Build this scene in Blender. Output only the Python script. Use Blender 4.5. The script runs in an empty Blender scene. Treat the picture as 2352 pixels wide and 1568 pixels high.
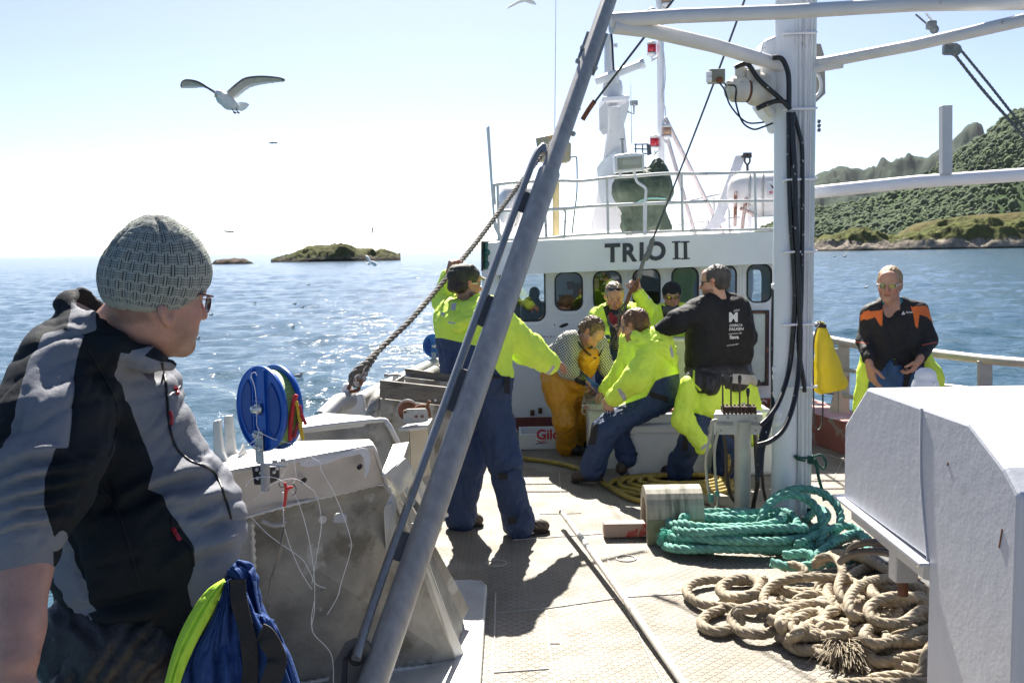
import bpy, bmesh, math, random
import numpy as np
from mathutils import Vector, Matrix, noise as mnoise
from mathutils.bvhtree import BVHTree
random.seed(7); RNG=np.random.RandomState(7)
C=bpy.context.scene.collection
sc=bpy.context.scene
R=math.radians
# ---------------- camera ----------------
F=2287.0; W2,H2=1176.0,784.0          # photo measured on a 2352 x 1568 grid, 35 mm lens
PITCH=R(5.32); ROLL=R(0.93); CAMZ=1.9
fw=Vector((0,math.cos(PITCH),-math.sin(PITCH)))
r0=Vector((1,0,0)); u0=Vector((0,math.sin(PITCH),math.cos(PITCH)))
rt=r0*math.cos(ROLL)-u0*math.sin(ROLL); up=r0*math.sin(ROLL)+u0*math.cos(ROLL)
EYE=Vector((0,0,CAMZ))
cd=bpy.data.cameras.new('camera'); cam=bpy.data.objects.new('camera',cd); C.objects.link(cam)
cd.sensor_width=36; cd.lens=36*F/2352; cd.clip_end=60000; cd.clip_start=.05
cam.matrix_world=Matrix(((rt.x,up.x,-fw.x,0),(rt.y,up.y,-fw.y,0),(rt.z,up.z,-fw.z,CAMZ),(0,0,0,1)))
sc.camera=cam
sc.render.resolution_x=1024; sc.render.resolution_y=682
# ---------------- light ----------------
SUN_EL=R(47); SUN_AZ=R(-3.5)            # azimuth from +Y towards +X
sunv=Vector((math.sin(SUN_AZ)*math.cos(SUN_EL),math.cos(SUN_AZ)*math.cos(SUN_EL),math.sin(SUN_EL)))
w=bpy.data.worlds.new("World"); sc.world=w; w.use_nodes=True
nt=w.node_tree; bg=nt.nodes['Background']; sky=nt.nodes.new('ShaderNodeTexSky'); sky.sky_type='NISHITA'
sky.sun_disc=False; sky.sun_elevation=SUN_EL; sky.sun_rotation=SUN_AZ
sky.air_density=.45; sky.dust_density=.8; sky.ozone_density=1.6
nt.links.new(sky.outputs[0],bg.inputs[0]); bg.inputs[1].default_value=0.0545
sl=bpy.data.lights.new('sun','SUN'); sl.energy=4.3; sl.angle=R(.55); sl.color=(1,.95,.87)
so=bpy.data.objects.new('sun',sl); C.objects.link(so)
so.rotation_euler=(-sunv).to_track_quat('-Z','Y').to_euler()
sc.view_settings.view_transform='Standard'; sc.view_settings.look='None'
sc.view_settings.exposure=1.85; sc.view_settings.gamma=1
sc.render.engine='CYCLES'
sc.cycles.max_bounces=6; sc.cycles.transparent_max_bounces=8
# ---------------- measuring helpers ----------------
def ray(px,py): return fw+rt*((px-W2)/F)+up*((H2-py)/F)
def P(px,py,d):                      # point seen at px,py lying at distance d along +Y
    v=ray(px,py); return EYE+v*(d/v.y)
def G(px,py,z=0.0):                  # point seen at px,py on the level z
    v=ray(px,py); return EYE+v*((z-CAMZ)/v.z)
def PX(px,py,x):
    v=ray(px,py); return EYE+v*(x/v.x)
_M=np.array([list(rt),list(up),list(fw)])
def proj(V):
    q=(np.asarray(V)-np.array([0,0,CAMZ]))@_M.T
    return np.stack([W2+F*q[:,0]/q[:,2],H2-F*q[:,1]/q[:,2]],1)
# ---------------- numpy noise ----------------
def _hash(i,j,k):
    n=(i*73856093)^(j*19349663)^(k*83492791)
    n=(n^(n>>13))*1274126177
    return ((n^(n>>16))&0xffff)/32767.5-1.0
def vnoise(V):
    V=np.asarray(V,dtype=np.float64); i=np.floor(V).astype(np.int64); f=V-i; f=f*f*f*(f*(f*6-15)+10)
    r=0
    for a in (0,1):
        for b in (0,1):
            for c in (0,1):
                wt=(f[:,0] if a else 1-f[:,0])*(f[:,1] if b else 1-f[:,1])*(f[:,2] if c else 1-f[:,2])
                r=r+wt*_hash(i[:,0]+a,i[:,1]+b,i[:,2]+c)
    return r
def fbm(V,o=4,g=.5,l=2.03):
    V=np.asarray(V,dtype=np.float64); r=0; a=1
    for q in range(o): r=r+a*vnoise(V+17.3*q); V=V*l; a*=g
    return r
# ---------------- materials ----------------
MATS={}
def lin(c): return tuple(list(c)+[1.0]) if len(c)==3 else tuple(c)
def M(name,c,rough=.5,metal=0,var=.12,vs=6,bump=0,bs=60,dirt=None,coat=0,stretch=None,spec=.5,zones=None,bump2=None,emit=None):
    """generic surface: colour variation, optional dirt patches (colour, scale, threshold), bump, attribute zones"""
    if name in MATS: return MATS[name]
    m=bpy.data.materials.new(name); m.use_nodes=True; n=m.node_tree; L=n.links
    b=n.nodes['Principled BSDF']; b.inputs['Roughness'].default_value=rough; b.inputs['Metallic'].default_value=metal
    b.inputs['Specular IOR Level'].default_value=spec
    if coat: b.inputs['Coat Weight'].default_value=coat; b.inputs['Coat Roughness'].default_value=.1
    tc=n.nodes.new('ShaderNodeTexCoord'); mp=n.nodes.new('ShaderNodeMapping'); L.new(tc.outputs['Object'],mp.inputs[0])
    if stretch: mp.inputs['Scale'].default_value=stretch
    def noi(s,det=4,ro=.55):
        q=n.nodes.new('ShaderNodeTexNoise'); q.inputs['Scale'].default_value=s; q.inputs['Detail'].default_value=det; q.inputs['Roughness'].default_value=ro
        L.new(mp.outputs[0],q.inputs[0]); return q
    def mix(fac,a,bb):
        q=n.nodes.new('ShaderNodeMix'); q.data_type='RGBA'
        if isinstance(fac,(int,float)): q.inputs[0].default_value=fac
        else: L.new(fac,q.inputs[0])
        for s,i in ((a,6),(bb,7)):
            if isinstance(s,tuple): q.inputs[i].default_value=lin(s)
            else: L.new(s,q.inputs[i])
        return q.outputs[2]
    def ramp(src,lo,hi):
        q=n.nodes.new('ShaderNodeMapRange'); L.new(src,q.inputs[0]); q.inputs[1].default_value=lo; q.inputs[2].default_value=hi; return q.outputs[0]
    n1=noi(vs)
    lo=tuple(max(0,x*(1-var)) for x in c[:3]); hi=tuple(min(1,x*(1+var)) for x in c[:3])
    col=mix(ramp(n1.outputs[0],.3,.7),lo,hi)
    zs=[]
    for z in (zones or []):
        at=n.nodes.new('ShaderNodeAttribute'); at.attribute_name=z[0]
        wd=z[2] if len(z)>2 else .5
        zf=ramp(at.outputs['Fac'],-wd,wd)
        n3=noi(vs); zc=mix(ramp(n3.outputs[0],.3,.7),tuple(x*(1-var) for x in z[1]),tuple(min(1,x*(1+var)) for x in z[1]))
        col=mix(zf,col,zc)
    if dirt:
        for dd in (dirt if isinstance(dirt,list) else [dirt]):
            n2=noi(dd[1],6,.65); f=ramp(n2.outputs[0],dd[2],dd[2]+(dd[3] if len(dd)>3 else .06)); col=mix(f,col,dd[0])
    L.new(col,b.inputs['Base Color'])
    if rough>.15:
        L.new(ramp(noi(vs*3).outputs[0],-.6,1.6),b.inputs['Roughness'])
        q=b.inputs['Roughness'].links[0].from_node; q.inputs[3].default_value=rough*.6; q.inputs[4].default_value=min(1,rough*1.4)
    if bump or bump2:
        prev=None
        for (st,s,dist) in ([(bump,bs,.004)] if bump else [])+([bump2] if bump2 else []):
            q=n.nodes.new('ShaderNodeBump'); q.inputs['Strength'].default_value=st; q.inputs['Distance'].default_value=dist
            L.new(noi(s,5,.6).outputs[0],q.inputs['Height'])
            if prev: L.new(prev,q.inputs['Normal'])
            prev=q.outputs[0]
        L.new(prev,b.inputs['Normal'])
    if emit: b.inputs['Emission Color'].default_value=lin(emit[0]); b.inputs['Emission Strength'].default_value=emit[1]
    MATS[name]=m; return m
# ---------------- object helpers ----------------
def thing(name,label,cat,loc=(0,0,0),group=None):
    o=bpy.data.objects.new(name,None); C.objects.link(o); o.location=loc; o.empty_display_size=.1
    o['label']=label; o['category']=cat
    if group: o['group']=group
    return o
def tag(o,label,cat,group=None,kind=None):
    if label: o['label']=label
    if cat: o['category']=cat
    if group: o['group']=group
    if kind: o['kind']=kind
    return o
def wloc(o):
    v=Vector((0,0,0))
    while o is not None: v+=Vector(o.location); o=o.parent
    return v
def link(name,me,mat,parent=None,smooth=False,bevel=0,label=None):
    o=bpy.data.objects.new(name,me); C.objects.link(o)
    for m in (mat if isinstance(mat,(list,tuple)) else [mat]): me.materials.append(m)
    if smooth:
        me.polygons.foreach_set('use_smooth',[True]*len(me.polygons)); me.update()
    if parent is not None:
        o.parent=parent; o.location=-wloc(parent)
    if bevel:
        bm_=o.modifiers.new('Bevel','BEVEL'); bm_.width=bevel; bm_.segments=2; bm_.limit_method='ANGLE'; bm_.angle_limit=R(35)
    if label: o['label']=label
    return o
def rebase(o):
    """put a single mesh thing's origin at its base"""
    me=o.data; n=len(me.vertices); a=np.empty(n*3,dtype=np.float32); me.vertices.foreach_get('co',a); a=a.reshape(-1,3)
    c=Vector((float(a[:,0].mean()),float(a[:,1].mean()),float(a[:,2].min())))
    a-=np.array(c,dtype=np.float32); me.vertices.foreach_set('co',a.ravel()); o.location=c; me.update()
def frame(d):
    d=Vector(d).normalized(); a=Vector((0,0,1)) if abs(d.z)<.9 else Vector((1,0,0))
    x=d.cross(a).normalized(); y=x.cross(d).normalized(); return x,y,d
class MB:
    def __init__(s): s.v=[]; s.f=[]; s.mi=[]; s.sm=[]
    def add(s,vs,fs,mi=0,sm=False):
        b=len(s.v); s.v+= [tuple(v) for v in vs]; s.f+=[tuple(i+b for i in f) for f in fs]; s.mi+=[mi]*len(fs); s.sm+=[sm]*len(fs)
    def box(s,c,size,rot=None,mi=0):
        hx,hy,hz=[q/2 for q in size]; vs=[Vector((x,y,z)) for x in(-hx,hx) for y in(-hy,hy) for z in(-hz,hz)]
        if rot is not None:
            vs=[rot@v for v in vs]
        vs=[v+Vector(c) for v in vs]
        s.add(vs,[(0,1,3,2),(4,6,7,5),(0,4,5,1),(2,3,7,6),(0,2,6,4),(1,5,7,3)],mi); return s
    def bar(s,a,b,wd,ht,mi=0,upv=(0,0,1)):
        a=Vector(a);b=Vector(b); d=(b-a); l=d.length; d.normalize(); u=Vector(upv); x=d.cross(u)
        if x.length<1e-3: x=d.cross(Vector((1,0,0)))
        x.normalize(); u=x.cross(d).normalized(); m=Matrix((x,d,u)).transposed()
        return s.box((a+b)/2,(wd,l,ht),m,mi)
    def slab(s,pts,vec,mi=0):
        pts=[Vector(p) for p in pts]; vec=Vector(vec); n=len(pts)
        s.add(pts+[p+vec for p in pts],[tuple(range(n)),tuple(range(2*n-1,n-1,-1))]+[((i+1)%n,i,n+i,n+(i+1)%n) for i in range(n)],mi); return s
    def tube(s,path,r,n=12,mi=0,cap=True,closed=False,flat=None):
        path=[Vector(p) for p in path]; m=len(path)
        rr=r if isinstance(r,(list,tuple)) else [r]*m
        vs=[];fs=[]; prevx=None
        for i,p in enumerate(path):
            if closed: d=path[(i+1)%m]-path[i-1]
            else: d=path[min(i+1,m-1)]-path[max(i-1,0)]
            if d.length<1e-9: d=Vector((0,0,1))
            d.normalize()
            if prevx is None: x,_,_=frame(d); y=d.cross(x)
            else:
                x=prevx-d*prevx.dot(d)
                if x.length<1e-6: x,y,_=frame(d)
                x.normalize(); y=d.cross(x)
            prevx=x
            for k in range(n):
                t=2*math.pi*k/n; q=x*math.cos(t)*rr[i]+y*math.sin(t)*rr[i]*(flat or 1); vs.append(p+q)
        for i in range(m if closed else m-1):
            for k in range(n):
                a=i*n+k; b=i*n+(k+1)%n; j=(i+1)%m; fs.append((a,j*n+k,j*n+(k+1)%n,b))
        s.add(vs,fs,mi,True)
        if cap and not closed:
            s.add(vs[:n],[tuple(range(n))],mi); s.add(vs[-n:],[tuple(range(n-1,-1,-1))],mi)
        return s
    def cyl(s,a,b,r,r2=None,n=20,mi=0): return s.tube([a,b],[r,r if r2 is None else r2],n,mi)
    def lathe(s,c,axis,prof,n=28,mi=0,arc=None):
        x,y,d=frame(axis); c=Vector(c); vs=[];fs=[]
        m=len(prof); full=arc is None; a0,a1=(0,2*math.pi) if full else arc; N=n if full else n+1
        for k in range(N):
            t=a0+(a1-a0)*k/n
            for (rad,h) in prof: vs.append(c+d*h+(x*math.cos(t)+y*math.sin(t))*rad)
        for k in range(n):
            for i in range(m-1):
                a=k*m+i; b=((k+1)%N)*m+i; fs.append((a,a+1,b+1,b))
        s.add(vs,fs,mi,True); return s
    def sph(s,c,r,n=14,mi=0,axis=(0,0,1),sq=1):
        pr=[(max(1e-5,math.sin(math.pi*i/n))*r,-math.cos(math.pi*i/n)*r*sq) for i in range(n+1)]
        return s.lathe(c,axis,pr,n*2,mi)
    def rope(s,path,r,strands=3,pitch=None,step=None,mi=0,n=6,amp=.5,sr=.56,fz=0):
        path=resample(smooth(path,6),step or r*.45); pitch=pitch or r*9
        m=len(path); fr=[]; px=None
        for i,p in enumerate(path):
            d=(path[min(i+1,m-1)]-path[max(i-1,0)]).normalized()
            if px is None: x,_,_=frame(d); y=d.cross(x)
            else: x=(px-d*px.dot(d)).normalized(); y=d.cross(x)
            px=x; fr.append((x,y))
        st=step or r*.45
        for k in range(strands):
            pts=[]
            for i,p in enumerate(path):
                t=2*math.pi*(k/strands+i*st/pitch); pts.append(p+(fr[i][0]*math.cos(t)+fr[i][1]*math.sin(t))*r*amp)
            s.tube(pts,r*sr,n,mi)
        return s
    def build(s,name,mat,parent=None,bevel=0,label=None,smooth=None):
        me=bpy.data.meshes.new(name); me.from_pydata(s.v,[],s.f)
        me.polygons.foreach_set('material_index',s.mi)
        me.polygons.foreach_set('use_smooth',s.sm if smooth is None else [smooth]*len(s.f)); me.update()
        bm=bmesh.new(); bm.from_mesh(me); bmesh.ops.recalc_face_normals(bm,faces=bm.faces); bm.to_mesh(me); bm.free()
        o=link(name,me,mat,parent,bevel=bevel,label=label); return o
    def single(s,name,mat,label,cat,group=None,bevel=0):
        o=s.build(name,mat,None,bevel); rebase(o); return tag(o,label,cat,group)
def smooth(path,k=6):
    p=[Vector(q) for q in path]
    if len(p)<3: return p
    out=[]
    for i in range(len(p)-1):
        a=p[max(i-1,0)];b=p[i];c=p[i+1];d=p[min(i+2,len(p)-1)]
        for j in range(k):
            t=j/k; out.append(.5*((2*b)+(c-a)*t+(2*a-5*b+4*c-d)*t*t+(3*b-a-3*c+d)*t**3))
    out.append(p[-1]); return out
def resample(path,st):
    out=[path[0].copy()]; acc=0
    for i in range(1,len(path)):
        a=path[i-1];b=path[i];l=(b-a).length; pos=st-acc
        while pos<=l and l>0: out.append(a.lerp(b,pos/l)); pos+=st
        acc=(acc+l)%st
    return out
def meshobj(name,V,Fc,mat,parent=None,smooth_=True,attrs=None,label=None):
    me=bpy.data.meshes.new(name); V=np.asarray(V,dtype=np.float32); Fc=np.asarray(Fc,dtype=np.int32)
    me.vertices.add(len(V)); me.vertices.foreach_set('co',V.ravel())
    k=Fc.shape[1]; me.loops.add(Fc.size); me.loops.foreach_set('vertex_index',Fc.ravel())
    me.polygons.add(len(Fc)); me.polygons.foreach_set('loop_start',np.arange(0,Fc.size,k,dtype=np.int32))
    me.update(calc_edges=True); me.validate()
    for a,val in (attrs or {}).items():
        at=me.attributes.new(a,'FLOAT','POINT'); at.data.foreach_set('value',np.asarray(val,dtype=np.float32))
    return link(name,me,mat,parent,smooth=smooth_,label=label)
def text_mesh(txt,size=1.0,extr=.0,shear=0,bold=0,sx=1.0):
    cu=bpy.data.curves.new('t','FONT'); cu.body=txt; cu.size=size; cu.extrude=extr; cu.shear=shear; cu.offset=bold; cu.resolution_u=4
    o=bpy.data.objects.new('t',cu); C.objects.link(o); bpy.context.view_layer.update()
    me=o.to_mesh(); vs=[Vector((v.co.x*sx,v.co.y,v.co.z)) for v in me.vertices]; fs=[tuple(p.vertices) for p in me.polygons]
    o.to_mesh_clear(); bpy.data.objects.remove(o); bpy.data.curves.remove(cu); return vs,fs
# ---------------- signed distance modelling ----------------
class Fld:
    def __init__(s,h=.008): s.h=h; s.p=[]
    def cap(s,a,b,ra,rb=None,k=.03,op='u',sq=None):
        """tapered limb a-b; sq=(dir,factor) thins it along dir"""
        a=np.array(a,dtype=np.float64); b=np.array(b,dtype=np.float64); rb=ra if rb is None else rb; m=max(ra,rb)
        lo=np.minimum(a,b)-m; hi=np.maximum(a,b)+m
        if sq is not None: n=np.array(Vector(sq[0]).normalized()); q=sq[1]
        def fn(X):
            p=X-a; d=b-a
            if sq is not None:
                p=p+np.outer(p@n,n)*(q-1); d=d+n*(d@n)*(q-1)
            t=np.clip(p@d/max(d@d,1e-12),0,1); return np.linalg.norm(p-t[:,None]*d,axis=1)-(ra+(rb-ra)*t)
        s.p.append((fn,lo,hi,k,op)); return s
    def ell(s,c,rad,ax=None,k=.02,op='u'):
        c=np.array(c,dtype=np.float64); A=np.array([list(v) for v in ax],dtype=np.float64) if ax is not None else np.eye(3); rad=np.array(rad,dtype=np.float64); m=rad.max()
        def fn(X):
            q=(X-c)@A.T/rad; l=np.linalg.norm(q,axis=1); return (l-1)*rad.min()*np.where(l>1,1,1)
        s.p.append((fn,c-m,c+m,k,op)); return s
    def cut(s,p,n,k=.006):
        """remove everything on the side n points to"""
        p=np.array(p,dtype=np.float64); n=np.array(Vector(n).normalized())
        s.p.append((lambda X:-((X-p)@n),np.array([-9.]*3),np.array([30.]*3),k,'s')); return s
    def path(s,pts,k=.02,op='u',sq=None):
        for (a,ra),(b,rb) in zip(pts[:-1],pts[1:]): s.cap(a,b,ra,rb,k,op,sq)
        return s
    def mesh(s):
        h=s.h; U=[p for p in s.p if p[4]=='u']
        lo=np.min([p[1] for p in U],axis=0)-3*h; hi=np.max([p[2] for p in U],axis=0)+3*h
        n=np.ceil((hi-lo)/h).astype(int)+1
        Fg=np.full(n,1.0,dtype=np.float32)
        for fn,a,b,k,op in s.p:
            pad=k+2.5*h
            i0=np.clip(np.floor((a-pad-lo)/h).astype(int),0,n); i1=np.clip(np.ceil((b+pad-lo)/h).astype(int)+1,0,n)
            if np.any(i1<=i0): continue
            ax=[lo[q]+h*np.arange(i0[q],i1[q]) for q in range(3)]
            X=np.stack(np.meshgrid(*ax,indexing='ij'),-1).reshape(-1,3)
            d=fn(X).astype(np.float32).reshape([i1[q]-i0[q] for q in range(3)])
            sl_=tuple(slice(i0[q],i1[q]) for q in range(3)); o=Fg[sl_]
            if op=='u':
                hh=np.maximum(k-np.abs(o-d),0)/k; Fg[sl_]=np.minimum(o,d)-hh*hh*k*.25
            elif op=='s':
                d=-d; hh=np.maximum(k-np.abs(o-d),0)/k; Fg[sl_]=np.maximum(o,d)+hh*hh*k*.25
        return snet(Fg,lo,h)
def snet(Fg,lo,h):
    S=Fg<0; n=np.array(Fg.shape)
    cnt=np.zeros(n-1,dtype=np.int8)
    for a in(0,1):
        for b in(0,1):
            for c in(0,1): cnt+=S[a:n[0]-1+a,b:n[1]-1+b,c:n[2]-1+c]
    I=np.argwhere((cnt>0)&(cnt<8)); idx=np.full(n-1,-1,dtype=np.int32); idx[I[:,0],I[:,1],I[:,2]]=np.arange(len(I))
    acc=np.zeros((len(I),3)); num=np.zeros(len(I))
    cs=[(a,b,c) for a in(0,1) for b in(0,1) for c in(0,1)]
    for c0 in cs:
        for ax in range(3):
            if c0[ax]: continue
            c1=list(c0); c1[ax]=1
            v0=Fg[I[:,0]+c0[0],I[:,1]+c0[1],I[:,2]+c0[2]]; v1=Fg[I[:,0]+c1[0],I[:,1]+c1[1],I[:,2]+c1[2]]
            x=(v0<0)!=(v1<0); t=np.where(x,v0/np.where(x,v0-v1,1),0)
            p=np.array(c0,dtype=float)[None,:].repeat(len(I),0); p[:,ax]+=t
            acc+=p*x[:,None]; num+=x
    V=lo+(I+acc/num[:,None])*h
    faces=[]
    for ax in range(3):
        o1,o2=(ax+1)%3,(ax+2)%3
        a=[slice(None)]*3; b=[slice(None)]*3; a[ax]=slice(0,-1); b[ax]=slice(1,None)
        s0=S[tuple(a)]; s1=S[tuple(b)]; E=np.argwhere(s0!=s1)
        ok=(E[:,o1]>0)&(E[:,o2]>0)&(E[:,o1]<n[o1]-1)&(E[:,o2]<n[o2]-1); E=E[ok]; fl=s0[E[:,0],E[:,1],E[:,2]]
        def g(d1,d2):
            q=E.copy(); q[:,o1]-=d1; q[:,o2]-=d2; return idx[q[:,0],q[:,1],q[:,2]]
        f=np.stack([g(1,1),g(0,1),g(0,0),g(1,0)],1); f[~fl]=f[~fl][:,::-1]; faces.append(f)
    return V,np.concatenate(faces)
def vnormals(V,Fc):
    n=np.zeros_like(V); a=V[Fc[:,2]]-V[Fc[:,0]]; b=V[Fc[:,3]]-V[Fc[:,1]]; c=np.cross(a,b)
    for i in range(4): np.add.at(n,Fc[:,i],c)
    return n/np.maximum(np.linalg.norm(n,axis=1),1e-12)[:,None]
def polysd(Q,poly):
    """signed distance in photo px, positive inside"""
    poly=np.array(poly,dtype=float); n=len(poly); d=np.full(len(Q),1e9); ins=np.zeros(len(Q),dtype=bool)
    for i in range(n):
        a=poly[i];b=poly[(i+1)%n]; e=b-a; w_=Q-a; t=np.clip(w_@e/max(e@e,1e-9),0,1); d=np.minimum(d,np.linalg.norm(w_-t[:,None]*e,axis=1))
        c=((a[1]>Q[:,1])!=(b[1]>Q[:,1])); xx=a[0]+(Q[:,1]-a[1])*(b[0]-a[0])/(b[1]-a[1] if b[1]!=a[1] else 1e-9); ins^=c&(Q[:,0]<xx)
    return np.where(ins,d,-d)
def creases(V,N,lines):
    """raise or sink cloth along photo-measured fold lines: (points, amplitude m, width px)"""
    Q=proj(V); f=np.clip(-(N@np.array(fw))*3,0,1)
    D=np.zeros(len(V))
    for pts,amp,wd in lines:
        pts=np.array(pts,dtype=float); d=np.full(len(Q),1e9); tt=np.zeros(len(Q)); n=len(pts)-1
        for i in range(n):
            a=pts[i];e=pts[i+1]-a; w_=Q-a; t=np.clip(w_@e/max(e@e,1e-9),0,1); di=np.linalg.norm(w_-t[:,None]*e,axis=1); m_=di<d; tt=np.where(m_,(i+t)/n,tt); d=np.minimum(d,di)
        D+=amp*1.35*np.exp(-(d/wd)**2)*(.35+.65*np.sin(np.pi*np.clip(tt,.02,.98)))
    return V+N*(D*f)[:,None]
def foldpx(V,N,amp,across,along,ang):
    """long hanging folds: period across and along them in photo px, direction ang from vertical"""
    Q=proj(V); c,s_=math.cos(R(ang)),math.sin(R(ang)); u=(Q[:,0]*c+Q[:,1]*s_)/across; v=(-Q[:,0]*s_+Q[:,1]*c)/along
    w_=np.stack([u+.5*vnoise(np.stack([v*1.3,u*.3,0*u+2],1)),v,0*u+ang],1); n1=vnoise(w_); n2=vnoise(w_*np.array((2.3,1.4,1))+7)
    return V+N*(amp*((1.9*np.abs(n1)**.65-.95)+.35*n2))[:,None]
def sdf_obj(name,fl,mat,parent,folds=None,zones=None,fine=None,label=None,post=None):
    """folds=(amp, freq, (sx,sy,sz)); zones={attr:[poly,...] or fn(Q,V)}"""
    V,Fc=fl.mesh(); N=vnormals(V,Fc)
    if folds:
        for (amp,fr,st) in (folds if isinstance(folds,list) else [folds]):
            q=V*np.array(st)*fr; q=q+.6*np.stack([vnoise(q*.7+3),vnoise(q*.7+9),vnoise(q*.7+21)],1)
            r=1.9*np.abs(vnoise(q))**.6-.95; r2=1.6*np.abs(vnoise(q*2.3+5))**.7-.7; V=V+N*(amp*(r*.85+.4*r2))[:,None]
    at={}
    if zones:
        Q=proj(V)
        for a,z in zones.items():
            at[a]=z(Q,V) if callable(z) else np.max([polysd(Q,p_) for p_ in z],axis=0)
    if post: V=post(V,N)
    return meshobj(name,V,Fc,mat,parent,True,at,label)
# ================= SETTING: water, hills, deck =================
SEA=-1.35
def sea():
    na,nr=760,620
    an=np.linspace(R(-46),R(46),na); rr=2.2*np.power(9000/2.2,np.linspace(0,1,nr))
    A,Rr=np.meshgrid(an,rr,indexing='ij'); X=Rr*np.sin(A); Y=Rr*np.cos(A)-1.0
    fade=np.clip(1.25-Rr/420,0,1)
    def wv(ang,l,a,ph,wp):
        dx,dy=math.sin(R(ang)),math.cos(R(ang)); q=(X*dx+Y*dy)/l*2*math.pi+ph+wp*vn
        cr=(np.sin(q)+1)/2; return a*(np.power(cr,1.7)*2-1)
    vn=vnoise(np.stack([X.ravel()*.11,Y.ravel()*.11,0*X.ravel()],1)).reshape(X.shape)*3
    Z=wv(12,4.6,.03,0,1)+wv(-25,2.7,.028,1,1.3)+wv(40,1.8,.017,2,1.6)+wv(-3,1.1,.012,.5,2)
    n2=fbm(np.stack([X.ravel()*.42,Y.ravel()*.9,0*X.ravel()+4],1),4,.55).reshape(X.shape)
    Z=Z+n2*.075
    n3=1-np.abs(fbm(np.stack([X.ravel()*.75,Y.ravel()*1.7,0*X.ravel()+8],1),3,.5).reshape(X.shape)); Z=Z+(n3-.6)*.05*np.clip(1.3-Rr/60,0,1)
    Z=Z*fade+SEA
    V=np.stack([X,Y,Z],-1).reshape(-1,3); i=np.arange(na-1)[:,None]*nr+np.arange(nr-1)[None,:]
    Fc=np.stack([i,i+1,i+nr+1,i+nr],-1).reshape(-1,4)
    m=bpy.data.materials.new('sea_water'); m.use_nodes=True; n=m.node_tree; L=n.links; b=n.nodes['Principled BSDF']
    b.inputs['Base Color'].default_value=(.02,.06,.085,1); b.inputs['Roughness'].default_value=.13; b.inputs['IOR'].default_value=1.33
    b.inputs['Specular IOR Level'].default_value=.5
    tc=n.nodes.new('ShaderNodeTexCoord'); prev=None
    for s,st,dist,sy in ((1.1,.6,.22,1.9),(4.5,.6,.045,1.6),(16,.45,.012,1.3)):
        mp=n.nodes.new('ShaderNodeMapping'); mp.inputs['Scale'].default_value=(1,sy,1); L.new(tc.outputs['Object'],mp.inputs[0])
        q=n.nodes.new('ShaderNodeTexNoise'); q.inputs['Scale'].default_value=s; q.inputs['Detail'].default_value=4; L.new(mp.outputs[0],q.inputs[0])
        bp=n.nodes.new('ShaderNodeBump'); bp.inputs['Strength'].default_value=st; bp.inputs['Distance'].default_value=dist; L.new(q.outputs[0],bp.inputs['Height'])
        if prev: L.new(prev,bp.inputs['Normal'])
        prev=bp.outputs[0]
    L.new(prev,b.inputs['Normal'])
    tag(meshobj('sea',V,Fc,m),None,None,kind='structure')
    mb=MB(); s_=30000
    mb.add([(-s_,-200,SEA-3),(s_,-200,SEA-3),(s_,s_,SEA-3),(-s_,s_,SEA-3)],[(0,1,2,3)]); tag(mb.build('sea_bed',m),None,None,kind='structure')
sea()
def rockmat(name,rock,green,thr,sc_=.25,dark=(.02,.018,.015),zlo=0,zhi=3):
    m=bpy.data.materials.new(name); m.use_nodes=True; n=m.node_tree; L=n.links; b=n.nodes['Principled BSDF']; b.inputs['Roughness'].default_value=.9; b.inputs['Specular IOR Level'].default_value=.05
    tc=n.nodes.new('ShaderNodeTexCoord')
    def noi(s,det=6):
        q=n.nodes.new('ShaderNodeTexNoise'); q.inputs['Scale'].default_value=s; q.inputs['Detail'].default_value=det; q.inputs['Roughness'].default_value=.65; L.new(tc.outputs['Object'],q.inputs[0]); return q.outputs[0]
    def mr(src,a,b_):
        q=n.nodes.new('ShaderNodeMapRange'); L.new(src,q.inputs[0]); q.inputs[1].default_value=a; q.inputs[2].default_value=b_; return q.outputs[0]
    def mix(f,a,c):
        q=n.nodes.new('ShaderNodeMix'); q.data_type='RGBA'; L.new(f,q.inputs[0])
        for s,i in((a,6),(c,7)):
            if isinstance(s,tuple): q.inputs[i].default_value=lin(s)
            else: L.new(s,q.inputs[i])
        return q.outputs[2]
    col=mix(mr(noi(sc_*3),.35,.65),tuple(x*.45 for x in rock),rock)
    g2=mix(mr(noi(sc_*2.2),.35,.65),tuple(x*.5 for x in green),green)
    ge=n.nodes.new('ShaderNodeNewGeometry'); sp=n.nodes.new('ShaderNodeSeparateXYZ'); L.new(ge.outputs['Position'],sp.inputs[0])
    ad=n.nodes.new('ShaderNodeMath'); ad.operation='MULTIPLY_ADD'; L.new(noi(sc_*1.4),ad.inputs[0]); ad.inputs[1].default_value=(zhi-zlo)*2.2; L.new(sp.outputs[2],ad.inputs[2])
    col=mix(mr(ad.outputs[0],thr,thr+(zhi-zlo)*.25),col,g2)
    wet=mr(sp.outputs[2],SEA+.5,SEA+.1+(zhi-zlo)*.22); col=mix(wet,dark,col)
    L.new(col,b.inputs['Base Color'])
    bp=n.nodes.new('ShaderNodeBump'); bp.inputs['Strength'].default_value=1; bp.inputs['Distance'].default_value=.6; L.new(noi(sc_*5),bp.inputs['Height']); L.new(bp.outputs[0],b.inputs['Normal'])
    return m
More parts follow.
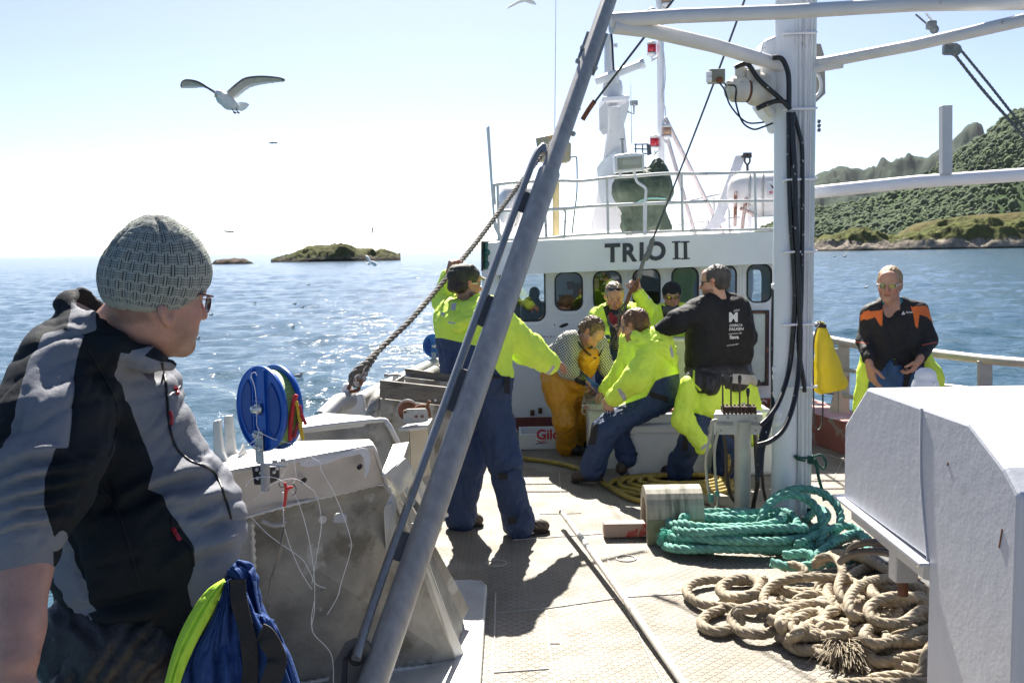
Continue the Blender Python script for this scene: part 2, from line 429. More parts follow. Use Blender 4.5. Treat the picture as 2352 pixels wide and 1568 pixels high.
def ridge(name,prof,d,depth,mat,ns=(.05,1.0),nu=160,nv=50,back=.9,smoothn=.3):
    """land mass whose skyline (photo px) is prof, standing at distance d and reaching depth metres back; rises from the water at its front"""
    prof=[(p[0],p[1]) for p in prof]; xs=np.linspace(prof[0][0],prof[-1][0],nu)
    ys=np.interp(xs,[p[0] for p in prof],[p[1] for p in prof])
    top=np.array([list(P(x,y,d+depth*.45)) for x,y in zip(xs,ys)])
    t=np.linspace(0,1,nv)
    prof_t=np.where(t<.45,np.sin(t/.45*math.pi/2)**.8,np.cos((t-.45)/.55*math.pi/2)**.7)
    X=(top[:,0]/(d+depth*.45))[:,None]*(d+depth*t)[None,:]; Y=(d+depth*t)[None,:]+0*X
    hgt=(top[:,2]-SEA+.0)[:,None]*prof_t[None,:]
    q=np.stack([X.ravel()*ns[0],Y.ravel()*ns[0],0*X.ravel()],1); nn=fbm(q,5,.55).reshape(X.shape); nr_=(1-2*np.abs(fbm(q*1.9+7,4,.5))).reshape(X.shape)
    e=np.clip(np.minimum(t,1-t)*8,0,1)[None,:]
    cal=np.exp(-((t-.45)/.12)**2)[None,:]*.8
    Z=SEA-.3+np.maximum(hgt,0)+(nn*.6+nr_*.4)*ns[1]*e*(1-cal)
    V=np.stack([X,Y,Z],-1).reshape(-1,3); i=np.arange(nu-1)[:,None]*nv+np.arange(nv-1)[None,:]
    Fc=np.stack([i,i+nv,i+nv+1,i+1],-1).reshape(-1,4)
    return meshobj(name,V,Fc,mat),V.reshape(nu,nv,3)
im=rockmat('skerry_rock',(.12,.11,.09),(.10,.105,.04),4.2+SEA+1,.25,zhi=4)
o,_=ridge('island',[(622,601),(640,592),(665,580),(690,573),(712,566),(745,565),(775,560),(795,560),(812,566),(822,573),(835,571),(850,572),(862,578),(872,573),(885,574),(900,582),(920,589)],330,26,im,(.16,1.6),220,44)
tag(o,None,None,kind='structure')
o,_=ridge('islet',[(486,605),(496,596),(515,592),(540,591),(558,591),(572,597),(584,604)],300,12,rockmat('islet_rock',(.13,.1,.08),(.13,.13,.05),5,.25,zhi=3),(.25,.7),90,24); tag(o,None,None,kind='structure')
# right hand shore: low rocks, grassy mound, wooded hillside, distant ridge
sh=rockmat('shore_rock',(.30,.26,.21),(.10,.11,.03),SEA+8.0,.12,zhi=4)
o,_=ridge('shore',[(1700,570),(1760,556),(1800,548),(1860,548),(1885,545),(1920,538),(1950,528),(1985,524),(2010,535),(2040,545),(2080,535),(2120,528),(2180,515),(2230,507),(2290,505),(2352,505),(2420,500),(2520,505)],430,60,sh,(.07,4.0),420,70); tag(o,None,None,kind='structure')
gm=rockmat('mound_grass',(.12,.105,.06),(.115,.10,.035),SEA+2.5,.1,zhi=5)
o,_=ridge('grassy_mound',[(2040,552),(2075,528),(2100,515),(2150,505),(2210,496),(2260,491),(2320,489),(2400,486),(2480,488)],470,80,gm,(.03,2.2),160,40); tag(o,None,None,kind='structure')
hm=rockmat('hillside',(.1,.12,.07),(.045,.085,.025),SEA+10,.02,zhi=40)
o,HV=ridge('hillside',[(1500,588),(1560,582),(1640,576),(1700,560),(1740,535),(1790,512),(1830,496),(1875,484),(1930,477),(1975,470),(2050,456),(2110,430),(2140,412),(2190,384),(2230,357),(2258,341),(2288,311),(2318,288),(2352,271),(2430,233),(2560,210)],760,1150,hm,(.006,13),200,110); tag(o,None,None,kind='structure')
fm=rockmat('far_ridge_rock',(.05,.06,.065),(.03,.05,.03),SEA+60,.006,zhi=160)
o,_=ridge('distant_ridge',[(1784,585),(1800,560),(1822,505),(1850,432),(1878,412),(1900,404),(1925,399),(1945,401),(1962,412),(1985,412),(2010,406),(2035,388),(2060,373),(2082,371),(2100,384),(2120,382),(2150,360),(2185,332),(2215,305),(2232,293),(2245,290),(2256,296),(2262,318),(2290,330),(2400,360)],2600,1500,fm,(.005,60),200,60,); tag(o,None,None,kind='structure')
def forest():
    bm=bmesh.new(); bmesh.ops.create_icosphere(bm,subdivisions=1,radius=1); bv=np.array([v.co[:] for v in bm.verts]); bf=np.array([[v.index for v in f.verts] for f in bm.faces]); bm.free()
    nu,nv=HV.shape[:2]; VV=[];FF=[];n=0; g=[]
    rs=np.random.RandomState(3); N=26000
    for q in range(N):
        a=rs.randint(20,nu-1); b=int(rs.beta(1.1,2.6)*nv*.62); fr=rs.rand(2)
        c=HV[a,b]*(1-fr[0])+HV[min(a+1,nu-1),min(b+1,nv-1)]*fr[0]
        cl=vnoise(np.array([[c[0]*.012,c[1]*.012,1.7]]))[0]
        if cl<-.25 and rs.rand()<.8: continue
        s_=(1.1+2.2*rs.rand()**2+(2.2*rs.rand() if rs.rand()<.12 else 0))*(c[1]/900)**.5
        v=bv*np.array([s_*.9,s_*.9,s_*1.1])*(1+.35*rs.randn(len(bv),1)*.5)+c+np.array([0,0,s_*.45])
        VV.append(v);FF.append(bf+n);n+=len(bv); g.append(np.full(len(bv),rs.rand()))
    m=bpy.data.materials.new('woodland'); m.use_nodes=True; t=m.node_tree; b=t.nodes['Principled BSDF']; b.inputs['Roughness'].default_value=.9
    at=t.nodes.new('ShaderNodeAttribute'); at.attribute_name='shade'; cr=t.nodes.new('ShaderNodeValToRGB'); t.links.new(at.outputs['Fac'],cr.inputs[0]); t.links.new(cr.outputs[0],b.inputs['Base Color'])
    cr.color_ramp.elements[0].color=(.032,.062,.024,1); cr.color_ramp.elements[1].color=(.085,.135,.036,1)
    tr=t.nodes.new('ShaderNodeBsdfTranslucent'); t.links.new(cr.outputs[0],tr.inputs[0]); ms=t.nodes.new('ShaderNodeMixShader'); ms.inputs[0].default_value=.35
    t.links.new(b.outputs[0],ms.inputs[1]); t.links.new(tr.outputs[0],ms.inputs[2]); t.links.new(ms.outputs[0],t.nodes['Material Output'].inputs[0])
    tag(meshobj('woodland',np.concatenate(VV),np.concatenate(FF),m,None,True,{'shade':np.concatenate(g)}),'green birch woodland covering the hillside above the rocky shore','woodland',kind='stuff')
forest()
# ---- deck with tread plate ----
def treadmat():
    m=bpy.data.materials.new('tread_plate'); m.use_nodes=True; n=m.node_tree; L=n.links; b=n.nodes['Principled BSDF']
    tc=n.nodes.new('ShaderNodeTexCoord')
    def ma(op,a,b_=None,c=None):
        q=n.nodes.new('ShaderNodeMath'); q.operation=op
        for i,s in enumerate((a,b_,c)):
            if s is None: continue
            if isinstance(s,(int,float)): q.inputs[i].default_value=s
            else: L.new(s,q.inputs[i])
        return q.outputs[0]
    sp=n.nodes.new('ShaderNodeSeparateXYZ'); L.new(tc.outputs['Object'],sp.inputs[0])
    c=.030; x=ma('DIVIDE',sp.outputs[0],c); y=ma('DIVIDE',sp.outputs[1],c)
    ix=ma('FLOOR',x); iy=ma('FLOOR',y); fx=ma('SUBTRACT',ma('SUBTRACT',x,ix),.5); fy=ma('SUBTRACT',ma('SUBTRACT',y,iy),.5)
    par=ma('SUBTRACT',ma('MULTIPLY',ma('ABSOLUTE',ma('MODULO',ma('ADD',ix,iy),2)),2),1)   # +-1
    fyp=ma('MULTIPLY',fy,par)
    u=ma('MULTIPLY',ma('ADD',fx,fyp),.7071); v=ma('MULTIPLY',ma('SUBTRACT',fx,fyp),.7071)
    e=ma('ADD',ma('POWER',ma('DIVIDE',u,.50),2),ma('POWER',ma('DIVIDE',v,.13),2))
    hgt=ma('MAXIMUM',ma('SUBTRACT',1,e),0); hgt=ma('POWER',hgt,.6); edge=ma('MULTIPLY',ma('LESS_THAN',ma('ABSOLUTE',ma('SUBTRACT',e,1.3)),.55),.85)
    def noi(s,det=5,ro=.6):
        q=n.nodes.new('ShaderNodeTexNoise'); q.inputs['Scale'].default_value=s; q.inputs['Detail'].default_value=det; q.inputs['Roughness'].default_value=ro; L.new(tc.outputs['Object'],q.inputs[0]); return q.outputs[0]
    def mr(src,a,b_,c_=0,d_=1):
        q=n.nodes.new('ShaderNodeMapRange'); L.new(src,q.inputs[0]); q.inputs[1].default_value=a; q.inputs[2].default_value=b_; q.inputs[3].default_value=c_; q.inputs[4].default_value=d_; return q.outputs[0]
    def mix(f,a,c2):
        q=n.nodes.new('ShaderNodeMix'); q.data_type='RGBA'; L.new(f,q.inputs[0])
        for s,i in((a,6),(c2,7)):
            if isinstance(s,tuple): q.inputs[i].default_value=lin(s)
            else: L.new(s,q.inputs[i])
        return q.outputs[2]
    col=mix(mr(noi(1.6),.35,.65),(.225,.195,.152),(.305,.27,.218))
    col=mix(mr(noi(9,6,.7),.52,.7),col,(.215,.185,.145))
    col=mix(mr(noi(.9,5,.7),.56,.66,0,.6),col,(.38,.365,.34))
    red=mr(noi(3.1,7,.75),.66,.70); col=mix(red,col,(.42,.18,.14))
    col=mix(ma('MULTIPLY',hgt,.35),col,(.62,.59,.54))
    col=mix(ma('MULTIPLY',edge,mr(noi(5),.35,.6)),col,(.085,.075,.055))  # dark rim round each dash: its small shadow painted into the colour
    L.new(col,b.inputs['Base Color']); b.inputs['Roughness'].default_value=.55; L.new(mr(noi(4),.3,.7,.5,.85),b.inputs['Roughness'])
    b.inputs['Metallic'].default_value=.0; b.inputs['Specular IOR Level'].default_value=.35
    bp=n.nodes.new('ShaderNodeBump'); bp.inputs['Strength'].default_value=1; bp.inputs['Distance'].default_value=.011; L.new(ma('ADD',hgt,ma('MULTIPLY',noi(60),.25)),bp.inputs['Height']); L.new(bp.outputs[0],b.inputs['Normal'])
    return m
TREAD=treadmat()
PORT=[(-1.16,-1.5),(-1.14,1.0),(-1.12,3.0),(-1.05,5.0),(-.93,6.2),(-.74,7.4),(-.58,8.4),(-.44,9.6),(-.30,11.2),(-.1,13.2)]
STAR=[(4.2,-1.5),(4.15,3),(4.05,5.5),(3.85,7.0),(3.55,8.3),(3.22,9.6),(2.95,11.0),(2.5,13.2)]
mb=MB(); n_=len(PORT)
pts=[(x,y,0) for x,y in PORT]+[(x,y,0) for x,y in reversed(STAR)]
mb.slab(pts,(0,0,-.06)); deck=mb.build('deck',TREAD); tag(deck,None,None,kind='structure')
hullm=M('hull_paint',(.55,.57,.58),.5,dirt=((.25,.16,.1),5,.68))
mb=MB()
for side,zt0 in ((PORT,.86),(STAR,.3)):
    for (a,b_) in zip(side[:-1],side[1:]):
        zt=.5 if (side is PORT and b_[1]<=3.0) else zt0
        mb.slab([(a[0],a[1],-1.9),(b_[0],b_[1],-1.9),(b_[0],b_[1],zt),(a[0],a[1],zt)],(-.012 if side is PORT else .012,0,0))
tag(mb.build('hull_side',hullm),None,None,kind='structure')
seam=M('weld_seam',(.46,.43,.38),.6,bump=.8,bs=90)
def seamline(pts,wd=.008,h=.004,mat=seam,name='deck_seam'):
    mb=MB(); pp=resample(smooth(pts,4),.05); pp=[p+Vector((random.uniform(-1,1)*.002,0,0)) for p in pp]
    mb.tube([p+Vector((0,0,.002)) for p in pp],wd/2,6); o=mb.build(name,mat,deck); return o
for l in ([G(1255,1402),G(1262,1480),G(1275,1575)],[G(1385,1255),G(1440,1400),G(1530,1585)],[G(1135,1408),G(1250,1398),G(1430,1372)],[G(1430,1372),G(1600,1362)],
          [G(1135,1545),G(1265,1536)],[G(1262,1478),G(1300,1478)],[G(1240,1180),G(1290,1180),G(1345,1178)],[G(1285,1085),G(1290,1178),G(1297,1232)],[G(1180,1240),G(1400,1225)],
          [G(1880,1040),G(2000,1070)],[G(1990,935),G(1915,1100)],[G(1870,1100),G(1960,1108)],[G(1130,1590),G(1135,1480),G(1138,1360)]):
    seamline(l)
# darker patch plates and round flush caps in the deck
pl=M('patch_plate',(.26,.23,.19),.6,bump=.3,bs=30)
def ring(c,r,name='deck_cap'):
    mb=MB(); mb.tube([c+Vector((math.cos(t)*r,math.sin(t)*r,.003)) for t in np.linspace(0,2*math.pi,28,endpoint=False)],.005,6,closed=True); mb.build(name,seam,deck)
ring(G(1438,1283),.06); ring(G(1140,1294),.06)
ledge=M('ledge_aluminium',(.62,.62,.60),.35,.35,dirt=((.42,.38,.32),7,.6))
mb=MB(); a,b_=G(1128,1332,.05),G(1128,1600,.05)
pts=[(-1.1,3.3,.004),(a.x-.02,3.3,.004),(a.x-.02,a.y-.1,.004),(a.x-.05,a.y-.02,.004),(a.x-.12,a.y,.004),(-1.05,a.y,.004)]
mb.slab(pts,(0,0,.055)); o=mb.build('deck_ledge',ledge,None,bevel=.01); tag(o,None,None,kind='structure')
# red painted waterway raised along the starboard side
redm=M('red_oxide_paint',(.36,.13,.10),.6,dirt=((.4,.33,.28),6,.55)); mb=MB()
st=[(x,y) for x,y in STAR]
for (a,b_) in zip(st[2:-1],st[3:]):
    mb.slab([(a[0],a[1],.004),(b_[0],b_[1],.004),(b_[0]-.42,b_[1],.004),(a[0]-.42,a[1],.004)],(0,0,.29))
tag(mb.build('waterway',redm),None,None,kind='structure')
# ================= BOAT STRUCTURE =================
white=M('white_paint',(.86,.85,.88),.42,var=.05,vs=2,bump=.12,bs=35,dirt=[((.45,.36,.26),9,.74,.05)])
whiteold=M('white_paint_worn',(.74,.74,.74),.45,var=.08,vs=4,bump=.25,bs=40,dirt=[((.40,.28,.17),12,.66,.05),((.5,.5,.48),3,.6,.1)])
galv=M('galvanised_steel',(.36,.355,.34),.55,.25,var=.25,vs=5,bump=.12,bs=90,dirt=((.27,.24,.19),6,.58,.12))
alu=M('weathered_aluminium',(.285,.27,.235),.6,.1,var=.35,vs=5,bump=.6,bs=50,bump2=(.4,180,.001),dirt=[((.15,.135,.105),4,.54,.10),((.42,.41,.38),4.5,.61,.05),((.27,.20,.10),2.4,.60,.15),((.10,.09,.07),16,.66,.05),((.5,.5,.48),34,.70,.02)])
alub=M('bright_aluminium',(.55,.54,.51),.4,.25,var=.12,vs=6,bump=.15,bs=60,dirt=((.4,.37,.32),8,.62,.1))
pipem=M('pole_aluminium',(.34,.33,.31),.42,.15,var=.18,vs=5,bump=.12,bs=160,stretch=(5,5,1.2),dirt=[((.20,.18,.15),14,.66,.08)])
rust=M('rust',(.17,.065,.03),.85,var=.5,vs=20,bump=.6,bs=90)
black=M('black_rubber',(.015,.015,.017),.5,var=.2)
blackp=M('black_paint_letters',(.025,.03,.04),.4)
speck=M('speckled_hose',(.012,.012,.014),.4,dirt=((.65,.65,.65),28,.64,.03))
def glassm():
    m=bpy.data.materials.new('window_glass'); m.use_nodes=True; n=m.node_tree; n.nodes.remove(n.nodes['Principled BSDF'])
    t=n.nodes.new('ShaderNodeBsdfTransparent'); t.inputs[0].default_value=(.72,.76,.76,1); g=n.nodes.new('ShaderNodeBsdfGlossy'); g.inputs['Roughness'].default_value=.02
    fr=n.nodes.new('ShaderNodeFresnel'); fr.inputs[0].default_value=1.5; mx=n.nodes.new('ShaderNodeMixShader')
    n.links.new(fr.outputs[0],mx.inputs[0]); n.links.new(t.outputs[0],mx.inputs[1]); n.links.new(g.outputs[0],mx.inputs[2]); n.links.new(mx.outputs[0],n.nodes['Material Output'].inputs[0]); return m
GLASS=glassm()
def rrect(x0,y0,x1,y1,r,n=5):
    out=[]
    for cx,cy,a0 in ((x1-r,y1-r,0),(x0+r,y1-r,90),(x0+r,y0+r,180),(x1-r,y0+r,270)):
        for i in range(n+1):
            a=R(a0+90*i/n); out.append((cx+r*math.cos(a),cy+r*math.sin(a)))
    return out
def holed(outer,holes,thick,tf):
    """flat sheet with openings; tf maps (x,y,z) to world"""
    cu=bpy.data.curves.new('c','CURVE'); cu.dimensions='2D'; cu.fill_mode='BOTH'; cu.extrude=thick/2
    for poly in [outer]+holes:
        s_=cu.splines.new('POLY'); s_.points.add(len(poly)-1)
        for i,q in enumerate(poly): s_.points[i].co=(q[0],q[1],0,1)
        s_.use_cyclic_u=True
    o=bpy.data.objects.new('c',cu); C.objects.link(o); bpy.context.view_layer.update(); me=o.to_mesh()
    vs=[tf(v.co.x,v.co.y,v.co.z) for v in me.vertices]; fs=[tuple(p.vertices) for p in me.polygons]; o.to_mesh_clear(); bpy.data.objects.remove(o); bpy.data.curves.remove(cu)
    return vs,fs
# ---------- wheelhouse ----------
WD=10.4
wh=thing('wheelhouse','white wheelhouse with rounded windows and the lettering TRIO II on its fascia','wheelhouse',(1.3,WD,0))
def wxy(px,py): p=P(px,py,WD); return (p.x,p.z)
wins=[(1150,612,1251,738),(1275,625,1337,713),(1363,622,1426,711),(1453,617,1515,707),(1542,613,1603,703),(1628,609,1690,698),(1714,606,1771,694)]
x0=P(1108,700,WD).x; x1=P(1806,700,WD).x
tfw=lambda x,y,z: Vector((x,WD+z,y))
def wrect(w_,grow=0,r=20):
    a=wxy(w_[0]-grow,w_[3]+grow); b_=wxy(w_[2]+grow,w_[1]-grow); rr=(r+grow)*WD/F
    return rrect(a[0],a[1],b_[0],b_[1],rr)
holes=[wrect(q) for q in wins]
vs,fs=holed([(x0,.13),(x1,.13),(x1,1.78),(x0,1.78)],holes,.05,tfw); mb=MB(); mb.add(vs,fs)
# side walls, far wall with its own windows, floor
fy=WD+2.1; xs0=x0+.15; xs1=x1-.25
vs,fs=holed([(WD+.03,.13),(fy,.13),(fy,1.78),(WD+.03,1.78)],[rrect(WD+.35,1.0,WD+1.75,1.62,.08)],.04,lambda x,y,z: Vector((x0+.02+z+(x-WD)*.12,x,y))); mb.add(vs,fs)
vs,fs=holed([(WD+.03,.13),(fy,.13),(fy,1.78),(WD+.03,1.78)],[rrect(WD+.6,1.1,WD+1.0,1.62,.08),rrect(WD+1.15,1.1,WD+1.7,1.62,.08)],.04,lambda x,y,z: Vector((x1-.02+z-(x-WD)*.12,x,y))); mb.add(vs,fs)
hh=[rrect(x0+.4+.62*i,1.25,x0+.86+.62*i,1.62,.08) for i in (0,4)]
vs,fs=holed([(xs0,.13),(xs1,.13),(xs1,1.78),(xs0,1.78)],hh,.04,lambda x,y,z: Vector((x,fy+z,y))); mb.add(vs,fs)
mb.build('wall',white,wh)
mb=MB(); mb.box(((x0+x1)/2,WD+1.1,.72),(x1-x0-.5,2.0,.04)); mb.build('floor',M('interior_floor',(.05,.04,.035),.7),wh)
mb=MB(); mb.box(((xs0+xs1)/2,fy-.05,1.0),(xs1-xs0-.1,.03,.5)); mb.box((x0+1.1,fy-.3,1.0),(.9,.4,.5)); mb.box((x0+2.2,fy-.5,1.05),(.5,.5,.6)); mb.build('console',M('interior_wood',(.10,.055,.03),.5,var=.4,vs=9),wh)
base=MB(); base.box(((x0+x1)/2,WD-.0,.066),(x1-x0+.02,.09,.125)); base.build('base_strip',M('base_red',(.22,.055,.05),.6),wh)
for q in wins:
    f0=wrect(q,0); f1=wrect(q,-3)
    vs,fs=holed(wrect(q,1.2),[wrect(q,-2.2)],.016,lambda x,y,z: Vector((x,WD-.028+z,y))); mb=MB(); mb.add(vs,fs); fr=mb.build('window',M('window_seal',(.02,.02,.022),.6),wh)
    vs,fs=holed(wrect(q,-1.6),[],.008,lambda x,y,z: Vector((x,WD+z,y))); mb=MB(); mb.add(vs,fs); mb.build('pane',GLASS,fr)
    vs,fs=holed(wrect(q,10.5),[wrect(q,7)],.02,lambda x,y,z: Vector((x,WD-.03+z,y))); mb=MB(); mb.add(vs,fs); mb.build('window_rim',white,fr)
# interior: hanging coats and odds and ends seen through the panes
neon=M('neon_cloth',(.62,.86,.03),.75,var=.10,vs=5,bump=.25,bs=70,dirt=[((.35,.42,.05),7,.70,.08)])
navy=M('navy_cloth',(.020,.044,.112),.75,var=.25,vs=6,bump=.3,bs=80)
for (px,py,sx,lb) in ((1372,640,.10,'left'),(1572,630,.11,'right')):
    c=P(px,py,WD+.75); f=Fld(.014); f.cap(c+Vector((-sx*.5,0,0)),c+Vector((sx*.5,0,-.02)),.07,k=.05); f.cap(c,c+Vector((.02,0,-.4)),.085,.11,k=.06,sq=((0,1,0),1.8)); f.cap(c+Vector((-sx*.7,0,0)),c+Vector((-sx-.05,0,-.45)),.06,k=.04)
    o=sdf_obj('hanging_jacket',f,neon,None,folds=(.012,9,(1,1,.4))); rebase(o); tag(o,'yellow jacket hanging inside behind the %s window pane of the wheelhouse'%('third' if lb=='left' else 'fifth'),'jacket')
mb=MB()
for (px,py,w_,h_,dd) in ((1300,690,.16,.12,.5),(1326,672,.1,.22,.6),(1310,655,.07,.09,.5)):
    c=P(px,py,WD+dd); mb.box(c,(w_,.12,h_))
mb.single('stacked_boxes',M('box_orange',(.30,.13,.03),.6,var=.5,vs=12),'brown and orange boxes piled inside the second window of the wheelhouse','boxes')
c=P(1222,715,WD+.45); f=Fld(.012); f.ell(c,(.13,.10,.17)); f.ell(c+Vector((.03,0,.2)),(.06,.06,.07)); o=sdf_obj('helm_chair',f,M('dark_vinyl',(.045,.045,.04),.5),None); rebase(o); tag(o,'dark chair with a bundle on it inside the leftmost window','chair')
# fascia + upper deck
FD=10.02
fa=[P(1124,561,FD),P(1776,532,FD),P(1806,531,FD),P(1806,606,FD),P(1240,620,FD),P(1124,640,FD)]
fa=[P(1108,558,FD),P(1812,530,FD),P(1812,604,FD),P(1108,634,FD)]
mb=MB(); mb.slab(fa,(0,.03,0)); fas=mb.build('fascia',white,wh,bevel=.004)
mb=MB(); zl=fa[3].z+.02; zr=fa[2].z+.02
mb.slab([(fa[3].x,FD+.03,zl),(fa[2].x,FD+.03,zr),(fa[2].x,fy+.3,zr),(fa[3].x,fy+.3,zl)],(0,0,.05))
mb.slab([(fa[3].x,FD+.03,zl),(fa[3].x,fy+.3,zl),(fa[3].x,fy+.3,fa[0].z),(fa[3].x,FD+.03,fa[0].z)],(.03,0,0)); mb.slab([(fa[2].x-.03,FD+.03,zr),(fa[2].x-.03,fy+.3,zr),(fa[2].x-.03,fy+.3,fa[1].z),(fa[2].x-.03,FD+.03,fa[1].z)],(.03,0,0))
mb.slab([(fa[3].x,fy+.27,zl),(fa[2].x,fy+.27,zr),(fa[1].x,fy+.27,fa[1].z),(fa[0].x,fy+.27,fa[0].z)],(0,.03,0))
mb.build('upper_deck',white,wh)
# lettering
def letters(txt,pxl,pyb,hpx,d,sx=1,bold=.012,rot=None,shear=0,spc=1):
    s_=hpx*d/F/.70; vs,fs=text_mesh(txt,s_,.004,shear,bold*s_,sx); o_=P(pxl,pyb,d)
    a=R(1.35); return [Vector((o_.x+v.x*math.cos(a)-v.y*0,o_.y+v.z,o_.z+v.y+v.x*math.sin(a))) for v in vs],fs
for ch,px,py,sx in (('T',1390,601,.98),('R',1428,600,.93),('I',1467,598,.95),('O',1483.5,597,.98)):
    vs,fs=letters(ch,px,py,40,FD-.006,sx,.035); mb=MB(); mb.add(vs,fs); mb.build('letter',blackp,wh)
for xo in (1545,1565.5):
    mb=MB(); q=lambda x,y: P(x,y,FD-.006)
    mb.slab([q(xo+5,594),q(xo+13.5,594),q(xo+12.5,556),q(xo+4.5,556)],(0,.008,0)); mb.slab([q(xo,596),q(xo+19,595),q(xo+19,592),q(xo,593)],(0,.0085,0)); mb.slab([q(xo-1.5,558),q(xo+18,557),q(xo+18,553.5),q(xo-1.5,554.5)],(0,.0085,0)); mb.build('letter',blackp,wh)
# little rusty fittings and stains on the wall
mb=MB()
for (px,py) in ((1223,948),(1241,943)): mb.cyl(P(px,py+6,WD-.1),P(px,py-6,WD-.1),.022)
mb.build('rusty_bolt',rust,wh)
mb=MB(); pts=[P(1283,750,WD-.027),P(1292,744,WD-.027),P(1303,741,WD-.027),P(1306,746,WD-.027),P(1298,750,WD-.027),P(1290,753,WD-.027)]; mb.slab(pts,(0,-.002,0)); mb.slab([P(1272,742,WD-.027),P(1275,745,WD-.027),P(1274,749,WD-.027)],(0,-.002,0)); mb.build('paint_chip',black,wh)
mb=MB()
for i in range(9): mb.slab([P(1210+i*7.5,771+random.uniform(-2,2),WD-.027),P(1213+i*7.5+random.random()*3,772,WD-.027),P(1212+i*7.5,775,WD-.027)],(0,-.002,0))
mb.build('rust_spot',rust,wh)
# hatch panel with rusty frame right of the man in black
h=thing('hatch_panel','pale rectangular hatch panel with rusty dark frame on the wheelhouse wall','hatch',P(1735,885,WD-.1))
mb=MB(); a,b_=P(1700,886,WD-.1),P(1766,712,WD-.1); vs,fs=holed([(a.x,a.z),(b_.x,a.z),(b_.x,b_.z),(a.x,b_.z)],[rrect(a.x+.03,a.z+.03,b_.x-.03,b_.z-.03,.03)],.04,lambda x,y,z: Vector((x,WD-.1+z,y))); mb.add(vs,fs); mb.build('frame',M('dark_rust_frame',(.06,.035,.03),.6,dirt=((.25,.08,.04),14,.55)),h)
mb=MB(); mb.box(((a.x+b_.x)/2,WD-.09,(a.z+b_.z)/2),(b_.x-a.x-.07,.03,b_.z-a.z-.07)); mb.build('panel',M('pale_green_panel',(.62,.66,.62),.4),h,bevel=.01)
mb=MB(); mb.box(((a.x+b_.x)/2+.02,WD-.13,a.z-.16),(.30,.07,.05)); mb.build('red_pocket',M('red_white',(.3,.06,.05),.6,dirt=((.7,.7,.7),12,.55)),h)
# ---------- roof railing ----------
rl=thing('roof_railing','white chipped pipe railing around the wheelhouse roof','railing',(1.2,FD,1.9))
chip=M('chipped_white_pipe',(.66,.66,.66),.5,dirt=[((.14,.10,.08),22,.62,.04)])
D2=FD+.02
def rail(pts,r=.0165,m=chip,name='rail'):
    mb=MB(); mb.tube(smooth(pts,4) if len(pts)>2 else pts,r,10); return mb.build(name,m,rl)
rail([P(1136,470,D2),P(1134,432,D2),P(1141,424,D2),P(1206,418,D2),P(1293,415,D2),P(1334,416,D2),P(1414,407,D2),P(1451,405,D2),P(1529,399,D2),P(1627,399,D2),P(1800,394,D2)])
rail([P(1147,485,D2),P(1293,480,D2),P(1352,474,D2),P(1480,468,D2),P(1627,463,D2),P(1800,461,D2)])
rail([P(1140,551,D2),P(1250,547,D2),P(1352,539,D2),P(1500,533,D2),P(1627,529,D2),P(1800,526,D2)],.014)
for (xa,ya,yb) in ((1143,424,552),(1394,408,538),(1565,399,531),(1733,396,528),(1252,482,548)): rail([P(xa,ya,D2),P(xa+3,yb,D2)],.014,name='stanchion')
rail([P(1293,481,D2),P(1298,486,D2),P(1299,492,D2),P(1296,548,D2)],.010,name='stanchion')
D3=13.0
rail([P(1560,466,11.5),P(1627,451,D3),P(1672,442,D3)],.014); rail([P(1560,516,11.5),P(1627,507,D3),P(1690,499,D3),P(1800,495,D3)],.012); rail([P(1572,505,D3),P(1576,535,D3)],.014,name='stanchion'); rail([P(1639,455,D3),P(1643,535,D3)],.016,name='stanchion'); rail([P(1672,445,D3),P(1676,535,D3)],.016,name='stanchion')
rail([P(1483,470,D2-.03),P(1482,540,D2-.03)],.015,whiteold,'stanchion')
# corner flat bar standing up at the left
o=MB().slab([P(1117,294,FD),P(1124,288,FD),P(1137,500,FD),P(1150,536,FD),P(1158,551,FD),P(1148,551,FD),P(1134,522,FD)],(0,.05,0)); o=o.single('corner_post',whiteold,'tall thin white flat bar post at the left corner of the wheelhouse roof','post',bevel=.004)
# nav side board, left
n=thing('navigation_lamp_board','black navigation lamp board with greenish lamp at the left edge of the fascia','lamp board',P(1112,620,FD-.1))
mb=MB(); mb.slab([P(1105,556,FD-.1),P(1110,553,FD-.1),P(1110,621,FD-.1),P(1106,621,FD-.1)],(0,.4,0)); mb.slab([P(1105,555,FD+.28),P(1124,554,FD+.28),P(1124,622,FD+.28),P(1105,622,FD+.28)],(0,.02,0)); mb.build('board',black,n)
mb=MB(); mb.cyl(P(1116,618,FD),P(1116,557,FD),.022); mb.sph(P(1117,580,FD),.04); mb.sph(P(1116,606,FD),.035); mb.build('lamp',M('green_lamp',(.03,.14,.12),.3),n)
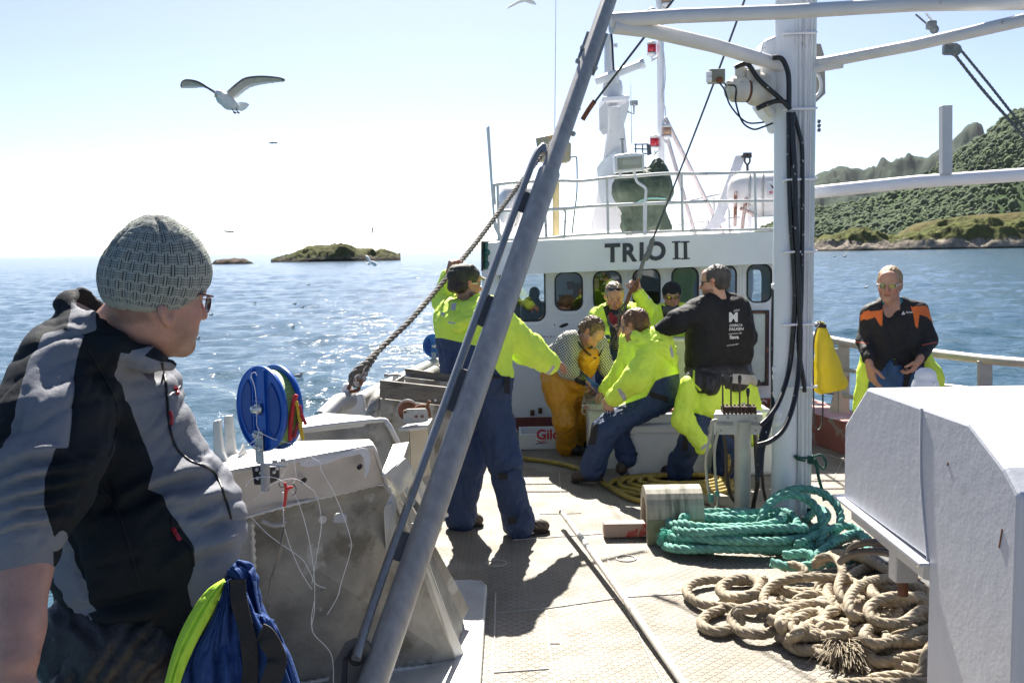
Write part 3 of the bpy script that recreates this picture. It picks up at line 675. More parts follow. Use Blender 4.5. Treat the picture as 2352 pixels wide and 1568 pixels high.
# life raft canisters
def canister(px,py,rp,lp,d,label,side,a0=0):
    c=P(px,py,d); r=rp*d/F; l=lp*d/F; t=thing('life_raft_canister',label,'life raft',c-Vector((0,0,r*1.2)),'life raft canisters on the wheelhouse roof')
    ax=Vector((1,side*.25,0)).normalized()
    prof=[(.001,-l),(r*.5,-l*.97),(r*.82,-l*.86),(r*.97,-l*.66),(r,-l*.4),(r,l*.4),(r*.97,l*.66),(r*.82,l*.86),(r*.5,l*.97),(.001,l)]
    mb=MB(); mb.lathe(c,ax,prof,30); mb.build('shell',M('raft_shell',(.70,.68,.66),.35,dirt=((.50,.25,.17),4,.66,.12)),t)
    mb=MB()
    for h in (-.35,.02,.4): mb.lathe(c,ax,[(r*1.0,l*h-.015),(r*1.035,l*h-.012),(r*1.035,l*h+.012),(r*1.0,l*h+.015)],30)
    mb.lathe(c,(0,0,1),[(0,-.01),(0,.01)],3); mb.build('strap',M('strap_grey',(.45,.44,.42),.7),t)
    mb=MB(); q=c+Vector((0,0,0)); mb.slab([c+ax*(-l*.98)+Vector((0,-r*.2,.0)),c+ax*(l*.98)+Vector((0,-r*.2,.0)),c+ax*(l*.98)+Vector((0,r*.2,.0)),c+ax*(-l*.98)+Vector((0,r*.2,.0))],(0,0,.015)); mb.lathe(c,(0,0,1),[(r*.98,-.006),(r*1.05,-.006),(r*1.05,.012),(r*.98,.012)],30) if False else None
    mb.build('seam_flange',whiteold,t)
    mb=MB()
    for h in (-.5,.5): mb.slab([c+ax*(l*h)+Vector((0,-r*.9,-r*.55)),c+ax*(l*h)+Vector((0,r*.9,-r*.55)),c+ax*(l*h)+Vector((0,r*.7,-r*1.9)),c+ax*(l*h)+Vector((0,-r*.7,-r*1.9))],ax*.04)
    mb.build('cradle',whiteold,t)
    st=MB(); s0=c+ax*(l*.25 if side<0 else l*.1)+Vector((0,-r*1.012,r*.22)); w_=r*.42
    st.slab([s0+Vector((-w_,0,-w_*.8)),s0+Vector((w_,0,-w_*.8)),s0+Vector((w_,r*.14,w_*.7)),s0+Vector((-w_,r*.14,w_*.7))],(0,-.004,0)); o=st.build('sticker',M('sticker_white',(.75,.75,.75),.5),t)
    m2=MB(); e=Vector((0,-.007,0)); v_=lambda a,b_: s0+e+Vector((w_*a,r*.14*(b_+.8)/1.5,w_*b_))
    m2.slab([v_(-.7,.45),v_(-.35,.15),v_(-.15,.0),v_(.15,.0),v_(.35,.15),v_(.7,.45),v_(.45,-.05),v_(.15,-.25),v_(-.15,-.25),v_(-.45,-.05)],(0,-.002,0)); m2.slab([v_(-.1,.35),v_(.1,.35),v_(.1,.15),v_(-.1,.15)],(0,-.002,0)); m2.build('emblem',blackp,o)
    m3=MB()
    for i in range(5): m3.slab([v_(-.75+i*.3,-.35),v_(-.55+i*.3,-.35),v_(-.55+i*.3,-.62),v_(-.75+i*.3,-.62)],(0,-.002,0))
    m3.build('red_lettering',M('red_print',(.6,.05,.06),.5),o)
    return t
canister(1750,446,50,78,11.4,'white life raft canister with red and rusty straps on the right, partly behind the mast',-1)
canister(1198,472,48,52,11.2,'white life raft canister behind the rope at the left of the roof',1)
mb=MB()
for (a,b_) in (((1690,440),(1688,520)),((1714,455),(1704,525)),((1700,478),(1730,492))): mb.tube([P(*a,11.2),P(*b_,11.2)],.02,8)
mb.single('raft_cradle_struts',M('pinkish_rust_paint',(.5,.38,.34),.6,dirt=((.2,.08,.05),9,.5)),'pinkish rusty struts under the right life raft canister','struts')
# yellow pole with square floodlight housing
t=thing('yellow_pole','cream yellow pole with a square lamp housing behind the large diagonal tube','pole',P(1277,548,10.6))
mb=MB(); mb.tube([P(1277,549,10.6),P(1277,345,10.6)],.036,14); mb.build('post',M('cream_paint',(.55,.45,.22),.5,var=.15),t)
mb=MB(); mb.slab([P(1231,317,10.6),P(1284,306,10.6),P(1312,330,10.6),P(1311,369,10.6),P(1300,374,10.6),P(1240,372,10.6)],(0,.12,0)); mb.build('lamp_housing',M('khaki_box',(.32,.31,.22),.6,dirt=((.5,.3,.12),5,.55)),t,bevel=.01)
mb=MB(); mb.tube(smooth([P(1310,362,10.5),P(1322,360,10.5),P(1325,372,10.5),P(1325,440,10.5),P(1318,500,10.5),P(1313,545,10.5)],5),.007,6); mb.build('cable',M('dark_green_cable',(.03,.06,.04),.5),t)
# whip antennas
for (xa,ya,xb,yb,d,lb) in ((1277,-30,1274,335,10.6,'very thin whip antenna rising beside the diagonal tube'),(1449,195,1451,330,11.4,'thin whip antenna standing right of the radar mast')):
    o=MB().tube([P(xa,ya,d),P(xb,yb,d)],[.003,.006],6).single('whip_antenna',whiteold,lb,'antenna')
# ---------- radar mast ----------
RD=11.6
t=thing('radar_mast','tapered white radar mast with scanner bar, dome and small platform','radar mast',P(1410,530,RD))
def pslab(mb,pts,d,th,mi=0): return mb.slab([P(x,y,d) for x,y in pts],(0,th,0),mi)
mb=MB(); pslab(mb,[(1356,531),(1380,405),(1396,300),(1394,245),(1427,245),(1436,300),(1441,350),(1448,420),(1452,531)],RD,.35); mb.build('column',whiteold,t,bevel=.02)
mb=MB(); pslab(mb,[(1371,385),(1381,372),(1420,340),(1424,395),(1412,465),(1400,478),(1385,478),(1375,440)],RD-.03,.02); mb.build('side_plate',M('bluish_white',(.60,.66,.70),.4),t)
mb=MB(); pslab(mb,[(1384,222),(1447,218),(1446,230),(1384,234)],RD-.12,.5); mb.build('platform',white,t,bevel=.01)
mb=MB(); pslab(mb,[(1390,234),(1396,244),(1396,306),(1385,310),(1377,298),(1376,250)],RD-.1,.03); pslab(mb,[(1446,231),(1443,255),(1430,296),(1418,304),(1424,244)],RD-.1,.03); mb.build('bracket',whiteold,t)
c=P(1407,214,RD+.1); r=23*RD/F
mb=MB(); mb.lathe(c,(0,0,1),[(.001,-.12*1),(r*.85,-.11),(r*.95,-.05),(r,0),(r*1.0,.06),(r*.9,.13),(r*.55,.17),(.001,.18)],28); mb.build('dome',M('radome_white',(.68,.67,.68),.35),t)
a=P(1368,188,RD); b_=P(1475,146,RD)
mb=MB(); ax=(b_-a).normalized(); mb.bar(a,b_,.10,.085,upv=(0,-.3,1)); mb.cyl(b_-ax*.02,b_+ax*.02,.06); mb.build('scanner_bar',M('scanner_white',(.66,.68,.70),.35),t,bevel=.02)
mb=MB(); mb.cyl(P(1413,176,RD),P(1411,190,RD),.05); mb.build('scanner_hub',whiteold,t)
mb=MB(); mb.cyl(P(1399,180,RD+.2),P(1397,80,RD+.2),.055,.045); mb.tube([P(1410,176,RD+.1),P(1406,95,RD+.1),P(1404,78,RD+.1)],.012,8,1); mb.box(P(1414,105,RD+.1),(.04,.04,.04),mi=0); mb.build('top_pipe',[whiteold,black],t)
mb=MB(); mb.cyl(P(1456,242,RD-.1),P(1456,232,RD-.1),.045,.045); mb.tube([P(1456,240,RD-.1),P(1456,262,RD-.1),P(1441,257,RD-.1)],.01,8); mb.build('gps_mushroom',M('grey_plastic',(.3,.32,.32),.5),t)
mb=MB()
for (pts) in ([(1457,332),(1490,331)],[(1457,342),(1490,343)],[(1457,352),(1490,353)],[(1460,330),(1460,356)],[(1476,331),(1476,356)]): mb.tube([P(*q,RD-.2) for q in pts],.008,6)
mb.slab([P(1486,332,RD-.2),P(1494,332,RD-.2),P(1497,354,RD-.2),P(1488,357,RD-.2)],(0,.05,0)); mb.build('bracket_ladder',M('dark_grey_steel',(.08,.09,.1),.5),t)
mb=MB(); mb.tube([P(1429,320,RD-.25),P(1432,388,RD-.25)],.014,8); mb.tube([P(1424,320,RD-.25),P(1434,320,RD-.25)],.012,6)
mb.tube(smooth([P(1431,352,RD-.25),P(1425,362,RD-.25),P(1426,375,RD-.25)],4),.007,6); mb.tube(smooth([P(1432,352,RD-.25),P(1441,362,RD-.25),P(1443,374,RD-.25)],4),.007,6); mb.build('small_antenna',M('grey_plastic'  ,(.3,.32,.32),.5),t)
# floodlight on the rail
t=thing('floodlight','square grey glass floodlight on the roof railing in front of the green tarp','floodlight',P(1446,405,FD-.06))
mb=MB(); pslab(mb,[(1411,356),(1447,351),(1480,352),(1481,390),(1413,396)],FD-.12,.16); mb.build('housing',white,t,bevel=.012)
mb=MB(); pslab(mb,[(1418,363),(1475,358),(1475,385),(1419,390)],FD-.126,.004); mb.build('glass',M('lamp_glass',(.30,.32,.27),.12,var=.2,vs=9),t)
mb=MB(); pslab(mb,[(1429,368),(1470,366),(1468,377),(1431,379)],FD-.129,.002); mb.build('reflector',M('lamp_reflect',(.42,.44,.38),.3),t)
mb=MB(); mb.cyl(P(1425,395,FD-.05),P(1425,407,FD-.05),.012); mb.cyl(P(1458,392,FD-.05),P(1458,404,FD-.05),.012); mb.build('bracket',white,t)
mb=MB(); mb.tube(smooth([P(1456,395,FD-.06),P(1459,405,FD-.06),P(1464,418,FD-.06),P(1482,432,FD-.06),P(1483,450,FD-.06),P(1480,480,FD-.06),P(1480,540,FD-.06)],6),.013,8); mb.build('conduit',white,t)
# tarp covered machine
tp=M('green_tarpaulin',(.07,.10,.065),.7,var=.35,vs=5,bump=.9,bs=14,bump2=(.5,5,.05))
t=thing('covered_searchlight','dark green tarpaulin tied over equipment on the roof','covered equipment',P(1470,530,11.0))
f=Fld(.016); TD=11.0
def tl(x,y,d=TD): return P(x,y,d)
f.ell(tl(1475,440),(.30,.26,.22),k=.06); f.ell(tl(1432,435),(.12,.18,.20),k=.08); f.ell(tl(1515,435),(.13,.2,.19),k=.08); f.cap(tl(1440,405),tl(1515,405),.10,k=.08); f.ell(tl(1512,392),(.09,.12,.13),k=.06); f.cap(tl(1470,455),tl(1474,500),.20,.17,k=.08)
f.cap(tl(1450,480),tl(1446,518),.08,.10,k=.05); f.cap(tl(1512,475),tl(1528,522),.07,.08,k=.05); f.cap(tl(1500,480),tl(1505,515),.09,.05,k=.05)
f.cap(tl(1482,505,TD-.3),tl(1484,560,TD-.3),.075,k=.05,op='s')
f.h=.011; sdf_obj('tarpaulin',f,tp,t,folds=[(.022,5,(1,1,.4)),(.009,14,(1,1,.4))])
mb=MB(); mb.slab([P(1472,500,TD),P(1488,475,TD),P(1500,475,TD),P(1512,531,TD),P(1472,531,TD)],(0,.2,0)); mb.build('pedestal',M('pedestal_wood',(.36,.30,.26),.6),t)
mb=MB(); mb.tube(smooth([tl(1461,468,TD-.2),tl(1475,460,TD-.26),tl(1497,455,TD-.27),tl(1528,456,TD-.2)],6),.011,6); mb.build('tie_cord',M('mint_cord',(.25,.50,.42),.6),t)
# light mast with lanterns
LD=12.2
t=thing('light_mast','slim white mast with red and clear signal lanterns behind the wheelhouse','signal mast',P(1518,530,LD))
mb=MB(); mb.tube([P(1519,535,LD),P(1518,200,LD),P(1514,-40,LD)],.043,16); mb.build('pole',white,t)
mb=MB(); mb.tube([P(1527,270,LD),P(1664,545,LD+.4)],.028,10); mb.tube([P(1525,290,LD),P(1598,545,LD-.3)],.024,10); mb.build('stay',M('pinkish_white',(.62,.55,.54),.5),t)
red=M('red_lens',(.55,.012,.03),.15,coat=.5); amb=M('clear_lens',(.42,.25,.16),.15,coat=.5)
for (px,py,m,nm) in ((1497,36,red,1),(1497,112,red,1),(1503,327,red,1),(1532,302,amb,1),(1531,-2,amb,1),(1503,402,red,1)):
    c=P(px,py,LD-.05); r=.052; h=.055
    mb=MB(); mb.lathe(c,(0,0,1),[(.001,-h*.9),(r,-h*.9),(r*1.02,0),(r,h*.9),(.001,h*.9)],20); l=mb.build('lantern',m,t)
    mb=MB(); mb.lathe(c,(0,0,1),[(.001,h*.9),(r*1.12,h*.9),(r*1.1,h*1.2),(r*.5,h*1.6),(.001,h*1.7)],20); mb.lathe(c,(0,0,1),[(.001,-h*1.9),(r*.5,-h*1.7),(r*1.12,-h*1.3),(r*1.12,-h*.9),(.001,-h*.9)],20); mb.build('lantern_cap',whiteold,l)
    mb=MB(); q=P(1518,py+14,LD); mb.tube([c-Vector((0,0,h*1.6)),c-Vector((0,0,h*2.6)),q],.014,8); mb.build('lantern_arm',whiteold,l)
mb=MB(); mb.tube(smooth([P(1524,120,LD-.05),P(1528,170,LD-.05),P(1526,200,LD-.05),P(1520,222,LD-.05),P(1528,250,LD-.05),P(1529,275,LD-.05)],5),.008,6); mb.build('wire',whiteold,t)
# davit with shackle at the right
t=thing('davit','leaning white flat davit with a shackle at its tip','davit',P(1650,530,12.4))
mb=MB(); pslab(mb,[(1612,532),(1640,495),(1675,400),(1690,357),(1713,357),(1690,425),(1664,497),(1668,508),(1655,515),(1648,532)],12.4,.06); mb.build('arm',M('lilac_white',(.55,.56,.60),.5),t,bevel=.006)
mb=MB(); pslab(mb,[(1600,532),(1625,505),(1630,532)],12.4,.06); mb.build('gusset',whiteold,t)
mb=MB(); mb.slab([P(1705,356,12.35),P(1727,357,12.35),P(1727,362,12.35),P(1705,362,12.35)],(0,.1,0)); mb.cyl(P(1712,351,12.38),P(1712,357,12.38),.03); mb.cyl(P(1721,351,12.38),P(1721,357,12.38),.03); mb.tube(smooth([P(1711,362,12.38),P(1711,372,12.38),P(1716.5,378,12.38),P(1722,372,12.38),P(1722,362,12.38)],5),.012,8); mb.tube([P(1716.5,377,12.38),P(1717,396,12.38)],.016,8); mb.box(P(1717,400,12.38),(.07,.07,.06)); mb.build('shackle',M('dark_shackle',(.06,.05,.045),.6),t)
# ---------- main mast ----------
MD=6.75
t=thing('mast','thick white painted mast with cable bundle, clips and rungs','mast',G(1822,1190))
mb0=P(1803,1185,MD); 
mb=MB(); zb=0
def V3(px,d,z):  # vertical line through px at y=600
    q=P(px,600,d); return Vector((q.x,q.y,z))
mb.tube([V3(1806,MD,0),V3(1806,MD,6.0)],.088,28); mb.build('column',M('mast_paint',(.76,.78,.80),.4,var=.04,vs=3,bump=.35,bs=22,dirt=[((.42,.30,.18),7,.70,.05)]),t)
mb=MB(); mb.tube([V3(1836,MD+.03,0),V3(1836,MD+.03,6.0)],.052,20); mb.build('side_pipe',white,t)
mb=MB(); mb.tube([V3(1862,MD-.05,0.03),V3(1862,MD-.05,6.0)],.0215,16); mb.cyl(V3(1862,MD-.05,0.0),V3(1862,MD-.05,.1),.024,mi=1); mb.build('pole',[M('grey_white_pole',(.60,.64,.62),.4,var=.05),black],t)
for i,(px,r) in enumerate(((1820,.013),(1827,.012),(1833,.013),(1840,.012),(1846,.014),(1853,.013),(1858,.008))):
    mb=MB(); pts=[V3(px+random.uniform(-1,1),MD-.075+(.012*(i%2)),z) for z in np.linspace(.05 if i>2 else 2.2,6,12)]; mb.tube(smooth(pts,3),r,8); mb.build('painted_cable',whiteold,t)
def clip_(py):
    a=P(1799,py+6,MD-.07); mb=MB(); mb.tube(smooth([a,P(1800,py+1,MD-.10),P(1806,py,MD-.12),P(1830,py-1,MD-.125),P(1866,py-2,MD-.09),P(1876,py-3,MD-.06)],4),.0085,8); return mb.build('clip',white,t)
for py in (77,251,413,579,746,890): clip_(py)
# black hoses down the mast
hs=[[(1812,258),(1812,330),(1813,420),(1817,520),(1822,590),(1826,680),(1822,760),(1812,850),(1790,920),(1768,955),(1748,975)],
    [(1820,262),(1822,330),(1826,420),(1828,520),(1832,590),(1836,700),(1838,780),(1834,860),(1822,930),(1800,985),(1770,1012),(1740,1022)],
    [(1822,258),(1834,300),(1842,340),(1843,420),(1843,520),(1842,600),(1840,700),(1834,790),(1845,870),(1848,900)]]
for i,hp in enumerate(hs):
    mb=MB(); n_=len(hp); mb.tube(smooth([P(x,y,MD-.115-.02*(i==1)+(-.35*max(0,(y-850)/170) if i<2 else 0)) for x,y in hp],6),[.0165,.0165,.0145][i],10); mb.build('hose',speck,t)
# hydraulic slewing head at the top of the mast
mb=MB(); pslab(mb,[(1779,82),(1755,92),(1747,130),(1742,190),(1745,240),(1760,262),(1775,275),(1782,300),(1800,300),(1800,82)],MD-.02,.22); mb.build('head_plate',M('mast_paint',(.76,.78,.80)),t,bevel=.02)
mb=MB(); c=P(1745,205,MD-.05); ax=P(1668,206,MD-.12)-c; axn=ax.normalized(); l=ax.length
mb.lathe(c,axn,[(.001,-.05),(.10,-.05),(.11,.02),(.105,.06),(.085,.075),(.085,.10)],26); mb.lathe(c,axn,[(.078,.10),(.078,.118)],26,1); mb.lathe(c,axn,[(.085,.118),(.082,.2),(.06,.215),(.06,.235),(.001,.24)],26)
mb.box(P(1728,178,MD-.1),(.09,.08,.09)); mb.box(P(1708,170,MD-.08),(.10,.07,.07)); mb.cyl(P(1700,150,MD-.1),P(1700,180,MD-.1),.035); mb.cyl(P(1755,240,MD-.1),P(1775,262,MD-.08),.03)
mb.build('hydraulic_motor',[M('motor_paint',(.62,.59,.52),.45,var=.2,bump=.5,bs=30,dirt=((.25,.17,.1),9,.66)),rust],t,bevel=.006)
mb=MB(); mb.box(P(1645,176,MD-.15),(.10,.09,.085)); mb.cyl(P(1634,170,MD-.2),P(1622,170,MD-.2),.017,mi=1); mb.cyl(P(1634,183,MD-.2),P(1622,183,MD-.2),.017,mi=1); mb.cyl(P(1652,184,MD-.22),P(1653,184,MD-.24),.022,mi=2); mb.build('limit_switch_box',[M('olive_box',(.26,.26,.2),.5,var=.2),white,rust],t,bevel=.005)
for pts,r,m in (([(1688,155),(1705,148),(1720,150),(1745,185),(1790,225),(1810,245)],.016,speck),([(1738,250),(1760,240),(1785,232),(1805,236),(1815,252)],.016,speck),([(1775,133),(1795,135),(1808,160),(1812,190),(1812,250)],.017,speck),
                ([(1652,190),(1665,208),(1676,240),(1700,270),(1722,283),(1755,281)],.0055,black),([(1665,195),(1690,200),(1690,235),(1705,280),(1730,297),(1752,292),(1775,283)],.006,black),([(1660,190),(1670,196),(1664,205)],.007,galv)):
    mb=MB(); mb.tube(smooth([P(x,y,MD-.17) for x,y in pts],6),r,8); mb.build('hose',m,t)
mb=MB(); pslab(mb,[(1875,101),(1885,101),(1894,130),(1896,215),(1875,235)],MD+.1,.12); mb.tube([P(1872+14*math.cos(a),196+26*math.sin(a),MD-.02) for a in np.linspace(-1.7,1.8,14)],.012,8,1); mb.build('lamp_bracket',[M('dark_bracket',(.2,.2,.19),.5),whiteold],t)
mb=MB()
for py in (278,288,298): mb.cyl(P(1878,py,MD),P(1884,py+2,MD),.012)
mb.tube([P(1756,110,MD),P(1756,126,MD)],.02,6)
mb.build('bolt',M('dark_grey_steel',(.08,.09,.1)),t)
mb=MB()
for (py) in (847,866,905): mb.box(P(1783,py,MD-.02),(.05,.06,.04))
f=None; mb.sph(P(1785,947,MD-.03),.055,10); mb.sph(P(1786,965,MD-.03),.05,10); mb.box(P(1781,657,MD),(.05,.05,.035)); mb.build('fitting',white,t,bevel=.008)
mb=MB(); mb.tube(smooth([P(1779,665,MD),P(1777,700,MD),P(1775,800,MD),P(1776,900,MD),P(1770,960,MD-.1),P(1760,1000,MD-.2)],4),.016,10); mb.build('hose',speck,t)
mb=MB(); mb.lathe(V3(1806,MD,.0),(0,0,1),[(.12,0),(.12,.02),(.1,.025)],24); mb.build('base_flange',M('rusty_white',(.5,.47,.42),.6,dirt=((.25,.12,.06),8,.5)),t)
# mast stay cable
o=MB().tube([P(1716,-20,MD+.4),P(1660,130,MD+.6),P(1616,245,MD+.9)],.006,6)
# ---------- gantry ----------
t=thing('gantry','white overhead pipe gantry joined to the mast by two slanting braces','gantry',(1.2,MD,2.8))
gp=M('gantry_paint',(.68,.66,.64),.45,var=.06,vs=4,bump=.3,bs=50,dirt=[((.42,.33,.24),6,.68,.06)])
mb=MB(); mb.tube([P(1402,47,6.05),P(1560,37,6.1),P(1800,28,6.15),P(2100,10,6.1),P(2380,6,6.0),P(2900,-10,5.95)],.043,18); mb.build('top_beam',gp,t)
mb=MB(); mb.tube([P(1406,60,6.05),P(1490,70,6.15),P(1640,105,6.4),P(1792,150,6.7)],[.046,.045,.044,.045],16); mb.build('brace',gp,t)
mb=MB(); mb.tube([P(1868,146,6.75),P(1900,142,6.65),P(2100,104,6.3),P(2380,40,5.8),P(2800,-40,5.9)],.037,16); mb.tube([P(1858,160,6.72),P(1935,147,6.6)],.028,12); mb.build('brace',gp,t)
mb=MB(); mb.tube([P(1868,442,6.85),P(2100,418,6.6),P(2400,398,6.3),P(2950,360,6.0)],.043,18); lb=mb.build('lower_beam',white,t)
mb=MB(); a=P(2172,400,6.5); b_=P(2172,243,6.5); mb.bar(a,b_,.065,.06,upv=(0,1,0)); mb.build('upright_bar',M('grey_upright',(.55,.56,.57),.5,var=.06),lb,bevel=.004)
# the big diagonal leg
base=G(776,1800); top=P(1402,-10,6.0); 
def LP(py):  # point of the axis at picture height
    lo_,hi_=0.0,1.0
    for _ in range(40):
        m_=(lo_+hi_)/2; q=base.lerp(top,m_); y=proj([q])[0][1]
        if y>py: lo_=m_
        else: hi_=m_
    return base.lerp(top,lo_)
t=thing('diagonal_leg','large grey aluminium tube leaning diagonally from deck to gantry with a thinner rod','gantry leg',base)
ax=(top-base).normalized(); s1=LP(398)
mb=MB(); mb.tube([base-ax*.02,s1],.0575,36); mb.tube([s1,s1+ax*.001],[.0575,.046],36,cap=False); mb.build('sleeve_tube',pipem,t)
mb=MB(); mb.tube([s1-ax*.05,top+ax*.4],.0455,32); mb.build('upper_tube',pipem,t)
side=ax.cross(Vector((0,1,0))).normalized()
if side.x>0: side=-side
view=(EYE-LP(900)).normalized(); off=(view.cross(ax)).normalized()
if off.x>0: off=-off
p0=LP(1505)+off*.099; p1=LP(400)+off*.10; 
mb=MB(); p2=LP(345)+off*.05
mb.tube(smooth([P(818,1512,3.6),LP(1400)+off*.099,LP(1100)+off*.101,LP(700)+off*.101,LP(440)+off*.099,LP(372)+off*.094,LP(350)+off*.078,LP(348)+off*.07,LP(362)+off*.055],8),.0185,14); mb.build('guide_rod',M('rod_steel',(.30,.31,.31),.35,.6,stretch=(10,10,1)),t)
for (ya,yb,m) in ((860,955,1),(452,498,0),(1235,1300,0),(690,760,1)):
    mb=MB(); a=LP(ya)+off*.05; b_=LP(yb)+off*.05; mb.slab([a,a+off*.06,b_+off*.06,b_],view.cross(off)*0+Vector((0,.014,0))); mb.build('weld_bracket',M('dark_weld',(.10,.095,.09),.6,.3,bump=1,bs=70),t)
mb=MB()
for (ya,yb,sg) in ((70,165,1),(80,140,-1)):
    a=LP(ya)-off*.040*sg; b_=LP(yb)-off*.040*sg; mb.slab([a,a-off*.02*sg,b_-off*.02*sg,b_],(0,.03,0))
for (ya,sg) in ((118,-1),(148,-1),(150,1),(300,1)): q=LP(ya)-off*.054*sg; mb.cyl(q-Vector((0,.02,0)),q+Vector((0,.02,0)),.012)
mb.build('clamp_plate',pipem,t)
mb=MB(); hb=P(812,1495,4.1)
pl_=[(745,1640),(752,1568),(768,1520),(790,1480),(815,1468),(845,1475),(858,1500),(862,1568),(860,1640)]
mb.slab([P(x,y,3.66) for x,y in pl_],(0,.02,0)); mb.build('hinge_plate',M('hinge_dark',(.17,.165,.155),.55,.4,bump=.4,bs=50),t)
mb=MB(); mb.tube([P(818+13*math.cos(a),1508+15*math.sin(a),3.64) for a in np.linspace(0,6.283,22,endpoint=False)],.010,8,closed=True); mb.slab([P(786,1568,3.6),P(790,1508,3.63),P(799,1506,3.63),P(797,1568,3.6)],(0,-.03,0)); mb.build('hinge_eye',black,t)
# rigging wires and blocks
def wire(pts,r,label,m=None,name='wire'):
    return MB().tube(smooth(pts,3) if len(pts)>2 else pts,r,8).single(name,m or M('wire_dark',(.045,.05,.05),.5),label,'wire')
wire([P(1556,-12,7.3),P(1475,92,7.6),P(1362,240,8.0)],.009,'dark wire slanting down behind the top beam to a rusty turnbuckle')
o=MB().tube(smooth([P(1366,232,8.0),P(1352,252,8.0),P(1338,275,8.0)],4),[.02]*9,8).single('turnbuckle',rust,'rusty turnbuckle at the lower end of the wire beside the diagonal tube','turnbuckle')
wire([P(1716,-15,6.9),P(1640,190,7.6),P(1570,372,8.8),P(1497,555,9.0)],.008,'long thin dark wire from beside the mast down to the hook')
t=thing('hook_rigging','wire clamp, shackles and rusty hook hanging in front of the letters','hook',P(1460,660,9.0)); HD=9.0
mb=MB(); mb.tube(smooth([P(1500,545,HD),P(1497,556,HD),P(1492,575,HD),P(1483,592,HD),P(1478,598,HD)],4),[.01]*2+[.024]*7+[.03]*5+[.02]*3,10); mb.build('swivel',M('swivel_grey',(.16,.16,.15),.5,.3),t)
mb=MB(); mb.tube(smooth([P(1478,598,HD),P(1474,612,HD),P(1470,625,HD),P(1465,640,HD)],4),[.018]*13,8); mb.tube([P(1469+4*math.cos(a),630+10*math.sin(a),HD) for a in np.linspace(0,6.28,14,endpoint=False)],.008,6,closed=True); mb.build('shackle',M('shackle_grey',(.2,.19,.18),.5,.4),t)
mb=MB(); mb.tube(smooth([P(1467,636,HD),P(1462,652,HD),P(1455,662,HD),P(1448,672,HD),P(1442,688,HD),P(1440,697,HD)],5),[.016]*6+[.028]*8+[.018]*12,10); mb.build('hook',rust,t)
mb=MB(); mb.tube([P(1443,690,HD),P(1432,715,HD),P(1424,748,HD),P(1398,800,HD-.1),P(1362,858,HD-.3)],.011,8); mb.tube([P(1438,692,HD),P(1424,712,HD),P(1419,745,HD)],.010,8); mb.build('shaft',M('dark_shaft',(.07,.06,.055),.5),t)
# right blocks with twin wires
t=thing('wire_block','grey pulley block with two wires hanging below the right brace','pulley block',P(2183,112,6.3),'pulley blocks on the right wires')
mb=MB(); mb.box(P(2182,113,6.25),(.085,.06,.07)); mb.sph(P(2194,115,6.25),.038,10); mb.build('block',M('block_blue_grey',(.16,.19,.21),.5,.3,var=.4,vs=20),t,bevel=.015)
mb=MB(); mb.rope([P(2190,122,6.25),P(2260,210,6.2),P(2365,330,6.1),P(2700,728,5.8)],.0095); mb.rope([P(2200,107,6.3),P(2270,192,6.2),P(2370,318,6.1),P(2700,730,5.8)],.0085); mb.build('wire',M('wire_grey',(.12,.13,.13),.5),t)
t=thing('wire_block','small grey pulley block hanging on two thin wires between the top beam and the brace','pulley block',P(2142,62,6.4),'pulley blocks on the right wires')
mb=MB(); mb.box(P(2139,58,6.4),(.06,.05,.055)); mb.sph(P(2146,68,6.4),.028,10); mb.build('block',M('block_blue_grey',(.16,.19,.21)),t,bevel=.012)
mb=MB(); mb.tube([P(2104,34,6.5),P(2134,60,6.4)],.006,6); mb.tube([P(2128,32,6.5),P(2145,52,6.4)],.006,6); mb.build('wire',M('wire_grey',(.12,.13,.13)),t)
# ================= GEAR ALONG THE PORT SIDE =================
def PP(l,d): return [P(x,y,d) if len(q)==2 else P(q[0],q[1],q[2]) for q in l for x,y in [q[:2]]]
# rails
t=thing('port_rail','grey tube rail running along the port bulwark toward the wheelhouse','rail',(-.9,5.5,.8))
mb=MB(); mb.tube(smooth([(x,y,.99) for x,y in [(-1.12,2.85)]+PORT[3:]],5),.04,16); mb.build('top_tube',alub,t)
mb=MB(); mb.tube(smooth([P(845,985,5.3),P(868,912,5.4),P(892,905,5.9),P(1000,850,7.6)],4),.036,14); mb.build('lower_tube',alu,t)
mb=MB(); mb.slab([(x+.005,y,.86) for x,y in PORT[3:7]]+[(x+.005,y,.99) for x,y in reversed(PORT[3:7])],(-.008,0,0)); mb.build('plate',alub,t)
t=thing('near_rail','thick grey tube and plate close behind the man in the beanie','rail',P(120,1568,2.3))
mb=MB(); mb.tube([P(20,1600,2.1),P(85,1490,2.22),P(165,1385,2.4),P(300,1300,2.7)],.034,18); mb.build('tube',M('blue_grey_tube',(.26,.29,.31),.4,.4),t)
mb=MB(); mb.slab([P(75,1600,2.3),P(88,1480,2.3),P(120,1458,2.3),P(158,1465,2.3),P(170,1600,2.3)],(0,.1,0)); mb.build('plate',M('pale_plate',(.38,.40,.36),.5,dirt=((.3,.15,.1),9,.66)),t,bevel=.01)
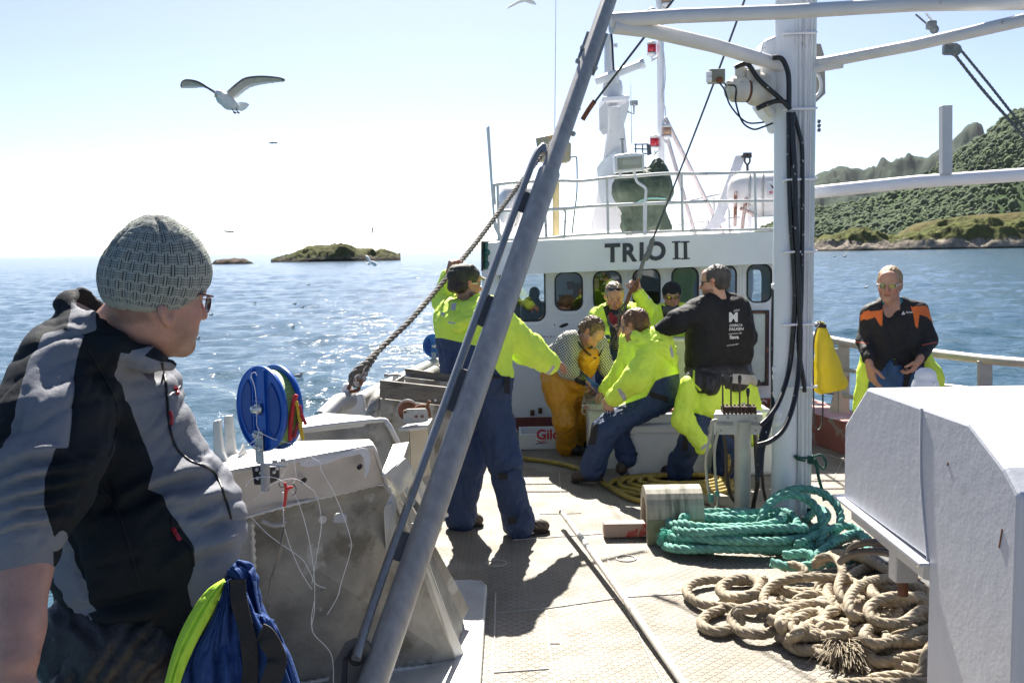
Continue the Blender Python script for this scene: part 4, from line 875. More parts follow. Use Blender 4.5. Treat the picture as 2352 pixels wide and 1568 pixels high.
# fairlead
t=thing('fairlead','white cast fairlead eye on the port rail holding the twisted rope','fairlead',P(805,966,5.55)); fd=5.55
mb=MB(); pts=[(776,966),(777,915),(782,903),(786,888),(794,880),(803,882),(808,890),(806,902),(812,908),(830,902),(834,910),(838,940),(848,966)]
mb.slab([P(x,y,fd) for x,y in pts],(0,.07,0)); mb.build('casting',M('fairlead_white',(.78,.78,.78),.35,bump=.2),t,bevel=.018)
mb=MB(); mb.tube(smooth([P(800,893,fd-.02),P(806,882,fd-.03),P(815,880,fd-.03),P(824,887,fd-.02),P(822,895,fd-.02),P(812,898,fd-.02),P(803,899,fd-.02)],4),.011,8); mb.build('shackle',rust,t)
mb=MB(); mb.tube([P(740,962,5.35),P(778,925,5.5),P(812,915,5.6)],.052,18); mb.build('pipe_end',alub,t)
# mooring rope
RP=[(817,874,5.55),(832,846,5.62),(852,824,5.7),(880,795,5.85),(912,765,6.0),(945,733,6.15),(1000,670,6.5),(1037,625,6.72),(1090,562,7.1),(1150,482,7.6),(1215,395,8.1),(1330,250,9.0)]
t=thing('taut_rope','grey brown twisted rope pulled tight from fairlead up past the raised hand','rope',P(812,885,5.55))
rp=M('old_rope',(.155,.135,.11),.85,var=.3,vs=30,bump=.8,bs=120,dirt=((.33,.31,.28),14,.6))
mb=MB(); mb.rope([P(*q) for q in RP],.0185,3,.15); mb.build('rope_strand',rp,t)
mb=MB(); mb.rope([P(*q) for q in [(868,806,5.72),(846,828,5.6),(826,844,5.53),(811,858,5.5),(806,872,5.5),(811,884,5.5)]],.0175,3,.13); mb.rope([P(*q) for q in [(811,884,5.5),(824,882,5.5),(835,868,5.52),(844,845,5.6),(862,818,5.72)]],.0165,3,.13); mb.build('eye_splice',rp,t)
mb=MB(); mb.tube(smooth([P(828,862,5.5),P(817,870,5.47),P(816,880,5.47),P(824,884,5.47),P(834,872,5.48),P(838,855,5.5)],4),.010,8); mb.build('thimble',M('white_rust',(.5,.45,.4),.6,dirt=((.22,.09,.04),18,.5)),t)
# ---- hopper (line hauling station) ----
t=thing('hauling_station','large weathered aluminium housing with slanted sides bolted inside the port bulwark','hauling station',P(900,1540,4.2))
A=lambda x,y,d: P(x,y,d)
front=[A(546,1190,3.62),A(877,1108,4.02),A(899,1136,4.06),A(1051,1525,4.36),A(540,1640,3.98)]
mb=MB(); mb.slab(front,(0,.02,0)); mb.build('front_plate',alu,t,bevel=.004)
band=[A(500,1084,3.38),A(842,1023,3.78),A(858,1022,3.80),(A(868,1040,3.83)),A(899,1136,3.96),A(890,1136,3.95),A(877,1110,3.93),A(546,1190,3.52),A(520,1212,3.50)]
mb=MB(); mb.slab(band,(-.02,.10,0)); mb.build('upper_band',M('band_alu',(.48,.45,.42),.55,.15,var=.15,vs=5,bump=.4,bs=60,dirt=[((.62,.6,.57),5,.62,.06),((.33,.29,.25),8,.66,.1)]),t,bevel=.012)
mb=MB(); mb.slab([A(500,1083,3.38),A(842,1022,3.78),A(858,1021,3.80),A(850,1008,4.0),A(690,1012,4.05),A(560,1034,3.85),A(480,1048,3.65)],(0,0,-.02)); mb.build('top_plate',alub,t,bevel=.004)
# chipped paint frame on the band
mb=MB()
pa=[(690,1060),(700,1058),(740,1050),(790,1038),(832,1028),(845,1030),(851,1050),(848,1078),(841,1098),(836,1096),(838,1078),(835,1050),(828,1042),(790,1050),(750,1064),(706,1072),(690,1068)]
def bd(x): return 3.38+(x-500)/342*.40-.006
mb.slab([A(x,y,bd(x)) for x,y in pa],(0,-.004,0)); mb.build('flaked_paint',M('flaked_paint',(.62,.61,.59),.6,bump=1,bs=80),t)
mb=MB()
for x,y in ((700,1101),(828,1070)): 
    c=A(x,y,bd(x)+.02); mb.cyl(c,c+Vector((-.002,-.025,0)),.009)
mb.build('bolt_hole',black,t)
# weld beads
def bead(pts,r=.008,m=None):
    pp=resample(smooth(pts,4),.012); mb=MB(); mb.tube(pp,[r*(1+.35*math.sin(i*1.9)+.2*random.random()) for i in range(len(pp))],8); mb.build('weld_bead',m or alub,t)
bead([A(548,1193,3.50),A(640,1166,3.60),A(800,1128,3.86),A(880,1112,3.95),A(900,1138,3.98)],.006)
bead([A(578,1200,3.62),A(582,1300,3.7),A(586,1420,3.8)],.009)
bead([A(560,1600,3.9),A(800,1550,4.15),A(1050,1523,4.33)],.010)
mb=MB(); mb.slab([A(545,1192,3.60),A(575,1200,3.62),A(588,1600,3.94),A(540,1610,3.94)],(0,-.012,0)); mb.build('edge_strip',galv,t)
# small fittings on plate
mb=MB(); c=A(741,1189,3.83); mb.cyl(c,c+Vector((.004,-.022,0)),.016); mb.build('round_stud',alub,t)
mb=MB(); mb.slab([A(767,1198,3.83),A(768,1182,3.83),A(773,1177,3.83),A(791,1177,3.83),A(797,1182,3.83),A(797,1198,3.83)],(0,-.015,0)); mb.build('square_pad',alub,t,bevel=.003)
mb=MB(); mb.slab([A(885,1160,3.97),A(900,1152,3.97),A(896,1266,4.10),A(887,1268,4.10),A(882,1170,3.97)],(0,-.01,0)); mb.slab([A(886,1160,3.96),A(900,1130,3.98),A(910,1152,4.0),A(908,1210,4.04),A(897,1266,4.1),A(899,1153,3.97)],(.0,.012,0)); mb.build('angle_bracket',M('bracket_light',(.5,.5,.48),.5),t)
mb=MB(); mb.tube(smooth([A(600,1195,3.62),A(625,1206,3.64),A(648,1203,3.66),A(655,1192,3.66)],4),.010,8); mb.build('pad_eye',galv,t)
# right side flanges sloping down to the deck
mb=MB(); mb.slab([A(878,1086,3.95),A(906,1100,4.15),A(960,1190,4.35),A(1076,1398,4.75),A(1061,1426,4.72),A(1073,1469,4.66),A(1067,1497,4.60),A(1051,1525,4.45),A(899,1136,4.04)],(.004,.018,0)); mb.build('side_flange',alu,t,bevel=.003)
mb=MB(); mb.slab([A(944,1200,4.08),A(951,1200,4.07),A(1040,1440,4.33),A(1066,1498,4.42),A(1050,1520,4.38),A(1010,1400,4.26)],(0,-.012,0)); mb.build('angle_bar',alub,t,bevel=.002)
mb=MB(); mb.slab([A(876,1083,3.86),A(903,1019,4.10),A(940,1013,4.18),A(926,1053,4.02),A(884,1090,3.86)],(.0,0,-.014)); mb.build('chute_lip',alub,t,bevel=.003)
mb=MB(); mb.slab([A(884,1090,3.88),A(926,1052,4.02),A(941,1075,4.15),A(936,1110,4.2),A(915,1135,4.10)],(.012,.01,0)); mb.build('chute_side',M('bracket_light',(.5,.5,.48)),t,bevel=.002)
mb=MB(); mb.slab([A(926,1053,4.05),A(960,1090,4.4),A(1030,1180,4.8),A(990,1190,4.6),A(940,1120,4.25)],(.0,0,-.012)); mb.build('drip_tray',alub,t)
# second frame behind
mb=MB(); mb.slab([A(690,988,4.35),A(880,967,4.55),A(893,975,4.56),A(915,1022,4.6),A(905,1110,4.5),A(690,1110,4.3)],(0,.02,0)); mb.build('rear_plate',alu,t,bevel=.004)
mb=MB(); mb.tube(smooth([A(680,987,4.3),A(760,976,4.4),A(872,965,4.55),A(889,972,4.56),A(900,990,4.56),A(917,1024,4.58)],4),.013,8); mb.slab([A(680,986,4.3),A(873,965,4.55),A(850,955,4.8),A(745,948,4.75),A(700,960,4.5)],(0,0,-.02)); mb.build('rear_rim',alub,t)
# U-shaped roller horns at the left
for i,(o_,dd) in enumerate(((0,3.55),(38,3.7))):
    mb=MB(); pts=[(488+o_,968),(504+o_,964),(507+o_,1000),(512+o_,1040),(522+o_,1062),(536+o_,1070),(540+o_,1090),(490+o_,1096)] if i==0 else [(514,956),(531,954),(535,1000),(540,1035),(556,1058),(570,1064),(570,1078),(530,1082),(516,1040)]
    mb.slab([A(x,y,dd) for x,y in pts],(0,.03,0)); mb.build('roller_horn',alub,t,bevel=.004)
mb=MB(); mb.slab([A(524,1066,3.55),A(545,1052,3.6),A(556,1020,3.65),A(562,1052,3.7),A(575,1066,3.7),A(560,1080,3.6)],(0,.02,0)); mb.build('horn_web',alub,t)
# mounting block and bolts under the reel bracket
mb=MB(); mb.slab([A(582,1068,3.40),A(643,1066,3.46),A(643,1098,3.46),A(620,1108,3.44),A(588,1110,3.40)],(0,-.03,0)); mb.build('black_mount',black,t,bevel=.006)
mb=MB(); c=A(609,1066,3.36); mb.cyl(c,A(610,1126,3.36),.0155); mb.build('mount_pin',galv,t)
for x,y in ((590,1078),(599,1086),(592,1098),(629,1084),(636,1076)): 
    mb=MB(); mb.sph(A(x,y,3.37),.006,8); mb.build('rivet',alub,t)
for x,y in ((631,1062),(650,1058)): 
    mb=MB(); mb.box(A(x,y-3,3.5),(.018,.014,.010)); mb.build('bolt_head',galv,t,bevel=.002)
# ---- blue reels ----
blue=M('blue_plastic',(.005,.09,.42),.32,var=.14,vs=7,bump=.12,bs=80,coat=.15,dirt=[((.10,.22,.42),9,.70,.12)])
blue2=M('blue_plastic_faded',(.04,.17,.48),.45,var=.15,vs=6)
def reel(c,nrm,r,wd,mats,label,full=True):
    t=thing('line_reel',label,'line reel',c-Vector((0,0,r)),'blue line reels')
    x,y,d=frame(nrm); zv=Vector((0,0,1)); xv=zv.cross(nrm).normalized(); nv=Vector(nrm).normalized()
    def q(a,b_,h): return c+xv*a+zv*b_+nv*h
    for k,h in enumerate((0,-wd)):
        prof=[(r*.30,h-.006),(r*.95,h-.006),(r*1.0,h-.004),(r*1.0,h+.006),(r*.96,h+.008),(r*.86,h+.003),(r*.84,h-.001),(r*.30,h-.001)]
        cu=bpy.data.curves.new('c','CURVE'); 
        # flange with two kidney openings
        def tf(a,b_,z): return q(a,b_,h+z)
        kid=[]
        if k==0:
            for sg in (1,-1):
                pts=[]
                for i in range(13): 
                    an=R(-52+104*i/12); pts.append((sg*(r*.80*math.cos(an)),r*.80*math.sin(an)))
                for i in range(9): 
                    an=R(38-76*i/8); pts.append((sg*(r*.33+r*.06*math.cos(an)*0+r*.03),r*.62*math.sin(R(52))*(1-2*i/8)*1.0))
                kid.append(pts)
        outer=[(r*.985*math.cos(a),r*.985*math.sin(a)) for a in np.linspace(0,2*math.pi,64,endpoint=False)]
        vs,fs=holed(outer,[],.008,tf); mb=MB(); mb.add(vs,fs)
        mb.lathe(c+nv*h,nv,[(r*.955,-.006),(r,-.006),(r*1.005,0),(r,.008),(r*.975,.010),(r*.955,.004)],56); mb.build('flange',mats,t)
        if k==0:
            for pts in kid:
                vs,fs=holed(pts,[],.002,lambda a,b_,z: q(a,b_,.0055+z)); mb=MB(); mb.add(vs,fs); mb.tube([q(a,b_,.006) for a,b_ in pts],.0035,6,closed=True); mb.build('recess',M('blue_recess',(.004,.05,.26),.4),t)
            mb=MB()
            for sx in (-.24,.24): mb.bar(q(r*sx,-r*.93,.006),q(r*sx,r*.93,.006),.006,.012,upv=nv)
            for sy in (-.28,.28) if full else (): mb.bar(q(-r*.2,r*sy*.6,.006),q(r*.2,r*sy*.6,.006),.006,.010,upv=nv)
            mb.build('rib',mats,t)
    mb=MB(); mb.cyl(q(0,0,-wd),q(0,0,0),r*.89,n=40); mb.build('line_core',M('green_line',(.25,.42,.12),.45,var=.5,vs=60,bump=1,bs=160,stretch=(1,1,6)),t)
    mb=MB(); mb.lathe(q(0,0,.01),nv,[(.001,.030),(.012,.030),(.013,.014),(.019,.013),(.020,.0)],6,); mb.build('axle_nut',M('bright_steel',(.6,.6,.58),.25,.8),t)
    return t,q
c=P(601,938,3.38); nr_=Vector((-math.sin(R(43)),-math.cos(R(43)),.03))
t1,q1=reel(c,nr_,.147,.062,blue,'large blue plastic line reel with green line and red lures, nearest on the left')
mb=MB(); st_=M('bracket_galv',(.42,.42,.41),.4,.5,var=.15)
q=q1; mb.slab([q(-.018,-.075,.022),q(.030,-.075,.022),q(.030,-.185,.022),q(-.018,-.185,.022)],nr_*-.005); mb.slab([q(-.018,-.185,.022),q(.030,-.185,.022),q(.11,-.188,-.02),q(.07,-.188,-.02)],(0,0,-.005)); mb.build('bracket',st_,t1,bevel=.002)
for a,b_ in ((-.010,-.09),(.020,-.092),(-.010,-.132),(.020,-.134)):
    mb=MB(); mb.lathe(q(a,b_,.022),nr_,[(.001,.009),(.0085,.009),(.0085,0)],6); mb.build('bracket_bolt',M('bright_steel',(.6,.6,.58)),t1)
# fishing line tangle and lures
ln=M('nylon_line',(.75,.76,.76),.3)
t=thing('fishing_line','loose white nylon fishing line hanging in loops from the large blue reel','fishing line',P(700,1568,3.4))
fl=[[(576,868),(578,858),(586,855),(590,862)],[(577,866),(585,890),(589,930),(590,975),(595,990),(585,1010),(560,1030),(510,1080)],[(595,992),(630,1008),(670,1018)],
    [(672,1020),(664,1050),(655,1080),(646,1095)],[(673,1018),(676,1060),(680,1095),(672,1110)],[(702,1028),(716,1050),(735,1062),(738,1080),(762,1122),(787,1180),(806,1240),(804,1270),(783,1340),(775,1370),(752,1410)],
    [(564,1118),(578,1100),(610,1094),(640,1100),(665,1120),(690,1165),(712,1250),(722,1330),(722,1400),(718,1450),(760,1500),(766,1568)],
    [(582,1150),(620,1115),(650,1102),(680,1100),(705,1115),(728,1140),(738,1200),(730,1260),(716,1340)],
    [(575,1185),(620,1230),(690,1280),(710,1310),(725,1340),(748,1350)],[(650,1130),(652,1200),(665,1250),(690,1310),(716,1352)],[(718,1450),(715,1420),(722,1380)]]
for pts in fl:
    mb=MB(); pp=[P(x,y,3.30+(y-1000)*.00035+.004*i) for i,(x,y) in enumerate(pts)]; mb.tube(smooth(pp,7),.0013,6); mb.build('line_loop',ln,t)
red_l=M('red_rubber',(.5,.012,.02),.4); yel_l=M('yellow_rubber',(.65,.42,.02),.4)
for pts,m,r,lb,cat in (([(682,906),(676,918),(672,940),(668,968),(667,990),(667,1012)],red_l,.008,'thick red rubber lure curving down the right side of the large reel','lure'),([(679,920),(684,935),(688,960),(691,985),(696,1010)],yel_l,.007,'yellow rubber lure tube beside the red ones on the large reel','lure'),([(688,930),(692,950),(700,968),(703,975)],red_l,.006,'short red rubber lure with pointed tip at the right rim of the large reel','lure'),([(692,940),(688,965),(680,985),(676,1005)],M('dark_red_rubber',(.30,.01,.03),.4),.006,'dark red rubber lure hanging in the middle of the large reel side','lure')):
    mb=MB(); mb.tube(smooth([P(x,y,3.30) for x,y in pts],5),[r*.5]+[r]*(len(smooth([(0,0,0)]*len(pts),5))-2)+[r*.5],8); mb.single('rubber_lure',m,lb,cat,'rubber lures on the large reel')
t=thing('hook_lure','small orange red lure with black treble hook hanging below the reel bracket','lure',P(650,1165,3.3))
mb=MB(); mb.tube(smooth([P(654,1108,3.3),P(657,1125,3.3),P(655,1145,3.3),P(653,1162,3.3)],4),.0055,8); mb.tube(smooth([P(655,1128,3.3),P(664,1120,3.3),P(672,1118,3.3)],4),.005,8); mb.build('rubber_body',M('orange_red',(.65,.03,.02),.4),t)
for pts in ([(640,1108),(645,1118),(655,1116)],[(672,1110),(680,1120),(678,1132),(672,1136)]):
    mb=MB(); mb.tube(smooth([P(x,y,3.3) for x,y in pts],4),.0015,6); mb.build('treble_hook',black,t)
mb=MB(); mb.cyl(P(652,1170,3.32),P(654,1210,3.34),.0012); mb.tube([P(653+5*math.cos(a),1196+6*math.sin(a),3.33) for a in np.linspace(0,6.28,14,endpoint=False)],.001,5,closed=True); mb.slab([P(649,1208,3.36),P(655,1208,3.36),P(648,1270,3.42),P(626,1325,3.44),P(622,1324,3.44),P(640,1270,3.42)],(0,-.002,0)); mb.tube([P(622,1327,3.44),P(620,1345,3.44),P(617,1365,3.44)],.004,6); mb.build('leader',M('leader_grey',(.2,.19,.17),.5,.3),t)
# second reel
c2=P(998,794,8.0); t2,q2=reel(c2,Vector((-.25,-.97,0)),.098,.03,blue2,'small faded blue line reel farther off by the wheelhouse rail',False)
mb=MB(); mb.slab([q2(-.02,-.05,.02),q2(.02,-.05,.02),q2(.02,-.17,.02),q2(-.02,-.17,.02)],(0,.006,0)); mb.build('bracket',st_,t2)
mb=MB(); mb.tube(smooth([P(1010,850,7.9),P(1014,862,7.9),P(1012,872,7.9),P(1006,876,7.9)],4),.007,6); mb.build('orange_lure',M('orange_red',(.65,.03,.02)),t2)
mb=MB(); mb.slab([P(960,870,7.7),P(975,848,7.8),P(1030,840,7.9),P(1032,885,7.9),P(960,890,7.7)],(0,.3,0)); o=mb.single('rail_housing',alu,'aluminium plate housing under the small faded reel','housing',bevel=.006)
# ---- wooden sided bins ----
wood=M('weathered_wood',(.16,.14,.11),.8,var=.35,vs=4,bump=.8,bs=30,stretch=(1,1,7),dirt=((.08,.065,.05),4,.55))
t=thing('wood_sided_bin','grey aluminium bin topped with two weathered wooden boards','bin',P(945,1060,5.5))
mb=MB(); mb.slab([P(872,873,5.3),P(1040,891,5.3),P(1040,934,5.3),P(872,914,5.3)],(0,.03,0)); mb.build('front_board',wood,t,bevel=.003)
mb=MB(); mb.slab([P(929,846,6.2),P(1060,864,6.2),P(1060,884,6.2),P(932,867,6.2)],(0,.03,0)); mb.build('rear_board',wood,t,bevel=.003)
mb=MB(); mb.slab([P(873,915,5.32),P(1045,935,5.32),P(1045,1110,5.32),P(880,1110,5.32)],(0,.02,0)); mb.slab([P(930,866,6.15),P(1050,880,6.15),P(1050,960,6.15),P(930,960,6.15)],(0,.02,0)); mb.slab([P(878,890,5.34),P(925,862,6.1),P(928,960,6.1),P(880,1050,5.34)],(.01,0,0)); mb.build('bin_wall',alu,t)
mb=MB(); mb.cyl(P(1000,919,5.29),P(1000,919,5.31),.008); mb.build('screw',alub,t)
t=thing('rail_clamp','small galvanised screw clamp on the port rail beside the wooden bin','clamp',P(915,880,6.2))
mb=MB(); mb.tube([P(884,863,6.2),P(905,860,6.2),P(943,865,6.2)],.008,8); mb.sph(P(887,862,6.2),.016,8); mb.build('screw',galv,t)
mb=MB(); mb.slab([P(902,858,6.2),P(912,856,6.2),P(916,882,6.2),P(900,884,6.2)],(0,.05,0)); mb.build('jaw',alub,t,bevel=.003)
# rusty sheave on pedestal
t=thing('rusty_sheave','rusty wheel with a worn whitish cheek plate on an aluminium pedestal','sheave',P(950,1085,4.9)); sd=4.85
mb=MB(); c=P(936,942,sd); mb.lathe(c,(.15,-1,0),[(.001,-.02),(.047,-.02),(.047,-.012),(.036,-.006),(.036,.006),(.047,.012),(.047,.02),(.001,.02)],28); mb.build('wheel',rust,t)
mb=MB(); mb.tube([c+Vector((math.cos(a)*.050,.01,math.sin(a)*.050)) for a in np.linspace(0,6.283,30,endpoint=False)],.0045,6,closed=True); mb.build('rim',galv,t)
mb=MB(); mb.slab([P(x,y,sd-.06) for x,y in [(926,943),(935,939),(977,938),(982,944),(984,966),(975,970),(930,974),(926,970)]],(0,.012,0)); pl_=mb.build('cheek_plate',M('cheek_paint',(.42,.42,.38),.6,var=.3,vs=14,dirt=((.2,.09,.04),16,.62)),t,bevel=.003)
for x,y in ((931,945),(956,956),(970,956)): 
    mb=MB(); c=P(x,y,sd-.06); mb.cyl(c,c+Vector((0,-.008,0)),.007); mb.build('bolt',rust,t)
mb=MB(); mb.tube(smooth([P(955,938,sd-.03),P(965,932,sd-.03),P(980,934,sd-.03),P(985,945,sd-.03),P(986,958,sd-.03)],4),.009,8); mb.tube([P(980,933,sd-.03),P(987,920,sd-.03)],.008,8); mb.build('lever',rust,t)
mb=MB(); mb.slab([P(915,984,4.78),P(939,972,4.95),P(993,960,4.95),P(982,979,4.75),P(939,984,4.72)],(0,0,-.012)); mb.build('pedestal_top',alub,t)
mb=MB(); mb.slab([P(916,985,4.78),P(938,985,4.73),P(944,1100,4.9),P(920,1090,4.92)],(.004,.01,0)); mb.slab([P(940,985,4.73),P(982,980,4.76),P(990,1090,4.92),P(946,1100,4.9)],(.0,.01,0)); mb.slab([P(982,980,4.76),P(992,961,4.94),P(1000,1060,5.1),P(990,1090,4.92)],(-.006,0,0)); mb.build('pedestal',M('pedestal_alu',(.42,.39,.33),.45,.4,var=.2,vs=5,bump=.2,bs=60),t,bevel=.002)
# ================= DECK GEAR =================
# lying pole
o=MB(); fa_=G(1292,1178,.10); ne=G(1585,1590,.025); mid=fa_.lerp(ne,.45)+Vector((.008,0,.0)); ps=smooth([fa_,mid,ne],8)
o.tube(ps,.0185,16); o.tube([fa_+(fa_-mid).normalized()*.03,fa_+(mid-fa_).normalized()*.01],.019,16,1); o=o.single('lying_pole',[M('pole_white_alu',(.62,.60,.55),.4,.2,dirt=((.4,.36,.3),10,.6)),black],'long pale aluminium pole lying on the deck, black cap at its far end','pole')
# arched cover
t=thing('arched_cover','concrete-coloured arched cover stained green, open at its left end','arched cover',G(1555,1255))
cr=M('arch_stained',(.36,.33,.26),.75,var=.2,vs=5,bump=.5,bs=40,stretch=(6,1,.8),dirt=[((.13,.13,.09),2.6,.52,.12),((.6,.62,.6),18,.74,.02)])
cA=G(1510,1252); cB=G(1620,1252); xa,xb=cA.x-.065,cB.x+.0; y0_=cA.y+.0; r_=.165; hz=.185
pts=[(y0_,0),(y0_,hz)]+[(y0_+r_-r_*math.cos(a),hz+r_*math.sin(a)) for a in np.linspace(0.15,math.pi-.15,12)]+[(y0_+2*r_,hz),(y0_+2*r_,0),(y0_+2*r_-.045,0),(y0_+2*r_-.045,hz-.02)]+[(y0_+r_-(r_-.045)*math.cos(a),hz-.02+(r_-.06)*math.sin(a)) for a in np.linspace(math.pi-.2,.2,10)]+[(y0_+.045,hz-.02),(y0_+.045,0)]
mb=MB(); mb.slab([(xa,y,z+.002) for y,z in pts],(xb-xa,0,0)); mb.build('shell',cr,t,bevel=.006)
mb=MB(); mb.box(((xa+xb)/2,y0_-.004,.085),(xb-xa-.01,.006,.16)); mb.build('moss_panel',M('moss_panel',(.20,.22,.12),.8,var=.3,vs=8,bump=.4),t)
mb=MB(); c=G(1440,1238); mb.box(c+Vector((0,.05,.058)),(.30,.10,.092)); o=mb.single('red_stained_block',M('block_red',(.38,.28,.22),.7,dirt=((.42,.07,.05),7,.54,.05),bump=.4),'beige block with red paint stains lying left of the arched cover','block',bevel=.008)
# valve stand
vd=6.5; t=thing('valve_stand','hydraulic lever valve bank on a steel post with four black levers','valve stand',G(1705,1190))
b0=G(1705,1190); 
mb=MB(); mb.tube([b0,Vector((b0.x,b0.y,P(1705,966,b0.y).z))],.056,28); mb.build('post',M('post_steel',(.46,.45,.40),.5,.35,var=.15,vs=6,bump=.2,bs=50,dirt=[((.3,.26,.2),16,.66,.05),((.25,.36,.30),2.2,.66,.15)]),t,bevel=.003)
vd=b0.y-.03
mb=MB(); mb.slab([P(1640,951,vd),P(1752,951,vd),P(1752,998,vd),P(1640,998,vd)],(0,.012,0)); mb.slab([P(1640,951,vd),P(1752,951,vd),P(1748,941,vd+.13),P(1644,941,vd+.13)],(0,0,-.008)); mb.build('plate',alub,t,bevel=.003)
for x,y in ((1672,959),(1736,959),(1656,988),(1736,988)):
    mb=MB(); c=P(x,y,vd); mb.cyl(c,c+Vector((0,-.006,0)),.008); mb.build('bolt',galv,t)
for x0_,x1_ in ((1647,1684),(1727,1743)):
    mb=MB(); mb.bar(P(x0_,973,vd-.012),P(x1_,974,vd-.012),.01,.018); mb.build('stiffener',galv,t)
mb=MB(); 
for i in range(9):
    c=P(1661+i*8.8,941,vd+.05); mb.box(c,(.021,.07,.055)); mb.cyl(c+Vector((0,-.035,-.01)),c+Vector((0,-.055,-.01)),.009); mb.cyl(c+Vector((0,0,.02)),c+Vector((0,0,.04)),.007)
mb.build('valve_block',M('valve_rust',(.07,.035,.025),.55,.2,var=.6,vs=30,dirt=((.3,.28,.26),26,.68,.03)),t,bevel=.002)
kn=M('knob_black',(.02,.02,.02),.4)
for x,yt in ((1660,863),(1679,864),(1699,862),(1718,892)):
    mb=MB(); a=P(x,yt+8,vd+.04); b_=P(x,935,vd+.04); mb.cyl(a,b_,.0055,.0065,10); lv=mb.build('lever',M('lever_steel',(.10,.06,.05),.5,.4),t)
    mb=MB(); hk=P(x,yt+9,vd+.04); mb.lathe(hk,(0,0,1),[(.001,-.032),(.008,-.03),(.012,-.005),(.0135,.012),(.011,.028),(.001,.034)],14); mb.build('knob',kn,lv)
for pts,r in (([(1647,965),(1636,968),(1634,990),(1626,1025),(1621,1060),(1625,1110),(1632,1150),(1640,1168)],.011),([(1650,990),(1645,1010),(1641,1040),(1643,1090),(1648,1130),(1650,1150),(1646,1165),(1636,1172)],.010)):
    mb=MB(); mb.tube(smooth([P(x,y,vd-.05) for x,y in pts],5),r,10); mb.build('pipe',M('pipe_steel',(.40,.38,.32),.45,.4),t)
mb=MB(); mb.cyl(P(1632,1135,vd-.06),P(1633,1152,vd-.06),.018); mb.cyl(P(1647,1128,vd-.06),P(1648,1138,vd-.06),.016); mb.build('green_coupling',M('green_coupling',(.10,.35,.28),.5),t)
for pts,r in (([(1662,995),(1668,1040),(1668,1090),(1676,1130),(1690,1155),(1712,1175)],.012),([(1676,998),(1690,1010),(1692,1040),(1680,1080),(1672,1100),(1680,1140),(1700,1160)],.012),([(1735,998),(1738,1060),(1740,1110),(1732,1150),(1728,1185)],.016),([(1742,1010),(1750,1080),(1755,1130),(1765,1165)],.011)):
    mb=MB(); mb.tube(smooth([P(x,y,vd+.12) for x,y in pts],5),r,10); mb.build('hose',M('brown_hose',(.07,.05,.035),.5,var=.3),t)
mb=MB(); c=G(1700,1197); mb.lathe(c,(0,0,1),[(.001,.004),(.19,.004),(.19,.018),(.17,.02),(.001,.02)],30); mb.build('black_base',black,t)
mb=MB(); mb.slab([G(1600,1140,.03),G(1640,1128,.03),G(1760,1165,.03),G(1755,1182,.03),G(1620,1150,.03)],(0,0,-.02)); mb.build('foot_plate',M('brown_plate',(.28,.24,.17),.6),t)
# speckled hose fan right of valve stand, down to deck
mb=MB()
for k in range(4): mb.tube(smooth([P(1776-k*3,940+k*4,6.5),P(1765-k*4,985,6.45),P(1752-k*3,1030,6.4),P(1748-k*3,1080+k*8,6.35)],5),.016,10)
mb.single('hose_bundle',speck,'bundle of black hoses speckled with white paint between valve stand and mast','hose')
# yellow hose
hy=M('yellow_hose',(.33,.24,.045),.5,var=.3,vs=12,bump=.15,dirt=((.12,.09,.03),9,.6))
hp=[G(1095,1047,.03),G(1150,1047,.025),G(1225,1055,.025),G(1300,1067,.025),G(1365,1092,.025),G(1400,1118,.025),G(1440,1140,.025),G(1480,1150,.025)]
c=G(1545,1112,.03); yc=c.y
for k in range(5):
    rx=.50-.06*k; ry=.36-.05*k
    for a in np.linspace(-100,250,10 if k else 9): hp.append(Vector((c.x+.02*k+rx*math.cos(R(a)),c.y+ry*math.sin(R(a)),.026+.012*k)))
hp+= [P(1650,1110,c.y+.1),P(1672,1070,c.y+.1),P(1668,1020,c.y+.1),P(1650,1000,c.y+.1)]
o=MB().tube(smooth(hp,5),.0205,12).single('yellow_hose',hy,'dirty yellow hose lying on deck and coiled beside the man in black fleece','hose')
# ---- white seat box ----
t=thing('white_box','white painted deck box with lipped lid that the seated man leans on','deck box',G(1560,1095))
bx=G(1446,1097); by=bx.y; xr=P(1778,1090,by).x
def zz(py,d): return P(1500,py,d).z
mb=MB(); z1=zz(993,by); mb.box(((bx.x+xr)/2,by+.35,z1/2),(xr-bx.x,.7,z1)); bxm=M('box_white',(.74,.75,.73),.45,var=.05,bump=.15,bs=50,dirt=[((.2,.16,.12),26,.76,.02),((.5,.4,.28),3,.72,.1)]); mb.build('body',bxm,t,bevel=.03)
z0=zz(996,by-.04); z2=zz(977,by-.04); mb=MB(); mb.box(((bx.x+xr)/2,by+.35,(z0+z2)/2),(xr-bx.x+.07,.77,z2-z0)); mb.build('lid_lip',bxm,t,bevel=.015)
z3=zz(951,by+.02); mb=MB(); mb.box(((bx.x+xr)/2+.03,by+.36,(z2+z3)/2),(xr-bx.x-.03,.66,z3-z2-.002)); mb.build('lid',bxm,t,bevel=.012)
mb=MB(); mb.box((bx.x+.32,by+.36,z3+.012),(.5,.5,.02)); mb.build('red_seal',M('red_seal',(.28,.05,.03),.6),t)
mb=MB(); mb.box((bx.x+.36,by+.50,z3+.06),(.36,.3,.07)); mb.single('folded_sheet',M('beige_sheet',(.4,.34,.3),.7,bump=.5),'beige folded sheet lying on the white deck box behind the seated man','sheet',bevel=.03)
